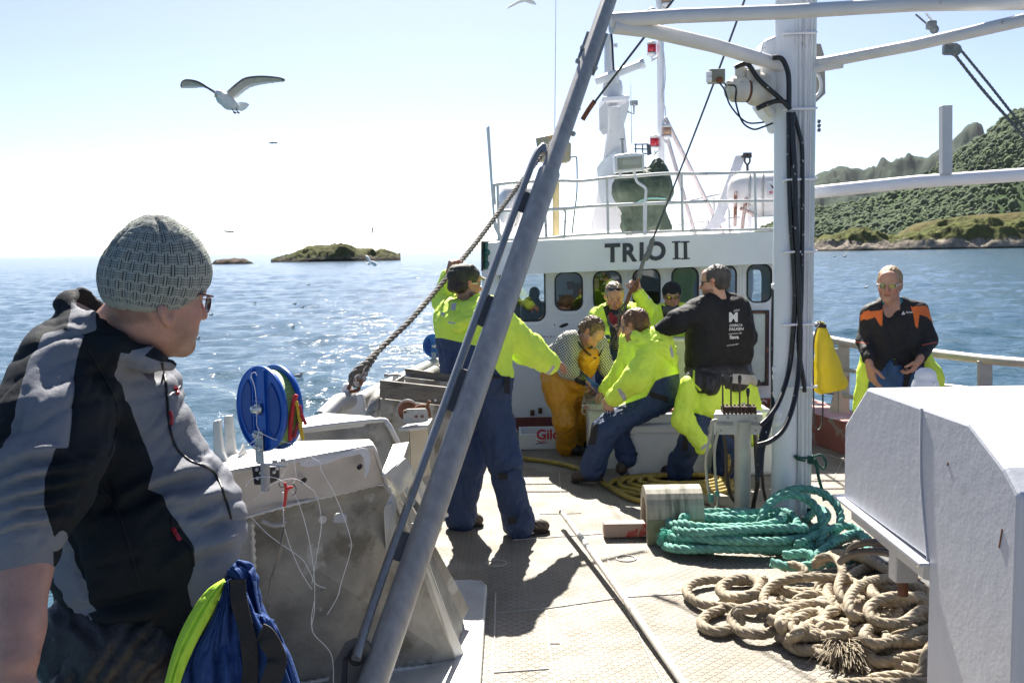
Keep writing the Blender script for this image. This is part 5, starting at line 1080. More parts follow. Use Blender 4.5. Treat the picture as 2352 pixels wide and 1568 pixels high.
# small white pedestal with fish board
t=thing('cutting_table','white pedestal cutting table with pinkish fish scraps on its tray','cutting table',P(1395,1080,8.35)); cd_=8.45
a=P(1360,1085,cd_); b_=P(1440,930,cd_)
mb=MB(); mb.slab([P(1358,1092,cd_),P(1444,1092,cd_),P(1440,935,cd_),P(1352,935,cd_)],(0,.45,0)); mb.build('pedestal',bxm,t,bevel=.02)
mb=MB(); mb.slab([P(1336,928,cd_-.05),P(1425,930,cd_-.05),P(1412,900,cd_+.4),P(1340,902,cd_+.4)],(0,0,-.05)); mb.build('tray',M('tray_white',(.55,.56,.53),.4,dirt=((.35,.15,.12),12,.56)),t,bevel=.008)
mb=MB()
for (x,y,s_) in ((1352,907,1),(1372,903,.8)): mb.slab([P(x-8*s_,y+16*s_,cd_-.05),P(x+14*s_,y+12*s_,cd_-.05),P(x+10*s_,y-6,cd_+.05),P(x-10*s_,y-3,cd_+.05)],(0,0,.02))
mb.build('board',M('wet_board',(.22,.17,.13),.3,var=.5,vs=18),t,bevel=.004)
mb=MB(); mb.tube(smooth([P(1339,935,cd_-.06),P(1337,946,cd_-.08),P(1345,952,cd_-.1),P(1352,944,cd_-.08)],4),.006,6); mb.build('handle',galv,t)
pink=M('fish_flesh',(.52,.26,.19),.35,var=.4,vs=22,coat=.3,dirt=((.3,.05,.05),20,.6))
mb=MB(); rs=random.Random(4)
for i in range(16):
    c=P(1345+rs.random()*52,890+rs.random()*24,cd_-.02+rs.random()*.1)+Vector((0,0,.015)); dx=Vector((rs.uniform(-1,1),rs.uniform(-.5,.5),rs.uniform(-.3,.3)))*.04; mb.tube(smooth([c-dx,c+Vector((0,0,.01)),c+dx],3),[.004,.008,.012,.013,.012,.008,.004][:7],8)
o=mb.single('fish_pieces',pink,'pinkish fish pieces heaped on the cutting table','fish'); o['kind']='stuff'
# Gilde crate
t=thing('fish_crate','low white foam fish crate with red lettering against the wheelhouse foot','crate',P(1265,1030,9.4)); gd=G(1201,1033).y
gl=P(1192,1000,gd).x; gr=P(1352,1000,gd).x; ztop=zz(993,gd)
mb=MB(); mb.box(((gl+gr)/2,gd+.012,ztop/2+.003),(gr-gl,.025,ztop)); mb.box(((gl+gr)/2,gd+.40,ztop/2+.003),(gr-gl,.025,ztop)); mb.box((gl+.012,gd+.206,ztop/2+.003),(.024,.363,ztop)); mb.box((gr-.012,gd+.206,ztop/2+.003),(.024,.363,ztop)); mb.box(((gl+gr)/2,gd+.2,.02),(gr-gl-.05,.36,.03)); mb.build('body',M('foam_white',(.70,.71,.73),.6,var=.06,vs=7,bump=.3,bs=120,dirt=((.55,.35,.33),6,.66,.1)),t,bevel=.006)
def wtext(txt,pos,size,m,parent,name='lettering',shear=0,bold=0,ang=0,sx=1,eps=.003):
    vs,fs=text_mesh(txt,size,.0008,shear,bold*size,sx); ca,sa=math.cos(ang),math.sin(ang); mb=MB(); mb.add([Vector((pos.x+v.x*ca-v.y*sa,pos.y-eps+v.z,pos.z+v.x*sa+v.y*ca)) for v in vs],fs); return mb.build(name,m,parent)
rp_=M('red_print',(.6,.05,.06)); wtext('Gilde',P(1232,1008,gd),.13,rp_,t,bold=.03)
mb=MB(); mb.tube(smooth([P(1233,1012,gd-.004),P(1243,1014,gd-.004),P(1256,1010,gd-.004)],4),[.001,.003,.004,.005,.005,.004,.003,.002,.001],6); mb.build('swoosh',rp_,t)
mb=MB(); mb.bar(P(1230,1019,gd-.003),P(1257,1016,gd-.003),.003,.008); mb.build('small_print',M('purple_print',(.15,.05,.2),.6),t)
# pale green tub
t=thing('pale_green_tub','pale green plastic tub behind the seated man, with white rim','tub',P(1560,910,9.0)); td=8.9
mb=MB(); mb.slab([P(1500,781,td),P(1605,779,td),P(1598,925,td),P(1508,925,td)],(0,.03,0)); mb.slab([P(1500,781,td),P(1490,775,td+.5),P(1500,925,td+.5),P(1508,925,td)],(.03,0,0)); mb.slab([P(1605,779,td),P(1615,773,td+.5),P(1605,925,td+.5),P(1598,925,td)],(-.03,0,0)); mb.slab([P(1490,775,td+.5),P(1615,773,td+.5),P(1605,925,td+.5),P(1500,925,td+.5)],(0,.03,0)); mb.build('tub_wall',M('pale_green_plastic',(.48,.51,.38),.5,var=.12,vs=9,dirt=((.36,.36,.28),10,.6)),t)
mb=MB(); mb.tube([P(1498,782,td-.01),P(1607,780,td-.01)],.018,8); mb.build('rim',M('rim_white',(.7,.7,.64),.4),t)
mb=MB(); mb.tube([P(1572,796,9.15),P(1590,786,9.15),P(1606,784,9.2)],.012,8); mb.single('wooden_stick',M('brown_stick',(.15,.08,.05),.6),'short brown stick sticking out of the pale green tub','stick')
# ---- starboard rail ----
t=thing('starboard_rail','weathered tube rail with flat posts on the starboard side behind the sunglasses man','rail',P(2150,900,8))
def sr(px):
    x0_,d0,x1_,d1=2.88,9.3,3.72,7.2
    k=ray(px,800); k=k.x/k.y; s_=(k*d0-x0_)/((x1_-x0_)+k*(d0-d1)); return d0-(d0-d1)*s_
gr_=M('rail_tube_warm',(.45,.42,.38),.5,.2,var=.15,vs=5,bump=.2,bs=60,dirt=((.3,.25,.2),10,.6))
mb=MB(); mb.tube(smooth([P(1850,765,9.9)]+[P(x,y,sr(x)) for x,y in ((1890,776),(1960,790),(2050,803),(2150,812),(2260,825),(2352,833),(2450,842))]+[(4.0,6.2,P(2450,842,sr(2450)).z),(4.2,4.2,P(2450,842,sr(2450)).z),(4.25,1.5,P(2450,842,sr(2450)).z)],3),.036,16); mb.build('top_tube',gr_,t)
for y_off in (62,122):
    mb=MB(); mb.tube([P(x,y+y_off*(1 if x<2100 else 1.15),sr(x)) for x,y in ((1890,776),(1960,790),(2050,803),(2150,812),(2260,825),(2380,835))],.018,10); mb.build('lower_tube',gr_,t)
for px,ya,yb in ((1938,786,948),(2262,828,1010)):
    d=sr(px); mb=MB(); a=P(px,ya,d); b_=P(px,yb,d); mb.bar(a,b_,.10 if px<2000 else .11,.022,upv=(0,1,0)); 
    if px<2000:
        mb.slab([P(1927,860,d),P(1950,860,d),P(1952,948,d),P(1904,948,d)],(0,.02,0)); mb.box(P(1920,815,d-.03),(.05,.03,.12))
    mb.build('post',M('post_grey',(.36,.34,.31),.5,.2,var=.2,vs=5,dirt=((.25,.18,.14),8,.62)),t,bevel=.004)
# mushroom ventilator
t=thing('mushroom_vent','white rounded ventilator cap showing above the large white housing','ventilator',P(2124,900,4.7)); c=P(2125,898,4.7); k=4.7/F
mb=MB(); mb.lathe(Vector((c.x,c.y,c.z-.5)),(0,0,1),[(.001,-.1),(24*k,-.1),(24*k,.5-.02),(30*k,.5-.01),(31*k,.5+12*k),(27*k,.5+26*k),(24*k,.5+28*k),(24.5*k,.5+36*k),(21*k,.5+46*k),(12*k,.5+53*k),(.001,.5+55*k)],30); mb.build('cap',whiteold,t)
mb=MB(); mb.box(Vector((c.x+.02,c.y-27*k,c.z+12*k)),(.012,.02,.05)); mb.build('seam_lug',whiteold,t,bevel=.003)
# ---- large white winch housing ----
t=thing('winch_housing','large white painted steel housing with chamfered edges at the right foreground','winch housing',(1.7,2.9,0))
X0=1.30
def yz(px,py): q=PX(px,py,X0); return (q.y,q.z)
prof=[yz(1998,905),yz(1948,987),yz(1948,1166),yz(2133,1258)]
pillar=yz(2133,1258)[0]
pr=[(yz(2225,961)[0],1.385),(3.62,1.372),(3.86,1.19),(3.86,.90),(pillar,.905),(pillar,.0),(2.52,.0),(2.52,1.245),(2.60,1.30)]
hm_=M('housing_paint',(.52,.53,.56),.38,var=.04,vs=2,bump=.45,bs=16,bump2=(.3,70,.002),dirt=[((.22,.17,.12),30,.735,.01),((.42,.40,.36),3.2,.66,.12)])
mb=MB(); mb.slab([(X0,y,z) for y,z in pr],(1.15,0,0)); mb.build('shell',hm_,t,bevel=.012)
mb=MB(); bd_=PX(2118,935,X0).y; mb.tube(smooth([(X0-.002,bd_,1.375),(X0-.003,bd_-.01,1.15),(X0-.002,pillar,.905)],4),.004,6); mb.build('weld_seam',hm_,t)
mb=MB(); mb.slab([(X0-.03,3.90,.905),(X0-.03,pillar-.005,.895),(X0+1.1,pillar-.005,.895),(X0+1.1,3.90,.905)],(0,0,-.012)); mb.build('flange',hm_,t,bevel=.003)
mb=MB(); mb.slab([(X0+.01,3.80,.885),(X0+.01,pillar+.06,.875),(X0+.06,pillar-.02,.875),(X0+.9,pillar-.02,.875),(X0+.9,3.80,.885)],(0,0,-.055)); mb.build('motor_plate',alub,t,bevel=.004)
mb=MB(); c=PX(2075,1290,X0+.06); mb.box(c,(.08,.07,.13)); mb.build('hydraulic_block',alub,t,bevel=.005)
mb=MB(); mb.cyl(c+Vector((0,0,-.06)),c+Vector((0,0,-.12)),.018); mb.build('block_stud',rust,t)
mb=MB(); d=PX(2113,1292,X0+.02); mb.lathe(d,(1,-.4,0),[(.001,-.012),(.02,-.012),(.02,.02),(.001,.02)],6); mb.build('hose_nut',M('bright_steel',(.6,.6,.58)),t)
mb=MB(); mb.tube(smooth([d,d+Vector((.05,-.03,-.0)),d+Vector((.12,-.06,.02))],4),.011,10); mb.build('steel_elbow',M('bright_steel',(.6,.6,.58)),t)
mb=MB(); mb.lathe((X0+.35,3.35,0),(0,0,1),[(.001,0),(.26,0),(.26,.12),(.2,.2),(.12,.3),(.12,.82),(.001,.82)],30); mb.build('winch_drum',M('dark_winch',(.05,.05,.045),.5,.3,dirt=((.2,.1,.06),8,.6)),t)
mb=MB(); mb.slab([G(1965,1270,.10),G(2060,1300,.10),G(2135,1345,.10),G(2135,1300,.10),G(2000,1255,.10)],(0,0,-.09)); mb.build('base_frame',M('dark_frame',(.09,.09,.085),.5,.3),t)
for pts in ([(1945,1283),(1952,1262),(1975,1248),(2010,1245),(2045,1252),(2060,1262)],[(1930,1290),(1955,1273),(1990,1266),(2030,1268),(2060,1276)]):
    mb=MB(); d0=c.y; mb.tube(smooth([P(x,y,d0+.35-.35*i/(len(pts)-1)) for i,(x,y) in enumerate(pts)],5),.014,10); mb.build('hydraulic_hose',M('brown_hose',(.07,.05,.035)),t)
# scratches
mb=MB(); 
for a,b_ in (((2302,1218),(2295,1262)),((2178,1062),(2176,1070))):
    q0=PX(a[0],a[1]*.98+20,X0-.001); q1_=PX(b_[0],b_[1]*.98+20,X0-.001); mb.bar(q0,q1_,.003,.004)
mb.build('paint_nick',rust,t)
# ---- dry bag ----
t=thing('yellow_dry_bag','yellow roll top dry bag hanging behind the mast by black straps','bag',P(1905,905,6.95)); dd=6.95
f=Fld(.010)
pts=[((1886,750),13),((1892,790),22),((1900,840),32),((1908,880),36)]
for (a,ra),(b_,rb) in zip(pts[:-1],pts[1:]): f.cap(P(a[0],a[1],dd),P(b_[0],b_[1],dd),ra*dd/F,rb*dd/F,k=.03,sq=((0,1,0),1.7))
f.cap(P(1880,886,dd),P(1935,878,dd),.04,k=.03,sq=((0,1,0),1.4))
def flatb(V,N):
    Q=proj(V); lim=907-(Q[:,0]-1880)*.22; ex=np.maximum(Q[:,1]-lim,0)*dd/F; V=V.copy(); V[:,2]+=ex; return V
sdf_obj('bag_body',f,M('bag_yellow',(.85,.62,.01),.4,var=.08,vs=4,bump=.2,bs=30),t,folds=(.010,7,(1,1,.35)),post=flatb)
mb=MB(); mb.slab([P(1878,740,dd-.03),P(1900,746,dd-.03),P(1898,754,dd-.03),P(1876,752,dd-.03)],(0,.06,0)); mb.build('roll_top',black,t,bevel=.006)
for pts in ([(1884,744),(1874,760),(1868,800),(1868,880),(1870,960),(1875,985),(1884,982),(1889,960),(1890,905)],[(1890,742),(1880,738),(1870,742)]):
    mb=MB(); mb.tube(smooth([P(x,y,dd-.06) for x,y in pts],5),.014,8,flat=.3); mb.build('strap',M('strap_black',(.018,.018,.018),.7),t)
# green line knotted round the pole
gr2=M('dark_green_rope',(.02,.10,.07),.8,var=.4,vs=40,bump=.6,bs=120)
mb=MB(); kd=MD-.09
c=V3(1862,MD-.05,P(1862,1050,MD).z)
for k in range(4): mb.rope([c+Vector((.030*math.cos(a),.030*math.sin(a),-.02+k*.013+.004*math.sin(a*2))) for a in np.linspace(0,6.28,12)],.0085,3,.05,n=5)
mb.rope([P(x,y,kd) for x,y in [(1866,1050),(1885,1044),(1897,1060),(1893,1076),(1880,1068),(1872,1052)]],.008,3,.05,n=5)
mb.rope([P(x,y,kd) for x,y in [(1858,1052),(1835,1050),(1826,1046),(1832,1054),(1850,1058)]],.008,3,.05,n=5)
mb.rope([P(x,y,kd) for x,y in [(1866,1056),(1876,1072),(1880,1095),(1888,1125),(1893,1150)]],.011,3,.06,n=5)
mb.single('green_knot',gr2,'dark green cord knotted around the thin pole of the mast','cord')
# ---- teal rope ----
tealm=M('teal_rope',(.13,.34,.27),.95,var=.35,vs=25,bump=.7,bs=150,dirt=((.18,.50,.40),30,.58,.1))
rr=.0275; pts=[]
cc=G(1698,1268); 
for k in range(9):
    lay=k//3; w_=(.47-.045*(k%3)-.03*lay); dpt=.27-.055*(k%3)-.02*lay
    ox=.02*math.sin(k*2.1); tilt=.05*math.cos(k*1.7)
    for a in np.linspace(200,540,13):
        ca,sa=math.cos(R(a)),math.sin(R(a)); sg=math.copysign(abs(ca)**.75,ca)
        pts.append(Vector((cc.x+ox+w_*sg+tilt*sa, cc.y+.1+dpt*sa+.03*math.sin(a*.05+k), rr+.004+lay*.052+.010*(k%3)+(.02*math.sin(a*.031+k*2)+.02))))
t=thing('teal_rope_coil','heap of thick teal green twisted rope with an upright loop beside the mast foot','rope coil',cc)
mb=MB(); mb.rope(pts,rr,3,.15,n=7,step=.014); mb.build('flat_coil',tealm,t)
def loop(cx,cy,rx,ry,d0,tilt,a0=0,a1=360,dz=0): return [P(cx+rx*math.cos(R(a)),cy+ry*math.sin(R(a)),d0-tilt*math.sin(R(a))) for a in np.linspace(a0,a1,18)]
lp1=loop(1815,1212,72,78,6.15,.22,80,440); lp2=loop(1850,1185,86,70,6.45,.2,100,430)
mb=MB(); mb.rope([P(1640,1215,6.2)]+[P(1700,1210,6.2)]+loop(1818,1212,72,76,6.12,.16,130,420)+[P(1890,1290,5.95),P(1810,1292,5.85)],rr,3,.15,n=7,step=.014); mb.build('upright_loop',tealm,t)
mb=MB(); mb.rope([P(1760,1270,6.05)]+loop(1843,1190,88,68,6.35,.16,165,395)+[P(1900,1250,6.1),P(1860,1290,6.0)],rr,3,.15,n=7,step=.014); mb.build('upright_loop',tealm,t)
for ex in ([(1860,1290,.03),(1900,1255,.05),(1960,1225,.05),(1995,1240,.04),(1985,1275,.04),(1930,1290,.04),(1850,1300,.04)],[(1830,1250,.10),(1880,1225,.09),(1940,1208,.07),(1975,1222,.04),(1995,1262,.04),(2003,1290,.04)],[(1850,1230,.06),(1890,1200,.12),(1900,1180,.1),(1880,1168,.08),(1850,1195,.05)],[(1800,1275,.12),(1850,1270,.14),(1875,1283,.13),(1862,1298,.1),(1810,1300,.09),(1770,1290,.1)]):
    mb=MB(); mb.rope([G(*q) for q in ex],rr*.95,3,.15,n=7,step=.014); mb.build('loose_bight',tealm,t)
# frayed tuft
def fray(c,dirs,n,l,r,m,parent,name,seed=1,dr=.5):
    rs=random.Random(seed); mb=MB()
    for i in range(n):
        d=(dirs+Vector((rs.uniform(-1,1),rs.uniform(-1,1),rs.uniform(-.5,.7)))*dr).normalized(); a=c+Vector((rs.uniform(-1,1),rs.uniform(-1,1),rs.uniform(-.5,.5)))*r*.8; L_=l*rs.uniform(.5,1.1)
        b_=a+d*L_*.5+Vector((0,0,.012)); e=a+d*L_; e.z=max(.006,e.z-.03*rs.random()); b_.z=max(.01,b_.z); mb.tube(smooth([a,b_,e],3),.0022,4,cap=False)
    o=mb.build(name,m,parent); return o
fray(Vector((cc.x-.43,cc.y+.06,.10)),Vector((-.3,-.3,.2)),160,.05,.045,M('teal_fibre',(.10,.45,.34),.8),t,'frayed_wrap',2,1.2)
# ---- beige rope heap ----
bg_=M('beige_rope',(.33,.27,.185),.9,var=.28,vs=22,bump=.9,bs=120,dirt=[((.17,.135,.085),10,.55,.12),((.36,.25,.07),5,.70,.05)])
t=thing('beige_rope_heap','tangled heap of thick frayed beige braided rope on the deck at the lower right','rope heap',G(1880,1420))
B=[[(1760,1330,.03),(1700,1335,.03),(1640,1330,.04),(1590,1340,.04),(1578,1362,.04),(1610,1385,.04),(1680,1395,.04),(1740,1400,.04)],
   [(1740,1330,.05),(1690,1330,.07),(1655,1350,.06),(1675,1372,.06),(1730,1365,.10),(1745,1340,.08),(1720,1325,.06)],
   [(1660,1400,.03),(1625,1412,.03),(1612,1435,.03),(1650,1450,.03),(1700,1430,.04),(1690,1405,.09),(1730,1395,.10),(1800,1390,.08),(1890,1388,.1),(1960,1410,.09),(2020,1440,.09),(2080,1450,.08)],
   [(1690,1405,.05),(1680,1425,.05),(1705,1450,.05),(1760,1455,.05),(1810,1430,.06),(1870,1438,.05),(1900,1470,.05),(1950,1505,.04)],
   [(1800,1455,.03),(1830,1480,.03),(1880,1500,.03),(1920,1515,.03)],
   [(1950,1330,.12),(1880,1325,.13),(1810,1330,.12),(1765,1350,.10),(1755,1385,.09),(1800,1400,.09),(1870,1385,.1),(1960,1375,.1),(2020,1390,.1)],
   [(1800,1305,.06),(1815,1296,.1),(1840,1302,.1),(1850,1318,.08),(1820,1325,.06)],
   [(1870,1300,.10),(1885,1280,.16),(1920,1282,.17),(1935,1310,.17),(1925,1350,.16),(1940,1380,.13),(1990,1400,.1)],
   [(1885,1290,.09),(1920,1272,.10),(1980,1280,.10),(2040,1310,.10),(2090,1340,.10),(2140,1360,.10)],
   [(2140,1340,.04),(2080,1330,.12),(2020,1330,.16),(1975,1345,.19),(1950,1375,.20),(1955,1410,.17),(1990,1425,.13),(2010,1460,.08)],
   [(1990,1335,.14),(2010,1370,.17),(2060,1385,.15),(2110,1370,.12),(2140,1390,.1)],
   [(2150,1400,.13),(2100,1372,.20),(2040,1370,.20),(1995,1395,.18),(2010,1425,.16),(2070,1430,.15),(2120,1400,.17),(2150,1430,.12)],
   [(2000,1440,.12),(1985,1460,.14),(2010,1478,.12),(2070,1465,.10),(2140,1440,.10)],
   [(2150,1470,.08),(2080,1475,.08),(2020,1482,.08),(1995,1500,.07),(2020,1520,.05),(2080,1510,.05),(2150,1500,.05)],
   [(1990,1500,.03),(2040,1520,.03),(2100,1535,.03),(2160,1540,.03)],[(2000,1560,.03),(2060,1552,.03),(2110,1556,.03),(2130,1500,.10),(2150,1470,.1)],[(1950,1480,.04),(2040,1500,.04),(2160,1520,.03)],
   [(1880,1580,.03),(1980,1570,.03),(2070,1572,.03),(2160,1570,.03)],[(1750,1350,.02),(1850,1360,.02),(1960,1350,.02),(2060,1345,.02),(2140,1380,.02)],[(1830,1410,.02),(1930,1430,.02),(2040,1420,.02),(2150,1420,.02)],
   [(2060,1300,.04),(2000,1300,.05),(1950,1330,.05),(2000,1360,.05),(2080,1355,.06),(2150,1380,.05)],[(1850,1440,.03),(1900,1455,.03),(1970,1470,.04),(2060,1490,.03),(2150,1490,.03)]]
rs=random.Random(21)
for q in range(26):
    x0_,y0_=rs.uniform(1760,2110),rs.uniform(1325,1490); an=rs.uniform(0,6.28); L_=[]
    for j in range(8):
        L_.append((max(1690,min(2150,x0_)),max(1312,min(1525,y0_)),rs.uniform(.03,.12) if y0_<1470 else .035)); tx=math.atan2((1420-y0_)*2.2,(1940-x0_)); dd_=(tx-an+math.pi)%(2*math.pi)-math.pi; far=min(1,math.hypot((x0_-1940)/190,(y0_-1420)/90))**2; an+=rs.uniform(-1.0,1.0)*(1-far*.5)+dd_*far*.7; x0_+=math.cos(an)*52; y0_+=math.sin(an)*24
    B.append(L_)
for k,b_ in enumerate(B):
    mb=MB(); pth=[G(*q) for q in b_]; r_=.0265*random.uniform(.85,1.12); mb.rope(pth,r_,4,.19,n=6,step=.013,amp=.46,sr=.60)
    # loose fibres
    pp=resample(smooth(pth,6),.008); rs=random.Random(k)
    for p in pp:
        for _ in range(3):
            d=Vector((rs.gauss(0,1),rs.gauss(0,1),rs.gauss(0,1))).normalized(); a=p+d*r_*.95; e=a+d*rs.uniform(.004,.014)+Vector((rs.uniform(-1,1),rs.uniform(-1,1),rs.uniform(-1,1)))*.008; x,y,_q=frame(d); mb.add([a+x*.0011,a-x*.0011,e],[(0,1,2)])
    mb.build('rope_length',bg_,t)
fray(G(1935,1478,.06),Vector((-.25,-1,-.05)),260,.20,.05,bg_,t,'frayed_end',3,.55)
fray(G(1870,1462,.04),Vector((-.9,-.5,0)),80,.12,.03,bg_,t,'frayed_end',5,.5)
for pts in ([(2150,1452,.1),(2100,1445,.11),(2060,1450,.1),(2030,1465,.08),(1990,1490,.04),(1960,1492,.03)],[(1900,1400,.1),(1915,1440,.08),(1925,1470,.05)]):
    mb=MB(); mb.tube(smooth([G(*q) for q in pts],5),.006,6); mb.build('loose_strand',bg_,t)
# tiny hook cord on the deck right of the wheelhouse shade
# ================= PEOPLE =================
def skinmat(name,c,beard=None):
    m=M(name,c,.5,var=.10,vs=14,bump=.12,bs=90,spec=.4,zones=[('lip',(c[0]*.75,c[1]*.45,c[2]*.45),.002),('stub',(c[0]*.55,c[1]*.5,c[2]*.5),.006),('flush',(min(1,c[0]*1.05),c[1]*.66,c[2]*.62),.02)],dirt=((c[0]*.8,c[1]*.6,c[2]*.55),18,.66,.12))
    b=m.node_tree.nodes['Principled BSDF']; b.inputs['Subsurface Weight'].default_value=.08; b.inputs['Subsurface Radius'].default_value=(.02,.008,.004); b.inputs['Subsurface Scale'].default_value=.5
    return m
def haxes(fwd,upv=(0,0,1)):
    f=Vector(fwd).normalized(); u=Vector(upv); u=(u-f*u.dot(f)).normalized(); x=f.cross(u).normalized()   # x = person's right
    return x,f,u
class Head:
    def __init__(s,c,fwd,upv=(0,0,1),sc_=1.0): s.c=Vector(c); s.x,s.f,s.u=haxes(fwd,upv); s.s=sc_
    def p(s,x,y,z): return s.c+(s.x*x+s.f*y+s.u*z)*s.s
    def ax(s): return [s.x,s.f,s.u]
    def loc(s,V): q=(np.asarray(V)-np.array(s.c))/s.s; return q@np.array([list(s.x),list(s.f),list(s.u)]).T
    def build(s,F_,jaw=1.0,mouth_open=0,ears=True):
        k=s.s; A=s.ax(); p=s.p
        F_.ell(p(0,-.018,.030),[.075*k,.096*k,.087*k],A,k=.02)
        F_.ell(p(0,.028,-.040),[.057*k*jaw,.062*k,.074*k],A,k=.03)
        F_.cap(p(-.04*jaw,.005,-.062),p(-.012,.066,-.098),.020*k,.017*k,k=.03); F_.cap(p(.04*jaw,.005,-.062),p(.012,.066,-.098),.020*k,.017*k,k=.03)
        F_.cap(p(-.010,.074,-.098),p(.010,.074,-.098),.016*k,k=.02)
        F_.cap(p(-.034,.074,.022),p(.034,.074,.022),.013*k,k=.02); F_.ell(p(0,.055,.055),[.055*k,.03*k,.04*k],A,k=.03)
        for sx in (-1,1):
            F_.ell(p(sx*.042,.056,-.028),[.022*k,.020*k,.020*k],A,k=.025)
            F_.ell(p(sx*.031,.094,.002),[.017*k,.013*k,.010*k],A,k=.012,op='s')
            F_.ell(p(sx*.031,.074,.001),[.0125*k]*3,A,k=.004)
            if ears: 
                F_.cap(p(sx*.078,-.012,.018),p(sx*.071,-.004,-.024),.011*k,.007*k,k=.006); F_.cap(p(sx*.078,-.022,.012),p(sx*.075,-.014,-.01),.008*k,.006*k,k=.006)
        F_.cap(p(0,.084,.012),p(0,.110,-.030),.0085*k,.0125*k,k=.012); F_.cap(p(-.012,.096,-.034),p(.012,.096,-.034),.0085*k,k=.008)
        F_.ell(p(0,.078,-.062),[.030*k,.016*k,.016*k],A,k=.016)
        F_.cap(p(-.020,.088,-.058),p(.020,.088,-.058),.0055*k,k=.007); F_.cap(p(-.017,.088,-.069),p(.017,.088,-.069),.0065*k,k=.007)
        F_.cap(p(-.021,.098,-.0635),p(.021,.098,-.0635),(.0028+.006*mouth_open)*k,k=.004,op='s')
    def zones(s,V,stub=True):
        q=s.loc(V); x,y,z=q[:,0],q[:,1],q[:,2]
        lip=np.where((y>.05)&(np.abs(z+.0635)<.03),.011-np.sqrt((x/2.2)**2+((z+.0635)*1.1)**2),-1)
        stubv=np.where((y>-.01)&(z<-.045)&(z>-.13),.02-np.abs(np.sqrt(x**2+(z+.055)**2)-.05)*.6+(-.045-z)*.3,-1) if stub else -np.ones(len(x))
        fl=np.maximum(.018-np.sqrt(x**2+(y-.105)**2+(z+.025)**2),.022-np.sqrt((np.abs(x)-.045)**2+(y-.06)**2+(z+.03)**2)); fl=np.maximum(fl,.016-np.sqrt((np.abs(x)-.080)**2+(y+.01)**2+z**2))
        return lip,stubv,fl
def hand(F_,w,d,n,s,curl=.3,k=1.0,spread=.12,thumb=.5,r=.0088,curls=None):
    """wrist w, finger direction d, palm faces n, thumb on side s"""
    w=Vector(w); d=Vector(d).normalized(); n=Vector(n); n=(n-d*n.dot(d)).normalized(); s_=Vector(s); s_=(s_-d*s_.dot(d)-n*s_.dot(n)).normalized()
    offs=[.030,.010,-.011,-.030]; ln=[.072,.080,.074,.058]; base=[.088,.092,.088,.080]
    F_.cap(w-d*.02,w+d*.02,.024*k,.024*k,k=.02,sq=(n,1.35))
    for i in range(4):
        b_=w+d*base[i]*k+s_*offs[i]*k
        F_.cap(w+d*.012*k+s_*offs[i]*.6*k,b_,.0165*k,.0125*k,k=.012)
        dd=(d+s_*(offs[i]*spread*8)).normalized(); c_=(curls[i] if curls else curl*(1+.12*i)); p_=b_; ang=0
        for j,fr in enumerate((.46,.31,.23)):
            ang+=c_*(1.0 if j==0 else 1.1); v=dd*math.cos(ang)+n*math.sin(ang); q=p_+v*ln[i]*k*fr
            F_.cap(p_,q,r*k*(1.08-.08*j),r*k*(1-.1*j)*.95,k=.004); p_=q
    t0=w+d*.022*k+s_*.026*k; td=(s_*.75+d*.62+n*.35*(.4+thumb)).normalized(); t1=t0+td*.040*k; F_.cap(w+d*.01*k,t0,.017*k,.015*k,k=.015); F_.cap(t0,t1,.0145*k,.0115*k,k=.008)
    td2=(td*.6+d*.6+n*.5*thumb-s_*.25*thumb).normalized(); t2=t1+td2*.034*k; F_.cap(t1,t2,.0112*k,.010*k,k=.004); F_.cap(t2,t2+(td2+n*.3*thumb).normalized()*.024*k,.010*k,.0078*k,k=.004)
def shoe(F_,an,toe,r=.043,h=.05):
    an=Vector(an);toe=Vector(toe); d=(toe-an).normalized(); heel=Vector((an.x,an.y,an.z))-d*.045
    zt=min(toe.z,an.z-.0)
    F_.cap(an+Vector((0,0,.05)),an+Vector((0,0,-.005)),r*1.05,r,k=.03); F_.cap(heel+Vector((0,0,-.015)),toe-d*.03+Vector((0,0,.0)),r*.92,r*.86,k=.03); F_.cap(toe-d*.05,toe,r*.9,r*.78,k=.03)
def figure(label,J,skin,cat='person',name='person',loc=None):
    """J: joints (world). builds the continuous skin body; returns (root, head)"""
    t=thing(name,label,cat,loc or ((J['anL']+J['anR'])/2 if 'anL' in J else J['hipL'])); 
    return t
def limbs_body(F_,J,tr=.085):
    g=J.get
    c=(J['shL']+J['shR'])/2; hp=(J['hipL']+J['hipR'])/2
    F_.cap(J['neck'],J['headb'],.056,.052,k=.03)
    F_.cap(c.lerp(J['neck'],.2),J['neck'],.07,.056,k=.04)
    for s_ in 'LR':
        F_.cap(J['sh'+s_].lerp(c,.35),J['hip'+s_].lerp(hp,.2),tr,tr,k=.06); F_.cap(J['sh'+s_],J['sh'+s_].lerp(c,.4),.048,.06,k=.05)
        F_.cap(J['sh'+s_],J['el'+s_],.046,.036,k=.03); F_.cap(J['el'+s_],J['wr'+s_],.037,.026,k=.02)
        F_.cap(J['hip'+s_],J['kn'+s_],.075,.05,k=.05); F_.cap(J['kn'+s_],J['an'+s_],.05,.036,k=.03); F_.cap(J['an'+s_],J['toe'+s_],.035,.03,k=.02)
def torso(F_,J,w=.12,dn=None,df=1.0,waist=None,k=.07,hipw=None):
    c=(J['shL']+J['shR'])/2; hp=(J['hipL']+J['hipR'])/2; sq=(dn,df) if dn is not None else None
    for s_ in 'LR':
        F_.cap(J['sh'+s_].lerp(c,.28)+(hp-c)*.05,J['hip'+s_].lerp(hp,.1),w,hipw or w*1.02,k=k,sq=sq)
    F_.cap(c+(hp-c)*.15,hp,w*1.02,w*1.05,k=k,sq=sq)
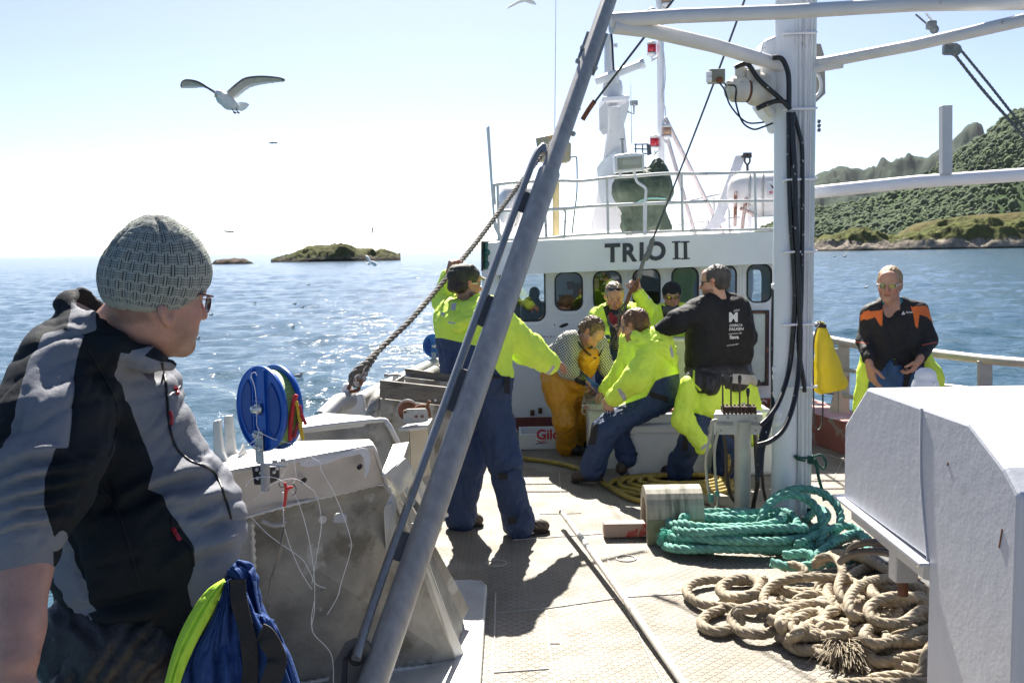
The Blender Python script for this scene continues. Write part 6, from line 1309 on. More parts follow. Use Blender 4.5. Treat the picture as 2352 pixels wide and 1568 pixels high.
def sleeve(F_,J,s_,r=(.075,.068,.058),cuff=.02,k=.04):
    c=(J['shL']+J['shR'])/2; F_.cap(J['sh'+s_].lerp(c,.3),J['sh'+s_],r[0]*1.05,r[0],k=.05); F_.cap(J['sh'+s_],J['el'+s_],r[0],r[1],k=k)
    d=(J['wr'+s_]-J['el'+s_]).normalized(); e=J['wr'+s_]-d*cuff; F_.cap(J['el'+s_],e,r[1],r[2],k=k); return e,d
def legs(F_,J,r=(.105,.08,.072),k=.05,hem=.0,sides='LR'):
    for s_ in sides:
        F_.cap(J['hip'+s_],J['kn'+s_],r[0],r[1],k=k); d=(J['an'+s_]-J['kn'+s_]).normalized(); F_.cap(J['kn'+s_],J['an'+s_]-d*hem,r[1],r[2],k=k)
def glasses(parent,H,col,frame_m,lens_m,mirror=False,name='sunglasses',w=.031,h=.017,z=.0,y=.088,wrap=.014):
    mb=MB()
    for sx in (-1,1):
        pts=[H.p(sx*(w+math.cos(a)*.026),y-wrap*max(0,math.cos(a))*1.3+(.004 if 1 else 0),z+math.sin(a)*h) for a in np.linspace(0,2*math.pi,18,endpoint=False)]
        mb.slab(pts if sx>0 else pts[::-1],H.f*.003)
    l=mb.build('lens',lens_m,None); 
    mf=MB()
    for sx in (-1,1):
        mf.tube([H.p(sx*(w+math.cos(a)*.026),y+.002-wrap*max(0,math.cos(a))*1.3,z+math.sin(a)*h) for a in np.linspace(0,2*math.pi,18,endpoint=False)],.0022*H.s,6,closed=True)
        mf.tube([H.p(sx*(w+.024),y-wrap*1.1,z+.006),H.p(sx*.078,.045,z+.008),H.p(sx*.081,-.005,z+.006),H.p(sx*.078,-.025,z-.012)],.0028*H.s,6)
    mf.tube([H.p(-.008,y+.004,z+.004),H.p(.008,y+.004,z+.004)],.0025*H.s,6)
    f=mf.build(name,frame_m,parent); f_loc=f
    l.parent=f; l.location=-wloc(f)
    return f
def hairobj(parent,H,m,r=(.083,.103,.094),c=(0,-.024,.036),cut=None,h=.0045,folds=(.007,48,(1,1,1)),name='hair',front=.055,low=-.05):
    F_=Fld(h); k=H.s; F_.ell(H.p(*c),[r[0]*k,r[1]*k,r[2]*k],H.ax(),k=.01); F_.cap(H.p(-.042,-.062,-.025),H.p(.042,-.062,-.025),.038*k,k=.03)
    # remove face, below hairline
    F_.ell(H.p(0,.107,-.022),[.086*k,.07*k,.097*k],H.ax(),k=.01,op='s'); F_.ell(H.p(0,.06,-.12),[.16*k,.09*k,.10*k],H.ax(),k=.01,op='s'); F_.cap(H.p(-.2,-.08,-.128),H.p(.2,-.08,-.128),.068*k,k=.01,op='s')
    for sx in (-1,1): F_.ell(H.p(sx*.09,.002,-.016),[.034*k,.030*k,.042*k],H.ax(),k=.008,op='s')
    return sdf_obj(name,F_,m,parent,folds=folds)
def hairm(name,c): return M(name,c,.55,var=.5,vs=30,bump=1,bs=160,stretch=(1,1,.4))
def skin_build(t,F_,H,m,stub=True):
    V,Fc=F_.mesh(); lip,st,fl=H.zones(V,stub); return meshobj('body',V,Fc,m,t,True,{'lip':lip,'stub':st,'flush':fl})
SUN_L=M('dark_lens',(.01,.01,.012),.08,coat=.6); BLKF=M('black_frame',(.015,.012,.012),.35)
shoem=M('brown_shoe',(.055,.04,.03),.6,var=.4,vs=18,bump=.6,bs=60,zones=[('lite',(.33,.29,.24),.003)])
boot=M('black_boot',(.02,.018,.017),.5,var=.3,vs=14,bump=.5,bs=50)
refl=(.42,.43,.45)
def suitmat(name,zones,base=(.70,.92,.09)): return M(name,base,.72,var=.09,vs=6,bump=.25,bs=110,bump2=(.5,7,.03),dirt=[((.30,.36,.05),8,.72,.06)],zones=zones)
FOLD=[(.013,7,(1,1,.6)),(.006,17,(1,1,.6))]
def shoes(t,J,s_,m=shoem,r=.043,lite=True):
    f=Fld(.006); shoe(f,J['an'+s_],J['toe'+s_],r)
    zmin=min(J['an'+s_].z,J['toe'+s_].z)-.05
    o=sdf_obj('shoe',f,m,t,zones={'lite':(lambda Q,V:.004-np.abs(((V[:,0]*1.3+V[:,1]*.8+V[:,2]*1.7)%.055)-.027)+(-.02 if not lite else 0)-np.clip((zmin+.055-V[:,2]),0,1)*.5)},folds=(.002,40,(1,1,1)))
    # sole
    d=(J['toe'+s_]-J['an'+s_]); d.z=0 if abs(d.z)<.06 else d.z; d.normalize(); f2=Fld(.006)
    up_=Vector((0,0,1)); up_=(up_-d*up_.dot(d)).normalized()
    f2.cap(J['an'+s_]-d*.055-up_*.045,J['toe'+s_]+d*.002-up_*.036,r*.93,r*.85,k=.01,sq=(up_,4.2)); sdf_obj('sole',f2,M('dark_sole',(.03,.024,.02),.7),o)
def decal(pts_tf,target,m,name,off=.004,lift=None):
    pass
# ---------- B : man with cap holding the rope ----------
J={}
J['shL']=P(1040,722,6.62); J['shR']=P(1133,724,6.28)
J['elL']=P(1020,690,6.85); J['wrL']=P(1037,640,6.80); J['elR']=P(1212,800,6.62); J['wrR']=P(1262,836,6.92)
J['hipL']=P(1062,905,6.62); J['hipR']=P(1124,905,6.42); J['knL']=P(1078,1055,6.62); J['knR']=P(1156,1050,6.40)
a=G(1062,1212); J['anL']=a+Vector((0,0,.09)); J['toeL']=G(1090,1206)+Vector((.03,-.02,.045))
a=G(1190,1232); J['anR']=a+Vector((0,.02,.09)); J['toeR']=G(1252,1226)+Vector((.0,.04,.045))
J['neck']=P(1078,705,6.50); 
t=figure('man in khaki cap and yellow-navy suit, one hand raised on the taut rope',J,None)
H=Head(P(1069,652,6.5),(.84,.52,-.08),(0,0,1),1.04); J['headb']=H.p(0,-.02,-.03)
skB=skinmat('skin_ruddy',(.42,.21,.15))
f=Fld(.0065); limbs_body(f,J); H.build(f,1.12)
hw=P(1037,622,6.76); J['wrL']=P(1032,636,6.80)
hand(f,P(1033,630,6.79),Vector((.35,-.1,.9)),Vector((.6,-.75,.1)),Vector((.5,.1,-.6)),curl=1.05,k=1.05)
hand(f,J['wrR'],Vector((.75,.55,-.12)),Vector((.25,-.1,-.95)),Vector((-.45,.85,.1)),curl=.45,k=1.08,spread=.2)
skin_build(t,f,H,skB)
hairobj(t,H,hairm('hair_dark_brown',(.05,.03,.02)),r=(.077,.098,.080),c=(0,-.022,.022),folds=(.003,60,(1,1,1)))
zB=[('navy',(.020,.044,.112),.5),('refl',refl,.5)]
f=Fld(.008); torso(f,J,.132,(.6,.8,0),1.0,hipw=.14)
sleeve(f,J,'L',(.085,.075,.062),cuff=.005); eR,dR=sleeve(f,J,'R',(.10,.108,.078),cuff=.0)
legs(f,J,(.128,.108,.098),hem=-.01)
f.cap(P(1048,740,6.5),P(1062,868,6.5),.14,.13,k=.08); f.cap(P(1120,745,6.35),P(1130,860,6.38),.14,.135,k=.08)
for s_ in 'LR': f.cap(J['an'+s_]+Vector((0,0,.08)),J['an'+s_]+Vector((0,0,-.0)),.088,.105,k=.03)
waistc=P(1095,858,6.45); 
sdf_obj('survival_suit',f,suitmat('suit_capman',zB),t,folds=FOLD,zones={
 'navy':[[(990,778),(1015,778),(1068,790),(1118,800),(1122,830),(1150,868),(1175,868),(1205,1270),(990,1270)],[(900,776),(1014,776),(1068,788),(1120,800),(1128,835),(1150,862),(1180,868),(1182,850),(1300,1500),(900,1500)]],
 'refl':[[(1236,868),(1252,874),(1276,842),(1270,838),(1262,850)],[(1010,715),(1018,716),(1022,724),(1012,724)]]})
f=Fld(.007)  # hood lying on the back
f.cap(P(1035,708,6.50),P(1085,712,6.28),.058,.055,k=.04); f.cap(P(1028,722,6.45),P(1052,742,6.28),.05,.045,k=.04); f.cap(P(1052,742,6.28),P(1105,725,6.18),.045,.04,k=.04); f.cap(P(1050,690,6.58),P(1095,690,6.42),.05,.05,k=.04); f.cap(P(1095,690,6.42),P(1122,712,6.30),.04,.03,k=.03)
f.ell(P(1082,672,6.5),[.078,.09,.06],k=.02,op='s')
sdf_obj('hood',f,suitmat('hood_capman',[('refl',refl,.5)]),t,folds=(.012,11,(.6,1,1.3)),zones={'refl':[[(1037,697),(1048,695),(1046,712),(1035,712)],[(1013,717),(1022,718),(1022,726),(1014,724)],[(1028,738),(1046,740),(1045,744),(1028,742)]]})
# hanging straps and belt
belt=M('black_webbing',(.012,.012,.014),.8,bump=.4,bs=200)
mb=MB(); mb.tube(smooth([P(1118,862,6.22),P(1145,866,6.24),P(1168,864,6.34)],4),.016,8,flat=.5); mb.slab([P(1158,866,6.24),P(1171,864,6.27),P(1172,905,6.25),P(1158,902,6.22)],(0,.008,0)); mb.build('belt',belt,t)
mb=MB()
for pts in ([(1144,1087),(1166,1087),(1166,1101),(1144,1101)],[(1165,1190),(1187,1187),(1186,1202),(1167,1204)]):
    mb.slab([P(x,y,6.27) for x,y in pts],(0,.01,0))
mb.build('velcro_patch',belt,t)
mb=MB(); mb.slab([P(1166,1085,6.27),P(1197,1078,6.28),P(1198,1104,6.28),P(1167,1103,6.27)],(0,.008,0)); mb.slab([P(1180,1203,6.27),P(1212,1166,6.29),P(1222,1190,6.29),P(1188,1215,6.27)],(0,.008,0)); mb.build('leg_strap',navy,t)
for s_ in 'LR': shoes(t,J,s_)
# cap
f=Fld(.005); f.ell(H.p(0,-.018,.050),[.092,.113,.088],H.ax(),k=.02); f.cap(H.p(-.03,-.03,.10),H.p(.03,-.02,.10),.05,k=.03); f.cut(H.p(0,-.10,-.050),-H.u+H.f*.42,.004); f.cut(H.p(0,0,.128),H.u*1.0-H.f*.12,.03)
o=sdf_obj('cap',f,M('khaki_cap',(.045,.045,.03),.8,var=.3,vs=10,bump=.5,bs=120,dirt=((.25,.23,.16),7,.6,.1)),t,folds=(.006,16,(1,1,1)))
mb=MB(); 
vs=[];
for r_ in (0,1):
    for a in np.linspace(-70,70,11): vs.append(H.p((.066+.008*r_)*math.sin(R(a)),.06+(.035+.062*r_)*math.cos(R(a)),.040-.018*r_+.012*math.cos(R(a))))
n_=11; fs=[(i,i+1,n_+i+1,n_+i) for i in range(n_-1)]; up_=H.u*.006; mb.add(vs+[v+up_ for v in vs],fs+[tuple(2*n_+j for j in reversed(q)) for q in fs]+[(n_+i,n_+i+1,3*n_+i+1,3*n_+i) for i in range(n_-1)]+[(i+1,i,2*n_+i,2*n_+i+1) for i in range(n_-1)]); mb.build('cap_peak',M('khaki_peak',(.28,.26,.19),.8,bump=.4,bs=120),o)
glasses(t,H,None,M('silver_frame',(.5,.5,.5),.3,.5),SUN_L)
# ---------- G : man in the black fleece ----------
J={}
J['shL']=P(1594,722,7.72); J['shR']=P(1690,710,7.86); J['elL']=P(1556,738,7.62); J['wrL']=P(1514,762,7.72); J['elR']=P(1712,775,8.0); J['wrR']=P(1668,800,8.25)
J['shL']=P(1606,715,7.75)
J['hipL']=P(1618,895,7.8); J['hipR']=P(1680,895,7.9); J['knL']=P(1590,1010,7.65); J['knR']=P(1672,1005,7.85); 
a=G(1562,1112); J['anL']=a+Vector((0,.05,.09)); J['toeL']=G(1535,1100)+Vector((-.02,.12,.05)); a=G(1668,1108); J['anR']=a+Vector((0,.1,.09)); J['toeR']=a+Vector((-.03,.32,.05)); J['neck']=P(1650,690,7.8)
t=figure('man in black fleece with white print on his back, hand on the seated man',J,None)
H=Head(P(1641,648,7.8),(-.86,.46,-.12),(.1,0,1),1.07); J['headb']=H.p(0,-.02,-.03)
f=Fld(.0065); limbs_body(f,J); H.build(f,1.05)
hand(f,J['wrL'],Vector((-.85,.0,-.30)),Vector((-.2,.55,-.8)),Vector((-.1,.75,.3)),curl=.28,k=1.08,spread=.2); hand(f,J['wrR'],Vector((-.5,.6,-.2)),Vector((-.4,-.3,-.5)),Vector((0,0,1)),curl=.5)
skG=skinmat('skin_fair',(.50,.29,.20)); skin_build(t,f,H,skG)
hairobj(t,H,hairm('hair_dark_grey',(.06,.05,.042)),r=(.082,.103,.092),folds=(.003,90,(1,1,1)))
glasses(t,H,None,BLKF,SUN_L)
f=Fld(.008); torso(f,J,.150,(0,1,0),1.15); sleeve(f,J,'L',(.092,.085,.062),cuff=.03); sleeve(f,J,'R',(.10,.09,.06),cuff=.02)
f.cap(P(1625,760,7.8),P(1625,805,7.8),.15,k=.08); f.cap(P(1690,760,7.82),P(1685,805,7.82),.145,k=.08)
f.cap(P(1632,700,7.74),P(1664,694,7.86),.072,.068,k=.04); f.cap(P(1620,690,7.72),P(1660,676,7.84),.045,.05,k=.03)
f.cap(P(1580,1060,7.8),P(1720,1060,7.8),.62,k=.01,op='s'); 
fl_=M('black_fleece',(.014,.014,.016),.9,var=.2,vs=8,bump=.35,bs=200,bump2=(.5,8,.03),spec=.3)
fleece=sdf_obj('fleece_jacket',f,fl_,t,folds=[(.009,8,(1,1,.6)),(.004,22,(1,1,.7))])
def project_text(txt,px,py,hpx,d,target_mesh,m,parent,shear=0,bold=0,ang=0,sx=1,name='printed_lettering',eps=.004):
    me=target_mesh.data; nv=len(me.vertices); co=np.empty(nv*3,dtype=np.float32); me.vertices.foreach_get('co',co); off=wloc(target_mesh)
    bv=BVHTree.FromPolygons([Vector(c)+off for c in co.reshape(-1,3)],[tuple(p.vertices) for p in me.polygons])
    s_=hpx/.70; vs,fs=text_mesh(txt,s_,0,shear,bold*s_,sx); out=[]; ca,sa=math.cos(R(ang)),math.sin(R(ang))
    bm=bmesh.new(); bvs=[bm.verts.new(v) for v in vs]
    for q in fs:
        try: bm.faces.new([bvs[i] for i in q])
        except: pass
    bmesh.ops.triangulate(bm,faces=bm.faces); 
    es=[e for e in bm.edges if e.calc_length()>hpx*.35]
    if es: bmesh.ops.subdivide_edges(bm,edges=es,cuts=2)
    bm.verts.ensure_lookup_table(); bm.verts.index_update(); V=[v.co.copy() for v in bm.verts]; Fs=[tuple(v.index for v in f_.verts) for f_ in bm.faces]; bm.free()
    last=d
    for v in V:
        x=px+v.x*ca+v.y*sa; y=py-v.y*ca+v.x*sa; dr=ray(x,y); h_=bv.ray_cast(EYE,dr.normalized(),50)
        if h_[0] is not None: dd_=h_[0].y
        else: dd_=last
        last=dd_; out.append(EYE+dr*((dd_-eps)/dr.y))
    mb=MB(); mb.add(out,Fs); return mb.build(name,m,parent)
pr_=M('white_print',(.62,.62,.62),.7)
def PT(txt,x,y,h,**k): return project_text(txt,x,y,h,7.6,fleece,pr_,fleece,**k)
PT('M',1674,738,20,bold=.05,sx=.95); PT('plus',1685,716,6,shear=.4,ang=-10); PT('DEBICA',1675,750,5.5,bold=.02,ang=-2,sx=1.12,shear=.2); PT('FALKEN',1674,759,6,bold=.03,ang=-2,sx=1.1,shear=.2); PT('pneumant 100',1674,768,3.8,bold=.01,ang=-3,sx=.95); PT('Sava',1676,778,8,bold=.04,ang=-2,sx=1.05); PT('carry the target against',1669,795,3.4,bold=.01,ang=-9,shear=.3,sx=.62)
# suit tied round the waist
f=Fld(.009); 
f.cap(P(1608,878,7.75),P(1612,925,7.72),.12,.13,k=.08); f.cap(P(1690,880,7.9),P(1695,930,7.88),.12,.13,k=.08); f.cap(P(1640,885,7.75),P(1660,930,7.75),.13,.12,k=.08)
f.cap(P(1580,885,7.65),P(1566,960,7.60),.075,.075,k=.05); f.cap(P(1566,960,7.60),P(1612,1020,7.55),.075,.062,k=.05); f.cap(P(1612,1018,7.55),P(1612,1030,7.55),.05,.04,k=.03); f.cap(P(1722,890,7.95),P(1736,965,7.95),.065,.06,k=.05)
f.cap(P(1715,940,7.9),P(1730,1010,7.9),.06,.05,k=.04)
sdf_obj('tied_jacket',f,suitmat('suit_fleeceman',[('refl',refl,.5)]),t,folds=[(.016,7,(1,1,.6)),(.006,17,(1,1,.6))],zones={'refl':[[(1608,1028),(1612,1034),(1648,1008),(1645,1001)],[(1703,925),(1712,924),(1706,955),(1699,955)]]})
f=Fld(.009); f.cap(P(1617,842,7.8),P(1690,842,7.85),.125,k=.06); f.cap(P(1605,872,7.70),P(1700,868,7.75),.105,.095,k=.06); f.cap(P(1605,875,7.68),P(1630,882,7.62),.085,k=.05); f.cap(P(1700,855,7.8),P(1738,878,7.85),.06,.035,k=.05); f.cap(P(1588,850,7.8),P(1583,868,7.75),.05,.03,k=.04)
o=sdf_obj('waist_lining',f,M('black_lining',(.018,.018,.022),.55,var=.2,vs=6,bump=.3,bs=90,zones=[('tag_',(.42,.41,.40),.5),('edge',(.55,.75,.05),.5)]),t,folds=[(.012,8,(1,1,.5)),(.006,18,(.6,1,1))],zones={'tag_':[[(1683,858),(1743,862),(1738,886),(1678,879)]],'edge':[[(1592,850),(1596,850),(1596,880),(1612,895),(1608,899),(1590,880)],[(1745,840),(1752,850),(1745,858),(1738,845)]]})
f=Fld(.008); legs(f,J,(.12,.095,.085),hem=.0); f.cap(J['hipL'],J['hipR'],.13,k=.06)
for s_ in 'LR': f.cap(J['an'+s_]+Vector((0,0,.1)),J['an'+s_]+Vector((0,0,.0)),.085,.105,k=.03)
sdf_obj('suit_trousers',f,M('navy_suit',(.020,.044,.112),.7,var=.2,vs=6,bump=.25,bs=110,zones=[('knee',(.012,.012,.014),.5)]),t,folds=FOLD,zones={'knee':[[(1570,985),(1583,985),(1580,1035),(1566,1035)],[(1600,1085),(1625,1082),(1625,1092),(1600,1094)]]})
for s_ in 'LR': shoes(t,J,s_,boot,lite=False)
# ---------- F : seated man ----------
J={}
J['shR']=P(1512,790,7.72); J['shL']=P(1452,780,8.05); J['elR']=P(1462,868,7.60); J['wrR']=P(1408,915,7.75); J['elL']=P(1432,850,8.2); J['wrL']=P(1392,895,8.3)
J['hipR']=P(1502,915,7.92); J['hipL']=P(1470,925,8.15); J['knR']=P(1392,985,7.78); J['knL']=P(1418,985,8.1); J['anR']=P(1364,1088,7.72); J['toeR']=G(1322,1112)+Vector((.0,.05,.05)); J['anL']=P(1440,1052,8.05); J['toeL']=P(1424,1078,8.02); J['neck']=P(1470,768,7.85)
a=G(1362,1116); J['anR']=Vector((a.x,a.y+.02,.10))
t=figure('man seated on the white box, yellow and navy suit, seen from behind',J,None)
H=Head(P(1457,747,7.88),(-.80,.55,-.28),(-.25,.15,1),1.04); J['headb']=H.p(0,-.02,-.03)
f=Fld(.0065); limbs_body(f,J); H.build(f,1.0); hand(f,J['wrR'],Vector((-.4,.2,-.75)),Vector((.3,.7,-.2)),Vector((-.8,.2,.3)),curl=.7,k=1.05); hand(f,J['wrL'],Vector((-.6,.1,-.4)),Vector((0,0,-1)),Vector((0,-1,0)),curl=.6)
skin_build(t,f,H,skG); hairobj(t,H,hairm('hair_auburn',(.13,.06,.03)),r=(.085,.106,.096),folds=[(.006,45,(1,1,1))]); glasses(t,H,None,BLKF,M('clear_lens_glass',(.3,.33,.35),.1,coat=.5),name='spectacles',h=.014)
f=Fld(.008); 
for a,b_,r1,r2 in ((P(1505,792,7.78),P(1522,900,7.88),.135,.15),(P(1465,790,8.0),P(1480,900,8.05),.125,.15),(P(1488,800,7.85),P(1500,890,7.95),.14,.16)): f.cap(a,b_,r1,r2,k=.08)
sleeve(f,J,'R',(.105,.098,.070),cuff=.01,k=.05); sleeve(f,J,'L',(.09,.08,.065),cuff=.01)
f.cap(J['hipR'],J['knR'],.135,.10,k=.06); f.cap(J['knR'],J['anR']+Vector((0,0,.03)),.10,.10,k=.05); f.cap(J['hipL'],J['knL'],.12,.09,k=.06); f.cap(J['knL'],J['anL'],.092,.082,k=.05)
sdf_obj('survival_suit',f,suitmat('suit_seated',[('navy',(.020,.044,.112),.5),('cuffs',(.70,.92,.09),.5),('refl',refl,.5),('blk',(.012,.012,.014),.5)]),t,folds=[(.012,8,(1,1,.6)),(.006,19,(1,1,.6))],zones={
 'navy':[[(1700,858),(1556,858),(1519,868),(1505,875),(1485,910),(1452,922),(1420,932),(1395,940),(1250,930),(1250,1200),(1700,1200)]],
 'cuffs':[[(1390,890),(1410,880),(1440,860),(1500,850),(1500,872),(1470,905),(1425,920),(1396,925),(1385,915)]],
 'refl':[[(1418,893),(1425,892),(1436,905),(1440,918),(1432,920),(1422,905)],[(1538,790),(1543,795),(1546,815),(1541,818),(1540,805)]],
 'blk':[[(1493,898),(1538,912),(1534,925),(1490,910)],[(1348,976),(1376,972),(1368,1022),(1348,1020)],[(1376,1088),(1386,1088),(1386,1097),(1376,1097)]]})
f=Fld(.007); f.cap(P(1488,772,7.80),P(1540,800,7.72),.05,.05,k=.04); f.cap(P(1470,780,7.72),P(1515,795,7.62),.045,.05,k=.04); f.cap(P(1515,800,7.62),P(1548,825,7.68),.05,.035,k=.04); f.cap(P(1460,770,7.74),P(1470,785,7.68),.04,k=.03)
sdf_obj('hood',f,suitmat('hood_seated',[('refl',refl,.5)]),t,folds=(.011,11,(.8,1,1)),zones={'refl':[[(1536,786),(1542,788),(1548,818),(1542,822)]]})
f=Fld(.006); f.cap(P(1468,772,7.82),P(1500,762,7.80),.028,.03,k=.02); f.cap(P(1480,764,7.84),P(1502,758,7.82),.03,k=.02); sdf_obj('white_collar',f,M('cream_fleece',(.62,.60,.50),.9,bump=.8,bs=120),t)
for s_ in 'LR': shoes(t,J,s_,lite=False)
# ---------- C : fisherman in orange bib trousers ----------
J={}
J['shR']=P(1308,785,8.55); J['shL']=P(1372,790,8.70); J['elR']=P(1303,848,8.42); J['wrR']=P(1340,872,8.42); J['elL']=P(1395,848,8.66); J['wrL']=P(1410,880,8.60)
J['hipR']=P(1285,880,8.85); J['hipL']=P(1318,880,9.0); J['knR']=P(1297,965,8.80); J['knL']=P(1325,955,9.0); a=G(1303,1046); J['anR']=a+Vector((0,.04,.10)); J['toeR']=a+Vector((.10,-.02,.05)); a=G(1322,1030); J['anL']=a+Vector((0,0,.10)); J['toeL']=a+Vector((.13,0,.05)); J['neck']=P(1340,782,8.62)
t=figure('fisherman bending forward in orange bib trousers, checked jersey and black gauntlets with blue gloves',J,None)
H=Head(P(1357,764,8.5),(.45,-.45,-.85),(.62,-.15,.75),1.04); J['headb']=H.p(0,-.03,-.02)
f=Fld(.0065); limbs_body(f,J); H.build(f,1.0); hand(f,J['wrR'],Vector((.85,.1,-.35)),Vector((0,0,-1)),Vector((0,-1,0)),curl=.5,k=1.15); hand(f,J['wrL'],Vector((.0,-.2,-.9)),Vector((-.8,0,-.2)),Vector((0,-1,0)),curl=.5,k=1.15); skin_build(t,f,H,skinmat('skin_tanned',(.46,.25,.17)))
hairobj(t,H,hairm('hair_brown',(.12,.07,.035)),r=(.086,.107,.098),folds=[(.008,36,(1,1,1))])
def checks():
    m=M('checked_jersey',(.5,.48,.40),.9,bump=.7,bs=120,var=.1)
    n=m.node_tree; L=n.links; b=n.nodes['Principled BSDF']; tc=[q for q in n.nodes if q.type=='TEX_COORD'][0]
    rot=n.nodes.new('ShaderNodeMapping'); rot.inputs['Rotation'].default_value=(0,R(35),0); L.new(tc.outputs['Object'],rot.inputs[0]); ck=n.nodes.new('ShaderNodeSeparateXYZ'); L.new(rot.outputs[0],ck.inputs[0])
    def cell(o_):
        a=n.nodes.new('ShaderNodeMath'); a.operation='MULTIPLY'; L.new(o_,a.inputs[0]); a.inputs[1].default_value=56; c_=n.nodes.new('ShaderNodeMath'); c_.operation='FRACT'; L.new(a.outputs[0],c_.inputs[0]); g=n.nodes.new('ShaderNodeMath'); g.operation='GREATER_THAN'; L.new(c_.outputs[0],g.inputs[0]); g.inputs[1].default_value=.36; return g.outputs[0]
    p_=n.nodes.new('ShaderNodeMath'); p_.operation='MULTIPLY'; L.new(cell(ck.outputs[0]),p_.inputs[0]); L.new(cell(ck.outputs[2]),p_.inputs[1])
    old=b.inputs['Base Color'].links[0].from_socket; mx=n.nodes.new('ShaderNodeMix'); mx.data_type='RGBA'; L.new(p_.outputs[0],mx.inputs[0]); L.new(old,mx.inputs[6]); mx.inputs[7].default_value=(.03,.032,.04,1); L.new(mx.outputs[2],b.inputs['Base Color']); return m
jm=checks()
f=Fld(.007); f.cap(P(1275,830,8.85),P(1312,795,8.60),.14,.125,k=.08); f.cap(P(1300,840,8.95),P(1350,800,8.72),.14,.13,k=.08); f.cap(P(1320,800,8.60),P(1368,800,8.70),.105,k=.06)
sleeve(f,J,'R',(.085,.078,.055),cuff=.09,k=.04); sleeve(f,J,'L',(.080,.072,.055),cuff=.09,k=.04)
sdf_obj('jersey',f,jm,t,folds=[(.009,10,(1,1,.7))])
f=Fld(.008); f.cap(J['hipR'],J['hipL'],.145,k=.06); f.cap(P(1270,835,8.9),P(1290,900,8.85),.125,.145,k=.06); f.cap(P(1325,835,8.85),P(1320,890,8.85),.13,k=.06); f.cap(P(1345,815,8.52),P(1325,870,8.70),.075,.11,k=.05); f.cap(P(1368,815,8.56),P(1345,850,8.66),.05,.08,k=.04); legs(f,J,(.130,.105,.088),hem=.0,k=.06)
for s_ in 'LR': f.cap(J['an'+s_]+Vector((0,0,.1)),J['an'+s_],.088,.11,k=.03)
f.cap(P(1262,820,8.75),P(1310,785,8.45),.10,k=.02,op='s')
orange=M('orange_oilskin',(.60,.27,.012),.32,var=.12,vs=5,bump=.3,bs=24,coat=.15,bump2=(.5,8,.03),dirt=((.32,.14,.02),6,.66,.1))
bib=sdf_obj('bib_trousers',f,orange,t,folds=[(.016,7.5,(1,1,.7)),(.006,18,(1,1,.7))])
mb=MB(); mb.tube(smooth([P(1358,816,8.44),P(1345,806,8.44),P(1334,794,8.46),P(1324,778,8.5),P(1318,770,8.55)],5),.018,8,flat=.35); mb.build('brace_strap',belt,t)
mb=MB(); mb.tube(smooth([P(1376,818,8.52),P(1382,805,8.52),P(1386,795,8.56)],5),.018,8,flat=.35); mb.build('brace_strap',belt,t)
mb=MB(); mb.slab([P(1361,823,8.42),P(1367,819,8.42),P(1372,824,8.42)],(0,-.003,0)); mb.build('bib_emblem',black,bib)
f=Fld(.006); f.cap(P(1338,765,8.55),P(1352,788,8.52),.05,k=.03);  sdf_obj('dark_collar',f,M('dark_collar',(.02,.025,.05),.8),t,folds=(.004,20,(1,1,1)))
glv=M('black_gauntlet',(.012,.012,.013),.28,bump=.3,bs=60,coat=.3); bgl=M('blue_glove',(.03,.10,.35),.7,var=.2,vs=20,bump=.4,bs=90)
for s_,(ex,ey,ed),d_,n_v,sd_ in (('R',(1316,858,8.42),Vector((.85,.1,-.35)),Vector((0,0,-1)),Vector((0,-1,0))),('L',(1401,862,8.62),Vector((.0,-.2,-.9)),Vector((-.8,0,-.2)),Vector((0,-1,0)))):
    f=Fld(.006); w_=J['wr'+s_]; e_=J['el'+s_].lerp(w_,.28); f.cap(e_,w_,.064,.048,k=.02); sdf_obj('gauntlet',f,glv,t,folds=(.004,20,(1,1,1)))
    f=Fld(.006); f.cap(w_,w_+d_*.03,.045,.04,k=.02); hand(f,w_+d_*.01,d_,n_v,sd_,curl=.5,k=1.2,r=.0105); sdf_obj('glove',f,bgl,t)
for s_ in 'LR': shoes(t,J,s_,boot,.05,lite=False)
# ---------- D : man holding up the hook ----------
J={}
J['shR']=P(1378,728,9.30); J['shL']=P(1452,722,9.35); J['elR']=P(1362,778,9.2); J['wrR']=P(1402,768,9.0); J['elL']=P(1488,712,9.25); J['wrL']=P(1466,672,9.05)
J['hipR']=P(1398,872,9.35); J['hipL']=P(1440,872,9.35); J['knR']=P(1394,950,9.3); J['knL']=P(1440,950,9.3)
for s_,x in (('R',1392),('L',1440)): 
    q=P(x,950,9.35); J['an'+s_]=Vector((q.x,9.35,.10)); J['toe'+s_]=Vector((q.x,9.17,.05))
J['neck']=P(1412,715,9.32)
t=figure('man with glasses pushed up on grey hair, gripping the hanging rusty hook',J,None)
H=Head(P(1411,682,9.26),(.02,-.93,-.32),(0,-.2,1),1.06); J['headb']=H.p(0,-.02,-.03)
f=Fld(.006); limbs_body(f,J); H.build(f,1.0,mouth_open=.7); hand(f,J['wrL'],Vector((-.25,.1,.95)),Vector((-.5,-.7,.1)),Vector((-.7,.4,.1)),curl=1.0,k=1.08); hand(f,J['wrR'],Vector((.85,-.1,.25)),Vector((.1,.9,-.1)),Vector((.0,.1,1)),curl=1.05,k=1.1); skin_build(t,f,H,skinmat('skin_pink',(.52,.27,.20)),False)
mb=MB(); 
for sx in (-1,1): mb.sph(H.p(sx*.031,.0835,-.002),.0085*1,8)
mb.build('eyelid',skinmat('skin_pink',(.52,.27,.20)),t)
mb=MB()
for sx in (-1,1): mb.tube(smooth([H.p(sx*.018,.093,.018),H.p(sx*.032,.094,.022),H.p(sx*.046,.084,.018)],3),.003,6)
mb.build('eyebrow',hairm('hair_grey_blond',(.26,.20,.14)),t)
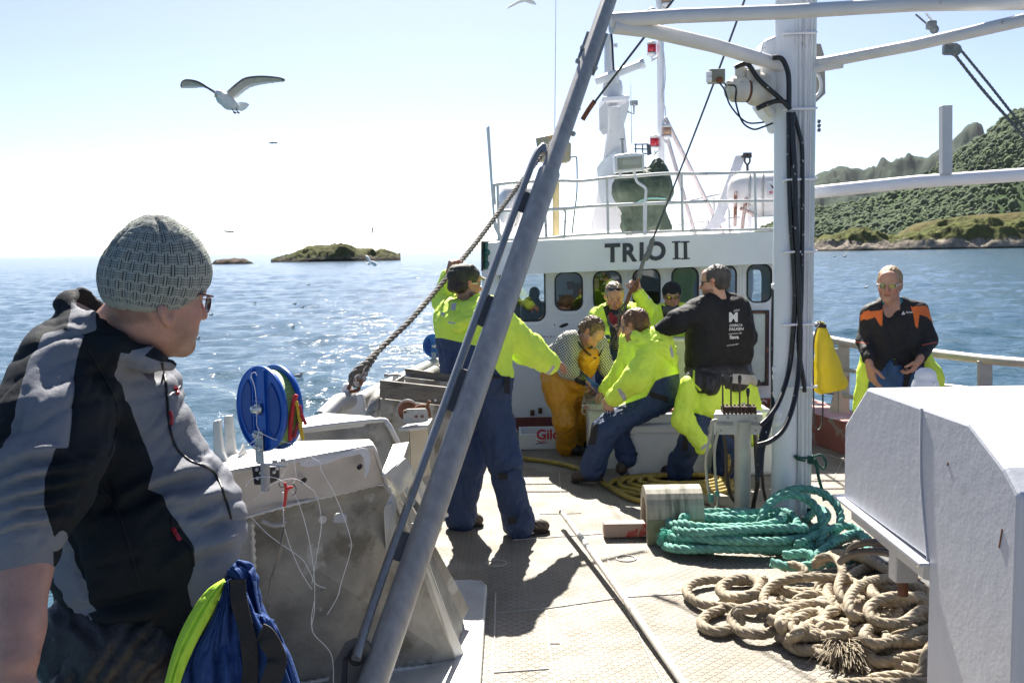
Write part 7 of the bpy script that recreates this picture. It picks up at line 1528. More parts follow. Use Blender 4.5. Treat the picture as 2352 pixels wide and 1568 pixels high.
hairobj(t,H,hairm('hair_grey_blond',(.26,.20,.14)),r=(.083,.104,.098),c=(0,-.018,.036),folds=[(.008,40,(1,1,1))])
G2=Head(H.p(0,-.01,.060),H.f+H.u*.5,H.u,1.0); glasses(t,G2,None,BLKF,SUN_L,name='spectacles_on_head',h=.013)
f=Fld(.008); torso(f,J,.125,(0,1,0),1.05,hipw=.13); sleeve(f,J,'R',(.09,.085,.068),cuff=.01); sleeve(f,J,'L',(.092,.088,.060),cuff=.02); legs(f,J,(.115,.095,.085))
f.cap(P(1384,712,9.2),P(1412,700,9.42),.05,.05,k=.04); f.cap(P(1441,712,9.2),P(1412,700,9.42),.05,.05,k=.04); f.cap(P(1378,725,9.2),P(1392,800,9.15),.075,.06,k=.05)
f.ell(P(1418,732,9.14),[.075,.09,.10],k=.03,op='s')
sdf_obj('survival_suit',f,suitmat('suit_hookman',[('navy',(.020,.044,.112),.5),('blk',(.013,.013,.015),.5),('refl',refl,.5)]),t,folds=FOLD,zones={
 'navy':[[(1412,730),(1440,720),(1462,730),(1476,770),(1480,800),(1470,806),(1452,812),(1440,1000),(1300,1000),(1300,812),(1355,808),(1398,806),(1404,760)],[(1376,772),(1400,768),(1402,778),(1376,780)]],
 'blk':[[(1385,705),(1398,700),(1410,735),(1420,765),(1410,790),(1402,770),(1398,745)],[(1436,705),(1448,712),(1430,740),(1418,780),(1412,760)]],
 'refl':[[(1488,680),(1512,668),(1514,674),(1490,688)],[(1360,783),(1364,783),(1366,800),(1362,800)]]})
f=Fld(.006); f.cap(P(1400,720,9.22),P(1424,718,9.22),.042,k=.03); f.cap(P(1402,732,9.2),P(1422,732,9.2),.045,k=.03); f.cap(P(1408,745,9.2),P(1416,790,9.22),.055,.06,k=.03)
sdf_obj('sweater',f,M('patterned_sweater',(.25,.25,.25),.9,bump=.4,bs=90,zones=[('rd',(.38,.02,.03),.5),('dk',(.02,.02,.03),.5)]),t,folds=(.004,22,(1,1,1)),zones={'rd':[[(1396,712),(1406,715),(1416,728),(1430,722),(1430,742),(1412,748),(1400,738)]],'dk':(lambda Q,V: np.maximum(np.sin(Q[:,1]*1.3)*1.5*(Q[:,1]>747)-.2+np.sin(Q[:,0]*1.7)*.6, polysd(Q,[(1394,706),(1430,704),(1430,716),(1412,724),(1400,716)])))})
for s_ in 'LR': shoes(t,J,s_,boot,lite=False)
# ---------- E : man with black beanie and sunglasses ----------
J={}
J['shR']=P(1508,725,9.72); J['shL']=P(1578,722,9.72); J['elR']=P(1496,775,9.6); J['wrR']=P(1520,800,9.45); J['elL']=P(1592,772,9.6); J['wrL']=P(1575,800,9.45); J['hipR']=P(1522,860,9.7); J['hipL']=P(1566,860,9.7)
for s_,x in (('R',1520),('L',1566)): 
    q=P(x,940,9.7); J['kn'+s_]=Vector((q.x,9.7,.5)); J['an'+s_]=Vector((q.x,9.72,.10)); J['toe'+s_]=Vector((q.x,9.52,.05))
J['neck']=P(1543,708,9.72)
t=figure('man in black beanie and sunglasses, yellow jacket, standing behind the pale green tub',J,None)
H=Head(P(1543,680,9.66),(-.03,-.98,-.12),(0,-.05,1),1.05); J['headb']=H.p(0,-.02,-.03)
f=Fld(.007); limbs_body(f,J); H.build(f,1.0)
for s_ in 'RL': hand(f,J['wr'+s_],Vector((.2,-.7,-.5)),Vector((0,.3,-1)),Vector((1 if s_=='R' else -1,0,0)),curl=.6)
skin_build(t,f,H,skinmat('skin_tan_dark',(.40,.23,.16)),False)
f=Fld(.005); f.ell(H.p(0,-.010,.045),[.092,.112,.096],H.ax(),k=.02); f.cut(H.p(0,-.10,-.020),-H.u+H.f*.27,.006); sdf_obj('beanie',f,M('black_knit',(.010,.010,.012),.95,bump=.8,bs=160),t,folds=(.003,30,(1,1,.3)))
glasses(t,H,None,BLKF,M('amber_mirror',(.10,.06,.03),.12,.6,coat=.5),w=.031,h=.016)
f=Fld(.008); torso(f,J,.122,(0,1,0),1.05,hipw=.13); sleeve(f,J,'R',(.092,.085,.065),cuff=.01); sleeve(f,J,'L',(.092,.085,.065),cuff=.01); legs(f,J,(.115,.095,.085)); f.cap(P(1520,708,9.66),P(1545,702,9.85),.05,k=.04); f.cap(P(1567,706,9.66),P(1545,702,9.85),.05,k=.04)
f.ell(P(1543,722,9.55),[.055,.08,.09],k=.03,op='s')
sdf_obj('survival_suit',f,suitmat('suit_beanieman',[('navy',(.020,.044,.112),.5),('blk',(.013,.013,.015),.5)]),t,folds=FOLD,zones={'navy':[[(1562,714),(1580,706),(1600,716),(1612,740),(1590,742),(1564,745)],[(1530,752),(1560,745),(1566,752),(1532,760)],[(1450,815),(1640,812),(1640,1000),(1450,1000)]],'blk':[[(1518,700),(1530,705),(1538,740),(1536,760),(1524,730)],[(1556,708),(1570,700),(1562,725),(1550,745)]]})
f=Fld(.006); f.cap(P(1532,712,9.60),P(1554,712,9.60),.046,k=.03); f.cap(P(1542,716,9.60),P(1543,750,9.60),.045,k=.03); sdf_obj('neck_warmer',f,M('grey_warmer',(.08,.08,.085),.9,bump=.5,bs=90),t,folds=(.004,20,(1,1,.5)))
for s_ in 'LR': shoes(t,J,s_,boot,lite=False)
# ---------- H : man with white sunglasses at the starboard rail ----------
HD_=7.45; J={}
J['shR']=P(2000,722,HD_); J['shL']=P(2108,716,HD_+.02); J['elR']=P(1987,782,HD_-.02); J['wrR']=P(1997,836,HD_-.22); J['elL']=P(2131,780,HD_-.02); J['wrL']=P(2112,826,HD_-.20)
J['hipR']=P(2028,868,HD_); J['hipL']=P(2086,868,HD_)
for s_,x in (('R',2026),('L',2090)): 
    q=P(x,940,HD_); J['kn'+s_]=Vector((q.x,HD_-.02,.52)); J['an'+s_]=Vector((q.x,HD_+.02,.10)); J['toe'+s_]=Vector((q.x-.03,HD_-.17,.05))
J['neck']=P(2050,698,HD_)
t=figure('man with white framed sunglasses, black and orange top, by the starboard rail',J,None)
H=Head(P(2043,653,HD_-.04),(-.48,-.86,-.10),(0.02,0,1),1.06); J['headb']=H.p(0,-.02,-.03)
f=Fld(.0055); limbs_body(f,J); H.build(f,1.08)
hand(f,J['wrR']+Vector((0,0,-.01)),Vector((.18,-.12,-.95)),Vector((.85,.2,.1)),Vector((.35,-.85,0)),curl=.28,k=1.12,spread=.15); hand(f,J['wrL'],Vector((-.5,.05,-.8)),Vector((-.5,.4,.3)),Vector((-.4,-.8,.2)),curl=.5,k=1.05)
skH=skinmat('skin_bald',(.47,.26,.18)); skin_build(t,f,H,skH,False)
hairobj(t,H,hairm('hair_blond_cropped',(.36,.24,.12)),r=(.082,.104,.094),folds=(.004,70,(1,1,1)))
glasses(t,H,None,M('white_frame',(.75,.74,.68),.35),M('mirror_lens',(.25,.22,.08),.1,.8,coat=.5),w=.032,h=.018,wrap=.018)
f=Fld(.0075); torso(f,J,.108,(0,1,0),1.0,hipw=.112,k=.05); sleeve(f,J,'R',(.074,.066,.048),cuff=.06,k=.02); sleeve(f,J,'L',(.074,.066,.050),cuff=.05,k=.02)
f.cap(P(2030,702,HD_),P(2070,700,HD_),.062,.06,k=.04); f.ell(P(2048,708,HD_-.12),[.05,.10,.075],k=.02,op='s')
top_=sdf_obj('sports_top',f,M('black_sports_top',(.012,.011,.012),.8,var=.2,vs=8,bump=.2,bs=160,zones=[('org',(.72,.16,.03),.5),('teal',(.01,.22,.30),.5),('band',(.35,.06,.03),.5)]),t,folds=[(.008,9,(1,1,.6)),(.003,24,(1,1,.6))],zones={
 'org':[[(1982,716),(1995,712),(2010,722),(2028,708),(2026,750),(2020,745),(2010,728),(1990,735),(1978,730)],[(2091,702),(2105,708),(2125,704),(2142,725),(2147,745),(2130,728),(2112,722),(2108,755),(2102,748),(2098,722)],[(2100,703),(2128,702),(2148,735),(2146,745),(2128,722),(2110,716),(2096,715)],[(1976,722),(1990,716),(2028,712),(2026,722),(1990,728),(1976,738)]],
 'teal':[[(2024,690),(2032,690),(2050,716),(2046,720),(2030,702)],[(2066,672),(2074,690),(2070,698),(2056,716),(2050,716),(2066,692)]],
 'band':[[(1965,783),(1995,787),(1995,790),(1965,786)],[(2118,791),(2152,784),(2152,787),(2118,794)]]})
project_text('Asnes',2080,719.5,5.5,7.2,top_,pr_,top_,bold=.02,ang=-3,shear=.2,sx=.85); 
mb=MB(); mb.slab([P(2070,723,HD_-.165),P(2079,722,HD_-.165),P(2075,714,HD_-.165)],(0,-.002,0)); mb.build('logo_mark',pr_,top_)
f=Fld(.008); f.cap(P(2032,838,HD_+.02),P(2080,835,HD_+.02),.105,k=.05); f.cap(P(2032,850,HD_+.02),P(2036,920,HD_+.02),.105,.115,k=.06); f.cap(P(2082,850,HD_+.02),P(2085,920,HD_+.02),.105,.115,k=.06); legs(f,J,(.12,.10,.09)); f.cap(P(2055,840,HD_-.12),P(2062,895,HD_-.12),.05,.04,k=.04)
sdf_obj('suit_trousers',f,M('blue_suit',(.03,.085,.20),.7,var=.2,vs=6,bump=.3,bs=110,dirt=((.02,.05,.15),7,.6),zones=[('lime',(.58,.82,.06),.5),('blk',(.012,.012,.014),.5)]),t,folds=[(.013,8,(1,1,.5)),(.005,20,(1,1,.5))],zones={'lime':[[(1985,800),(2010,790),(2050,802),(2075,822),(2078,835),(2066,834),(2040,818),(2005,806)]],'blk':[[(2048,826),(2105,818),(2106,826),(2078,838),(2052,840)]]})
f=Fld(.008); f.cap(P(1995,812,HD_+.06),P(1990,860,HD_+.05),.055,.065,k=.05); f.cap(P(1990,860,HD_+.05),P(1978,940,HD_+.03),.07,.06,k=.05); sdf_obj('hanging_sleeve',f,suitmat('sleeve_rail',None),t,folds=[(.012,9,(1,1,.6))])
f=Fld(.008); f.cap(P(2122,820,HD_+.08),P(2140,860,HD_+.08),.06,.075,k=.05); f.cap(P(2140,860,HD_+.08),P(2152,930,HD_+.06),.078,.07,k=.05); sdf_obj('hanging_sleeve',f,suitmat('sleeve_rail',None),t,folds=[(.012,9,(1,1,.6))])
for s_ in 'LR': shoes(t,J,s_,boot,lite=False)
# ---------- A : man in the foreground with knitted beanie ----------
def Cc(px,py,d,rp): return P(px,py,d),rp*d/F
t=thing('person','man in grey patterned knit beanie and grey-black fleece jacket, in the left foreground','person',(-.75,2.1,0))
H=Head(P(360,680,1.98),(.66,.74,-.14),(.12,-.02,1),.96); 
J={'neck':P(300,765,2.06),'headb':H.p(0,-.02,-.05),'shR':P(150,890,1.96),'elR':P(80,1130,1.76),'wrR':P(45,1500,1.60),'shL':P(330,900,2.28),'elL':P(340,1120,2.36),'wrL':P(300,1330,2.40),
   'hipR':P(290,1480,1.98),'hipL':P(340,1470,2.16),'knR':Vector((-.78,2.02,.50)),'knL':Vector((-.66,2.22,.50)),'anR':Vector((-.80,2.05,.10)),'anL':Vector((-.70,2.30,.10)),'toeR':Vector((-.62,2.02,.05)),'toeL':Vector((-.52,2.28,.05))}
f=Fld(.0045); limbs_body(f,J,.05); H.build(f,1.08,ears=False)
f.cap(P(285,765,2.03),P(335,700,1.985),.062,.058,k=.04); f.cap(P(322,768,1.99),P(372,705,1.96),.050,.046,k=.03); f.cap(P(352,785,1.99),P(398,758,1.98),.030,.034,k=.03)
# ear detail
f.cap(H.p(.080,-.016,-.004),H.p(.078,-.010,-.036),.0125,.009,k=.006); ea=[(.086,-.036,-.016),(.089,-.034,-.026),(.085,-.024,-.040),(.081,-.012,-.047),(.077,-.004,-.040)]
for a_,b_ in zip(ea[:-1],ea[1:]): f.cap(H.p(*a_),H.p(*b_),.0062,.0066,k=.005)
f.ell(H.p(.080,-.018,-.018),[.006,.014,.022],H.ax(),k=.006); f.cap(H.p(.090,-.014,-.004),H.p(.089,-.014,-.026),.0075,.006,k=.004,op='s')
for a,b_,r1,r2 in ((J['elR'],P(52,1300,1.70),.050,.046),(P(52,1300,1.70),P(44,1440,1.63),.046,.037),(P(44,1440,1.63),P(38,1520,1.59),.037,.031)): f.cap(a,b_,r1,r2,k=.02)
hand(f,P(34,1545,1.585),Vector((-.15,-.2,-.9)),Vector((.2,.9,-.1)),Vector((.9,-.1,0)),curl=.35,k=1.1)
hand(f,J['wrL'],Vector((-.3,.2,-.9)),Vector((0,1,0)),Vector((1,0,0)),curl=.4)
skA=M('skin_front',(.50,.265,.195),.5,var=.16,vs=24,bump=.42,bs=210,spec=.35,dirt=[((.42,.17,.13),34,.70,.08)],zones=[('stub',(.27,.155,.11),.016),('flush',(.51,.23,.17),.02)])
skA.node_tree.nodes['Principled BSDF'].inputs['Subsurface Weight'].default_value=.12; skA.node_tree.nodes['Principled BSDF'].inputs['Subsurface Scale'].default_value=.4; skA.node_tree.nodes['Principled BSDF'].inputs['Subsurface Radius'].default_value=(.03,.01,.005)
V,Fc=f.mesh(); lip,st,fl=H.zones(V,True); hl=H.loc(V); st=np.minimum(np.minimum(-.030-hl[:,2],hl[:,1]+.002),.030)*.55-.006+.004*vnoise(V*60)+.003*vnoise(V*190); st=np.where(hl[:,2]<-.15,-1,st)
q=proj(V); nape=np.minimum(polysd(q,[(232,700),(330,705),(345,735),(300,745),(240,735)])/400.,.012)
meshobj('body',V,Fc,skA,t,True,{'stub':np.maximum(st,nape+.004*vnoise(V*70)),'flush':fl})
# beanie
f=Fld(.0045); k=1.0
f.ell(H.p(0,-.006,.054),[.090,.102,.094],H.ax(),k=.02); f.ell(H.p(0,-.026,.022),[.084,.080,.076],H.ax(),k=.03); f.cap(H.p(0,-.012,.108),H.p(0,-.02,.120),.038,.024,k=.05)
pa,pb,pc=H.p(-.09,-.11,-.030),H.p(.09,-.11,-.030),H.p(0,.11,-.012); nn=(pb-pa).cross(pc-pa); 
if nn.z>0: nn=-nn
f.cut(pa,nn,.008); f.cut(H.p(0,.012,-.024),-H.u+H.f*.72,.02)
V,Fc=f.mesh(); N=vnormals(V,Fc); L_=H.loc(V); an=np.arctan2(L_[:,0],L_[:,1]+.03); 
rib=np.sin(an*74)*.0009; fo=(np.abs(vnoise(np.stack([an*2.2,L_[:,2]*6,0*an],1)))**.7)*.007; V=V+N*(rib+fo)[:,None]
# crown seam creases
V=V-N*(.005*np.exp(-((np.mod(an+.35,math.pi/2)-.5)/.05)**2)*np.clip((L_[:,2]-.02)/.08,0,1))[:,None]
rad=np.sqrt(L_[:,0]**2+(L_[:,1]+.03)**2); vv=np.arctan2(L_[:,2]-.01,rad)
bm_=bpy.data.materials.new('patterned_knit'); bm_.use_nodes=True; n=bm_.node_tree; Lk=n.links; b=n.nodes['Principled BSDF']; b.inputs['Roughness'].default_value=.95; b.inputs['Specular IOR Level'].default_value=.15
def ma(op,a,c=None,d=None):
    q=n.nodes.new('ShaderNodeMath'); q.operation=op
    for i,s_ in enumerate((a,c,d)):
        if s_ is None: continue
        if isinstance(s_,(int,float)): q.inputs[i].default_value=s_
        else: Lk.new(s_,q.inputs[i])
    return q.outputs[0]
def att(nm): q=n.nodes.new('ShaderNodeAttribute'); q.attribute_name=nm; return q.outputs['Fac']
U=ma('MULTIPLY',att('bu'),3.6); Vv=ma('MULTIPLY',att('bv'),5.2)
wob=n.nodes.new('ShaderNodeTexNoise'); wob.inputs['Scale'].default_value=30; tcn=n.nodes.new('ShaderNodeTexCoord'); Lk.new(tcn.outputs['Object'],wob.inputs[0]); U=ma('ADD',U,ma('MULTIPLY',ma('SUBTRACT',wob.outputs[0],.5),.08))
row=ma('FLOOR',Vv); fy=ma('FRACT',Vv); fx=ma('FRACT',ma('ADD',U,ma('MULTIPLY',row,.5)))
def band(x,c_,w_): return ma('LESS_THAN',ma('ABSOLUTE',ma('SUBTRACT',x,c_)),w_)
vb=ma('MAXIMUM',band(fx,.39,.042),band(fx,.61,.042)); vb=ma('MULTIPLY',vb,band(fy,.5,.50))
hb=ma('MAXIMUM',band(fy,.28,.05),ma('MAXIMUM',band(fy,.5,.05),band(fy,.72,.05))); hb=ma('MULTIPLY',hb,ma('GREATER_THAN',ma('ABSOLUTE',ma('SUBTRACT',fx,.5)),.13)); hb=ma('MULTIPLY',hb,ma('LESS_THAN',ma('ABSOLUTE',ma('SUBTRACT',fx,.5)),.47))
hb=ma('MULTIPLY',hb,.75); pat=ma('MAXIMUM',vb,hb); pat=ma('MULTIPLY',pat,ma('GREATER_THAN',att('bv'),-.30))
rb=ma('SINE',ma('MULTIPLY',att('bu'),380)); st_h=ma('SINE',ma('MULTIPLY',att('bv'),430)); wv=ma('MULTIPLY',rb,st_h)
mx=n.nodes.new('ShaderNodeMix'); mx.data_type='RGBA'; mx.inputs[6].default_value=(.50,.53,.46,1); mx.inputs[7].default_value=(.04,.047,.05,1); Lk.new(pat,mx.inputs[0])
m2=n.nodes.new('ShaderNodeMix'); m2.data_type='RGBA'; m2.blend_type='MULTIPLY'; m2.inputs[0].default_value=1; Lk.new(mx.outputs[2],m2.inputs[6]); cm=n.nodes.new('ShaderNodeMapRange'); Lk.new(wv,cm.inputs[0]); cm.inputs[1].default_value=-1; cm.inputs[3].default_value=.78; cm.inputs[4].default_value=1.15; cc_=n.nodes.new('ShaderNodeCombineColor'); [Lk.new(cm.outputs[0],cc_.inputs[i]) for i in range(3)]; Lk.new(cc_.outputs[0],m2.inputs[7]); Lk.new(m2.outputs[2],b.inputs['Base Color'])
bp=n.nodes.new('ShaderNodeBump'); bp.inputs['Strength'].default_value=.7; bp.inputs['Distance'].default_value=.002; Lk.new(ma('ADD',wv,ma('MULTIPLY',pat,-.8)),bp.inputs['Height']); Lk.new(bp.outputs[0],b.inputs['Normal'])
b.inputs['Sheen Weight'].default_value=.3
meshobj('beanie',V,Fc,bm_,t,True,{'bu':an,'bv':vv})
# glasses
mb=MB(); mb.tube(smooth([H.p(.079,.0,.012),H.p(.076,.05,.018),H.p(.068,.088,.016)],4),.0022,8); mb.tube([H.p(.040+math.cos(a)*.029,.096-.012*math.cos(a),-.002+math.sin(a)*.019) for a in np.linspace(0,2*math.pi,24,endpoint=False)],.0014,6,closed=True); mb.tube([H.p(-.040+math.cos(a)*.027,.100,-.002+math.sin(a)*.019) for a in np.linspace(0,2*math.pi,24,endpoint=False)],.0014,6,closed=True); mb.tube([H.p(.014,.110,.004),H.p(-.014,.110,.004)],.0016,6)
lm=GLASS.copy(); lm.name='spectacle_lens'; [setattr(q.inputs[0],'default_value',1.02) for q in lm.node_tree.nodes if q.type=='FRESNEL']; MATS['spectacle_lens']=lm
g=mb.build('glasses',M('dark_red_frame',(.08,.012,.012),.3,.3,coat=.5),t)
mb=MB(); mb.slab([H.p(.040+math.cos(a)*.028,.096-.012*math.cos(a),-.002+math.sin(a)*.018) for a in np.linspace(0,2*math.pi,20,endpoint=False)],H.f*.0012); mb.build('lens',M('spectacle_lens',(.5,.5,.5),.1),g)
# jacket
f=Fld(.0065); c_=lambda a,b_,k=.06: f.cap(a[0],b_[0],a[1],b_[1],k=k)
c_(Cc(215,860,2.02,118),Cc(255,960,2.05,140)); c_(Cc(255,960,2.05,140),Cc(298,1080,2.07,164)); c_(Cc(298,1080,2.07,164),Cc(348,1210,2.07,190)); c_(Cc(348,1210,2.07,190),Cc(328,1330,2.07,190)); c_(Cc(322,1335,2.07,186),Cc(312,1385,2.07,150))
c_(Cc(300,880,2.2,72),Cc(345,1010,2.2,84)); c_(Cc(290,830,2.08,62),Cc(325,900,2.06,62))
f.cap(P(442,1165,2.10),P(449,1245,2.10),.080,k=.06)
c_(Cc(150,870,1.90,122),Cc(118,985,1.82,122),.07); c_(Cc(118,985,1.82,122),Cc(102,1090,1.76,116),.05); c_(Cc(102,1090,1.76,116),Cc(66,1180,1.73,92),.04); c_(Cc(66,1180,1.73,92),Cc(56,1250,1.71,76),.03)
c_(Cc(170,800,1.97,80),Cc(240,810,2.0,80)); 
f.cap(J['shL'],J['elL'],.09,.08,k=.04); f.cap(J['elL'],J['wrL'],.075,.055,k=.03)
f.cut(P(56,1268,1.71),P(52,1330,1.70)-P(56,1250,1.71)+Vector((0,0,0)),.01) if False else None
# collar
for a,b_ in ((Cc(168,708,2.0,34),Cc(205,758,1.92,36)),(Cc(205,758,1.92,36),Cc(272,800,1.90,30)),(Cc(272,800,1.90,30),Cc(345,828,1.92,24)),(Cc(345,828,1.92,24),Cc(388,838,1.98,20)),(Cc(168,705,2.0,30),Cc(190,695,2.12,24)),(Cc(190,695,2.12,24),Cc(255,740,2.2,26))): c_(a,b_,.03)
f.cap(P(262,742,2.03),P(345,640,2.0),.085,.085,k=.02,op='s'); f.cap(P(200,692,2.08),P(245,690,2.06),.046,.06,k=.015,op='s'); f.cap(P(182,672,2.06),P(240,665,2.08),.030,.05,k=.015,op='s'); f.cap(P(345,800,2.03),P(385,740,2.0),.058,k=.02,op='s')
Lr=[([(0,1068),(60,1040),(120,1032),(170,1030)],.010,13),([(5,1105),(60,1085),(125,1078),(195,1072)],.012,11),([(5,1092),(60,1066),(125,1058),(190,1052)],-.012,9),([(10,1142),(70,1122),(130,1112),(200,1092)],.011,10),([(0,1125),(60,1105),(130,1096),(200,1080)],-.010,7),([(10,1178),(60,1160),(115,1152),(170,1140)],.011,10),([(5,1160),(70,1142),(130,1132),(190,1118)],-.010,7),([(0,1215),(55,1192),(115,1188),(160,1180)],.010,10),([(5,1197),(60,1176),(115,1170),(165,1160)],-.010,7),([(0,1232),(60,1212),(120,1208)],-.008,7),
 ([(195,1170),(280,1168),(330,1140),(380,1118),(450,1108),(520,1085)],-.020,16),([(290,1140),(350,1115),(420,1085),(470,1075)],.016,18),([(370,1140),(430,1150),(500,1135),(545,1140)],.014,18),([(400,1185),(450,1175),(500,1150)],-.012,12),([(430,1240),(490,1215),(545,1185)],-.014,12),([(440,1262),(500,1240),(550,1225)],.012,12),([(455,1300),(500,1280),(545,1262)],-.010,10),([(400,1275),(425,1258),(440,1270)],.012,16),([(370,1310),(400,1280),(430,1285)],.010,14),
 ([(215,830),(245,860),(270,920),(285,990)],-.014,12),([(175,845),(172,920),(165,1020)],-.008,7),([(240,1040),(262,980),(256,900),(215,860)],-.020,14),([(180,1400),(300,1385),(400,1350)],-.016,12),([(190,1430),(300,1415),(420,1385)],.010,14),([(160,1230),(175,1300),(200,1360)],-.010,10),([(420,1010),(450,1050),(500,1075)],-.012,10),([(60,900),(40,960),(20,1020)],-.01,12),([(150,1025),(200,1040),(240,1060)],-.012,12),([(120,770),(150,755),(200,760)],.008,12),([(240,1100),(250,1140),(215,1185)],-.015,14)]
GREY=[[(100,760),(139,752),(195,766),(182,800),(173,845),(167,920),(161,1025),(126,1029),(119,1058),(112,1070),(103,1096),(101,1160),(112,1190),(124,1240),(130,1275),(0,1330),(-90,1330),(-90,1060),(8,1030),(38,960),(48,890),(72,815)],
 [(276,809),(337,819),(369,830),(395,832),(430,860),(760,860),(760,1420),(442,1395),(431,1347),(446,1306),(444,1257),(420,1215),(392,1180),(371,1134),(340,1122),(352,1074),(338,1030),(318,985),(290,915),(266,860)],
 [(140,1215),(152,1222),(163,1261),(178,1302),(198,1332),(206,1385),(226,1400),(184,1414),(150,1380),(110,1310),(100,1260)],[(180,1419),(210,1415),(217,1452),(187,1455)],[(163,695),(180,694),(221,715),(222,757),(190,765),(152,752)],[(296,806),(360,793),(350,800),(325,822),(312,823)]]
fleeceM=M('two_tone_fleece',(.012,.015,.018),.95,var=.12,vs=8,bump=.35,bs=420,spec=.2,zones=[('grey',(.19,.195,.215),.35)],bump2=(.35,10,.02))
V,Fc=f.mesh(); N=vnormals(V,Fc)
V=creases(V,N,Lr); Q=proj(V); 
V=foldpx(V,N,.006,52,210,78); V=foldpx(V,N,.0035,30,130,40)
gr=np.max([polysd(Q,p_) for p_ in GREY],axis=0)
pipe_=np.abs(gr)
jk=meshobj('fleece_jacket',V,Fc,fleeceM,t,True,{'grey':gr})
# lift the cuff hem
f=Fld(.005); f.cap(P(58,1236,1.71),P(56,1258,1.705),.060,.061,k=.01); sdf_obj('cuff',f,fleeceM,jk,zones={'grey':lambda Q,V: polysd(Q,[(-90,1100),(118,1100),(124,1330),(-90,1330)])},folds=(.003,16,(1,1,1)))
# zip, pullers
def on_surf(pts,eps=.003):
    me=jk.data; n_=len(me.vertices); co=np.empty(n_*3,dtype=np.float32); me.vertices.foreach_get('co',co); off=wloc(jk)
    bv=on_surf.b if hasattr(on_surf,'b') else BVHTree.FromPolygons([Vector(c)+off for c in co.reshape(-1,3)],[tuple(p.vertices) for p in me.polygons]); on_surf.b=bv; out=[]; last=2.0
    for x,y in pts:
        r_=ray(x,y); h_=bv.ray_cast(EYE,r_.normalized(),9)
        if h_[0] is not None: last=h_[0].y
        out.append(EYE+r_*((last-eps)/r_.y))
    return out
def densify(p,n=8): return [tuple(v[:2]) for v in smooth([Vector((a,b_,0)) for a,b_ in p],n)]
mb=MB(); mb.tube(on_surf(densify([(372,832),(380,870),(385,915),(388,960),(394,995),(408,1030),(438,1058),(470,1070),(498,1092),(520,1150),(532,1190)])),.0028,6); mb.build('zip',M('zip_black',(.01,.01,.012),.4),jk)
redp=M('red_puller',(.30,.01,.02),.5)
for p_ in ([(390,946),(394,960),(392,975)],[(398,1213),(406,1228),(414,1240)],[(402,888),(406,896),(408,904)]):
    mb=MB(); mb.tube(on_surf(densify(p_),.006),.0045,8); mb.build('zip_puller',redp,jk)
mb=MB(); mb.tube(on_surf(densify([(390,908),(396,902),(402,900),(408,892),(414,886)],3),.003),.0018,5); mb.build('script_mark',M('white_print',(.62,.62,.62)),jk)
mb=MB(); mb.tube(on_surf(densify([(203,802),(230,850),(262,910),(270,960),(264,1010),(250,1050)])),.0018,6); mb.tube(on_surf(densify([(230,1120),(270,1170),(300,1260),(322,1345)])),.0014,6); mb.tube(on_surf(densify([(395,1185),(402,1215),(430,1245),(442,1262),(446,1300)])),.0022,6); mb.build('seam',M('seam_black',(.008,.008,.01),.9),jk)
# lower body
f=Fld(.008); f.cap(P(250,1470,2.02),P(380,1470,2.1),.125,k=.05); legs(f,J,(.125,.095,.08)); f.cap(P(220,1480,1.98),P(225,1600,1.95),.11,k=.04)
sdf_obj('black_trousers',f,M('black_trousers',(.012,.012,.014),.5,var=.2,vs=6,bump=.3,bs=90,bump2=(.5,8,.03)),t,post=lambda V,N: foldpx(foldpx(V,N,.010,40,180,35),N,.005,24,90,-30))
for s_ in 'LR': shoes(t,J,s_,boot,lite=False)
blueS=M('suit_blue_front',(.03,.065,.19),.8,var=.15,vs=5,bump=.25,bs=140,bump2=(.5,9,.03),spec=.15)
f=Fld(.0065); ch=lambda L_,k=.04: [f.cap(P(*a[:3]),P(*b_[:3]),a[3]*a[2]/F,b_[3]*b_[2]/F,k=k) for a,b_ in zip(L_[:-1],L_[1:])]
ch([(550,1330,2.05,24),(565,1345,2.05,28),(568,1400,2.05,36)]); ch([(525,1410,2.02,34),(530,1480,2.02,84),(530,1570,2.0,115),(520,1700,2.0,140)]); ch([(590,1470,2.0,36),(612,1530,2.0,56),(630,1640,2.0,74)])
sdf_obj('suit_lower_half',f,blueS,t,folds=(.002,22,(1,1,.6)),post=lambda V,N: creases(foldpx(foldpx(V,N,.008,46,230,-18),N,.003,20,90,12),N,[([(480,1440),(500,1480),(560,1500)],-.012,12),([(600,1420),(640,1500),(690,1568)],-.010,6),([(410,1568),(470,1520),(520,1500),(545,1560)],-.012,8),([(560,1400),(600,1440),(640,1480)],.010,10)]))
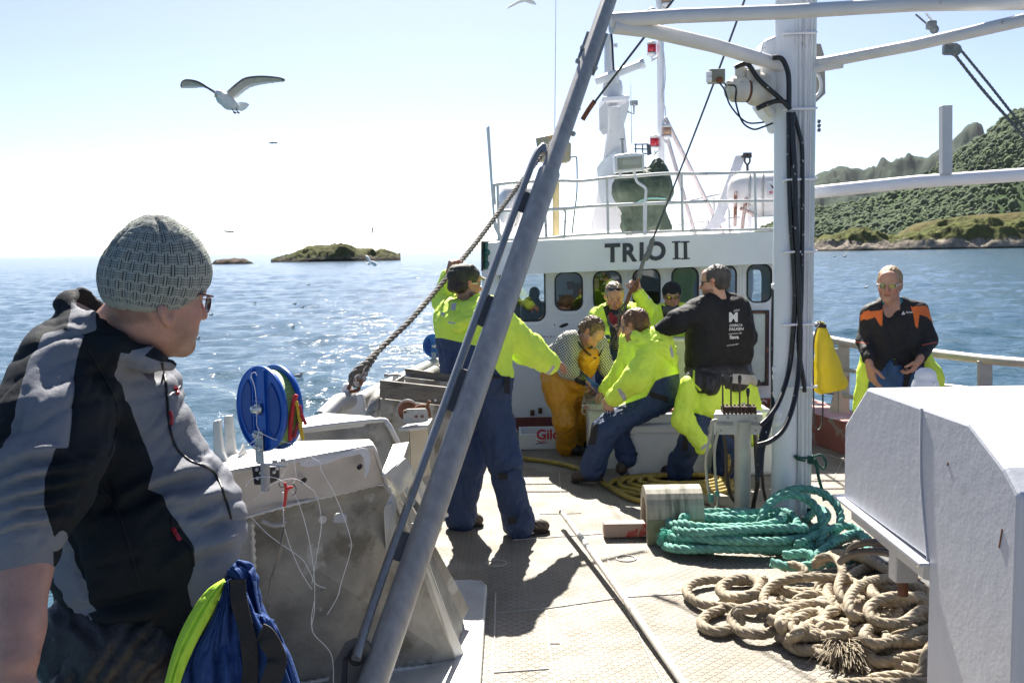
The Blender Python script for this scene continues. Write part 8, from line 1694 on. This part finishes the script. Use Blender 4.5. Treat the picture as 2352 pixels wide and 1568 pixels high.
def sheet(name,left,right,dfun,mat,nu,nv,th,fold,jit=0):
    """hanging cloth: a folded, thick sheet between two measured edges"""
    lp=[Vector((a,b_,0)) for a,b_ in left]; rp2=[Vector((a,b_,0)) for a,b_ in right]; L1=smooth(lp,10); R1=smooth(rp2,10)
    def at_(L_,u): i=u*(len(L_)-1); k0=int(i); k1=min(k0+1,len(L_)-1); return L_[k0].lerp(L_[k1],i-k0)
    Q=[]; UV=[]
    for i in range(nv+1):
        for j in range(nu+1): Q.append(at_(L1,i/nv).lerp(at_(R1,i/nv),j/nu)); UV.append((j/nu,i/nv))
    UV=np.array(UV); off=fold(UV[:,0],UV[:,1]); V=[]
    for q,(u,v),o_ in zip(Q,UV,off): V.append(tuple(P(q.x+jit*(o_*1000)*.3,q.y,dfun(u,v)-o_)))
    V=np.array(V); V2=V+np.array([0,th,0]); n_=len(V); Fs=[]; W=nu+1
    for i in range(nv):
        for j in range(nu):
            a=i*W+j; Fs.append((a,a+W,a+W+1,a+1)); Fs.append((n_+a,n_+a+1,n_+a+W+1,n_+a+W))
    for i in range(nv):
        a=i*W; Fs.append((a,n_+a,n_+a+W,a+W)); a=i*W+nu; Fs.append((a,a+W,n_+a+W,n_+a))
    for j in range(nu): Fs.append((j,j+1,n_+j+1,n_+j))
    return meshobj(name,np.concatenate([V,V2]),Fs,mat,t,True)
def rid(a,b_,seed,s1,s2): q=np.stack([a*s1+.6*vnoise(np.stack([a*2,b_*2,0*a+seed],1)),b_*s2,0*a+seed],1); return 1.9*np.abs(vnoise(q))**.6-.9
limeM=M('lime_lining',(.50,.78,.07),.8,var=.08,vs=8,bump=.3,bs=170,spec=.15)
sheet('lime_lining',[(512,1330),(468,1362),(424,1430),(394,1505),(368,1610)],[(517,1340),(489,1404),(446,1486),(416,1560),(404,1620)],lambda u,v:1.845-.085*v,limeM,26,90,.006,lambda u,v: .012*np.sin(np.pi*u)+.0035*rid(u,v,3,3.0,2.2)+.0018*rid(u,v,8,2,14)-.006*np.exp(-((u-.45)/.05)**2))
sheet('suit_front',[(517,1336),(491,1404),(450,1486),(420,1560),(404,1640)],[(528,1330),(560,1352),(590,1420),(640,1500),(690,1640)],lambda u,v:1.845-.03*v-.03*u*v,blueS,90,110,.005,lambda u,v: (.022*v**.5)*rid(u,v,5,5.5,.9)+.008*rid(u,v,9,13,2.5)+.003*rid(u+v*.4,v,13,20,8))
sheet('suit_flap',[(520,1312),(536,1350),(560,1400),(575,1450)],[(545,1286),(582,1300),(590,1360),(602,1428)],lambda u,v:1.93-.01*v,blueS,50,50,.005,lambda u,v: .016*rid(u,v,15,3.5,1.2)+.006*rid(u,v,19,9,5)+.012*np.sin(np.pi*u))
sheet('suit_fold',[(560,1400),(585,1460),(610,1530),(640,1640)],[(628,1424),(648,1470),(672,1520),(708,1640)],lambda u,v:1.86-.04*v,blueS,50,70,.005,lambda u,v: .018*rid(u,v,25,3.2,1.2)+.006*rid(u,v,29,10,4)+.014*np.sin(np.pi*u))
f=Fld(.005); ch([(520,1352,1.86,10),(500,1395,1.85,16),(470,1450,1.84,12)],.02); sdf_obj('dark_trim',f,M('fuzzy_black',(.02,.018,.016),1,bump=1,bs=90,dirt=((.10,.09,.08),60,.6)),t,folds=(.003,40,(1,1,1)))
wb=M('black_webbing_front',(.020,.018,.017),.9,bump=.6,bs=260)
def strapf(pts,wd,d,name='strap'):
    mb=MB(); L_=[P(x,y,d) for x,y in densify(pts,6)]; n_=len(L_); vs=[]; 
    for i,p_ in enumerate(L_):
        dd_=(L_[min(i+1,n_-1)]-L_[max(i-1,0)]).normalized(); s_=dd_.cross(Vector((0,1,0))).normalized()*wd/2; vs+= [p_-s_+Vector((0,.004*math.sin(i*.6),0)),p_+s_]
    fs=[(2*i,2*i+1,2*i+3,2*i+2) for i in range(n_-1)]; b2=[v+Vector((0,.003,0)) for v in vs]; m_=len(vs); mb.add(vs+b2,fs+[tuple(m_+j for j in reversed(q)) for q in fs]+[(2*i,2*i+2,m_+2*i+2,m_+2*i) for i in range(n_-1)]+[(2*i+3,2*i+1,m_+2*i+1,m_+2*i+3) for i in range(n_-1)]); return mb.build(name,wb,t)
strapf([(545,1330),(548,1370),(558,1420),(572,1480),(574,1540),(570,1600)],.030,1.80)
strapf([(596,1452),(612,1462),(632,1500),(634,1530),(612,1590)],.036,1.765)
mb=MB(); mb.tube([P(542+9*math.cos(a),1352+14*math.sin(a),1.81) for a in np.linspace(0,6.28,16,endpoint=False)],.004,8,closed=True); mb.tube(smooth([P(545,1366,1.81),P(546,1385,1.81),P(540,1400,1.81)],4),.006,8); mb.build('snap_hook',M('dark_hook',(.03,.03,.03),.25,.8),t)
# ================= BIRDS =================
bw=M('gull_white',(.80,.80,.80),.7,var=.05); bgm=M('gull_feathers',(.50,.46,.41),.75,var=.15,vs=20,zones=[('tip',(.06,.045,.035),.6),('rim',(.80,.80,.80),.8)])
gm_=M('gull_body_grey',(.74,.73,.70),.7,var=.08,vs=30,bump=.3,bs=120)
g=thing('gull','large gull flying with both wings spread and feet dangling, upper left sky','gull',P(530,225,9),'gulls in the air and on the water'); gd_=9.0
f=Fld(.005); 
f.path([(P(503,218,gd_-.05),9*gd_/F),(P(511,226,gd_),12.5*gd_/F),(P(525,237,gd_+.06),13.5*gd_/F),(P(542,246,gd_+.12),9*gd_/F)],k=.03); f.cap(P(500,219,gd_-.07),P(503,217,gd_-.06),6*gd_/F,9*gd_/F,k=.02)
sdf_obj('body',f,gm_,g)
def wing(pts_top,pts_bot,d0,d1,nm='wing',under=True):
    n_=24; tp=densify(pts_top,12); bt=densify(pts_bot,12); import_=lambda L_,u: (lambda i:(np.array(L_[min(int(i),len(L_)-1)])*(1-(i%1))+np.array(L_[min(int(i)+1,len(L_)-1)])*(i%1)))(u*(len(L_)-1))
    V=[];tip=[];rim=[]
    for side in (0,1):
        for i in range(n_+1):
            u=i/n_; a=import_(tp,u); b_=import_(bt,u); d=d0+(d1-d0)*u
            for j in range(7):
                v=j/6; scal=(.9*math.sin(u*70)*(v==1)); p_=a*(1-v)+b_*v+np.array([0,scal]); q=P(p_[0],p_[1],d+.16*v); th=.012*(1-v)**.5*(1-u*.6)*(1 if side else -1); V.append(tuple(q+Vector((0,th*.2,th)))); tip.append((u-.86)*40-4*v if u>.8 else -5); rim.append((v-.66)*9 if u<.95 else (v-.5)*3)
    Fs=[]
    for side in (0,1):
        o_=side*(n_+1)*7
        for i in range(n_):
            for j in range(6):
                q=(o_+i*7+j,o_+i*7+j+1,o_+(i+1)*7+j+1,o_+(i+1)*7+j); Fs.append(q if side else q[::-1])
    meshobj(nm,V,Fs,bgm,g,True,{'tip':tip,'rim':rim})
wing([(520,214),(545,192),(565,180),(600,176),(640,179),(655,184)],[(537,232),(548,222),(572,203),(600,195),(635,190),(652,188)],gd_,gd_+.1)
wing([(497,214),(480,204),(455,189),(430,184),(418,188),(414,196)],[(505,226),(492,214),(470,202),(445,203),(428,203),(416,203)],gd_-.02,gd_-.15)
mb=MB(); mb.slab([P(541,240,gd_+.14),P(552,236,gd_+.2),P(566,238,gd_+.3),P(572,242,gd_+.32),P(566,250,gd_+.32),P(555,256,gd_+.3),P(544,253,gd_+.2)],(0,.006,.008)); mb.build('tail',bw,g)
mb=MB(); mb.tube([P(496,220,gd_-.09),P(493,223,gd_-.12)],[.012,.004],8); mb.build('beak',M('beak_yellow',(.55,.45,.12),.5),g)
for a,b_,c2_ in (((531,247),(536,256),(540,262)),((543,247),(545,256),(548,262))):
    mb=MB(); mb.tube([P(*a,gd_+.05),P(*b_,gd_+.05)],.004,6); mb.slab([P(b_[0]-1,b_[1]-1,gd_+.05),P(c2_[0]-4,c2_[1]-2,gd_+.04),P(c2_[0]+1,c2_[1],gd_+.03),P(c2_[0]+3,c2_[1]-4,gd_+.05)],(0,.006,0)); mb.build('foot',M('gull_leg',(.10,.05,.04),.6),g)
def bird(pts,d,label,m,bodyr=2.2,grp='gulls in the air and on the water',nm='gull'):
    """small distant bird: body plus two wings, all modelled with thickness"""
    t_=thing(nm,label,'gull',P(*pts[0],d),grp); f=Fld(max(.006,bodyr*d/F*.25)); f.cap(P(*pts[0],d),P(*pts[1],d+.1),bodyr*d/F,bodyr*.5*d/F,k=.01); sdf_obj('body',f,m,t_)
    for w_ in pts[2:]:
        mb=MB(); q=[P(x,y,d+.02*i) for i,(x,y) in enumerate(w_)]; mb.slab(q,(0,.01*d/9,.004*d/9)); mb.build('wing',m,t_)
    return t_
dk=M('gull_shadow',(.12,.13,.13),.8)
bird([(626,328),(631,329),[(624,327),(617,328),(619,330),(626,330)],[(628,327),(636,327),(637,330),(628,330)]],30,'small dark bird flying below the big gull',dk,2)
bird([(527,532),(532,533),[(526,531),(515,530),(514,532),(527,534)],[(529,532),(537,531),(536,534),(529,534)]],40,'distant dark bird gliding just above the horizon beside the beanie',dk,1.8)
bird([(855,529),(856,532),[(854,528),(854,522),(856,523),(857,529)],[(855,531),(853,536),(855,536),(858,531)]],60,'tiny pale bird with raised wings high over the skerry',M('gull_pale',(.5,.5,.5),.8),1.2)
bird([(855,603),(861,608),[(853,602),(846,590),(840,587),(842,593),(850,605)],[(857,600),(866,606),(864,612),(856,610)],[(848,604),(842,605),(846,609),(852,608)]],38,'white gull banking low over the water in front of the skerry',bw,4)
bird([(1208,0),(1222,8),[(1206,-4),(1190,2),(1170,14),(1160,22),(1172,18),(1192,8),(1210,4)],[(1214,-6),(1228,4),(1232,12),(1222,10),(1212,4)]],14,'gull cut off by the top edge of the picture',gm_,5)
rs=random.Random(9)
for (x,y,r_,lb) in ((452,780,4,'gull floating close behind the neck of the man in the beanie'),(684,866,3,'gull floating on the water above the large blue reel'),(676,700,3,'gull floating alone in mid water left of the taut rope'),(694,707,2.2,'gull floating just right of another in mid water'),(708,655,2.2,'gull floating farther out below the skerry'),(484,725,3,'gull floating right of the spectacles of the man in the beanie'),(585,697,2,'gull floating between the beanie and the mid water pair'),(670,754,2.6,'gull floating nearer than the pair in mid water'),(1988,662,3,'small gull floating on the water near the sunglasses man'),(1940,590,2.6,'white gull floating by the far shore'),(1916,590,2,'white gull floating by the mast side of the far shore')):
    gp=G(x,y,SEA); d=gp.y; tt=thing('floating_gull',lb,'gull',gp,'gulls in the air and on the water'); f=Fld(.02 if d<60 else .05); k_=r_*d/F; k_=max(.07,min(k_,.3))
    f.cap(gp+Vector((-k_*1.2,0,k_*.6)),gp+Vector((k_,0,k_*.6)),k_*.5,k_*.8,k=.05); f.cap(gp+Vector((k_*1.2,0,k_*.9)),gp+Vector((k_*1.5,0,k_*1.7)),k_*.35,k_*.42,k=.04); sdf_obj('body',f,M('gull_brown',(.55,.52,.47),.7,var=.4,vs=6),tt)
    mb=MB(); mb.tube([gp+Vector((k_*1.8,0,k_*1.7)),gp+Vector((k_*2.2,0,k_*1.6))],[k_*.16,k_*.05],6); mb.build('beak',M('beak_yellow',(.55,.45,.12)),tt)
# ---------- split loose pieces of selected parts into objects of their own ----------
def split_parts(names):
    for o in [o for o in bpy.data.objects if o.type=='MESH' and o.name.split('.')[0] in names and not o.children]:
        me=o.data; bm=bmesh.new(); bm.from_mesh(me); bm.verts.ensure_lookup_table(); seen=[-1]*len(bm.verts); isl=[]
        for v in bm.verts:
            if seen[v.index]>=0: continue
            st=[v]; seen[v.index]=len(isl); cur=[]
            while st:
                a=st.pop(); cur.append(a.index)
                for e in a.link_edges:
                    b=e.other_vert(a)
                    if seen[b.index]<0: seen[b.index]=len(isl); st.append(b)
            isl.append(cur)
        bb=[]
        for c in isl:
            co=[bm.verts[i].co for i in c]; bb.append(([min(q[k] for q in co)-.002 for k in range(3)],[max(q[k] for q in co)+.002 for k in range(3)]))
        par=list(range(len(isl)))
        def fd(i):
            while par[i]!=i: i=par[i]
            return i
        for i in range(len(isl)):
            for j in range(i):
                if all(bb[i][0][k]<=bb[j][1][k] and bb[j][0][k]<=bb[i][1][k] for k in range(3)): par[fd(i)]=fd(j)
        roots=sorted(set(fd(i) for i in range(len(isl)))); bm.free()
        if len(roots)<2: continue
        for r_ in roots[1:]:
            n2=o.copy(); n2.data=me.copy(); C.objects.link(n2); b2=bmesh.new(); b2.from_mesh(n2.data); b2.verts.ensure_lookup_table()
            bmesh.ops.delete(b2,geom=[b2.verts[i] for i in range(len(seen)) if fd(seen[i])!=r_],context='VERTS'); b2.to_mesh(n2.data); b2.free()
        b2=bmesh.new(); b2.from_mesh(me); b2.verts.ensure_lookup_table(); bmesh.ops.delete(b2,geom=[b2.verts[i] for i in range(len(seen)) if fd(seen[i])!=roots[0]],context='VERTS'); b2.to_mesh(me); b2.free()
split_parts({'fitting','cradle','lantern_cap','rusty_bolt','bracket','clamp_plate','leg_strap','velcro_patch','belt','paint_nick','seam','bin_wall','brace_strap','console','stacked_box','gusset','shackle','bolt','eyelid','eyebrow','hull_side'}-{'hull_side','seam','belt'})
# ---------- haze ----------
hz=MB(); hz.box((1000,2450,232),(14000,5000,474)); hm2=bpy.data.materials.new('haze'); hm2.use_nodes=True; n=hm2.node_tree; n.nodes.remove(n.nodes['Principled BSDF']); v=n.nodes.new('ShaderNodeVolumePrincipled'); v.inputs['Color'].default_value=(.86,.92,1,1); v.inputs['Density'].default_value=.000022; v.inputs['Anisotropy'].default_value=0; n.links.new(v.outputs[0],n.nodes['Material Output'].inputs['Volume'])

hz=hz.build('haze',hm2); tag(hz,None,None,kind='stuff'); hz['label']='thin pale sea haze in front of the far hills'
sc.cycles.volume_bounces=0; sc.cycles.volume_step_rate=1; sc.cycles.volume_max_steps=64
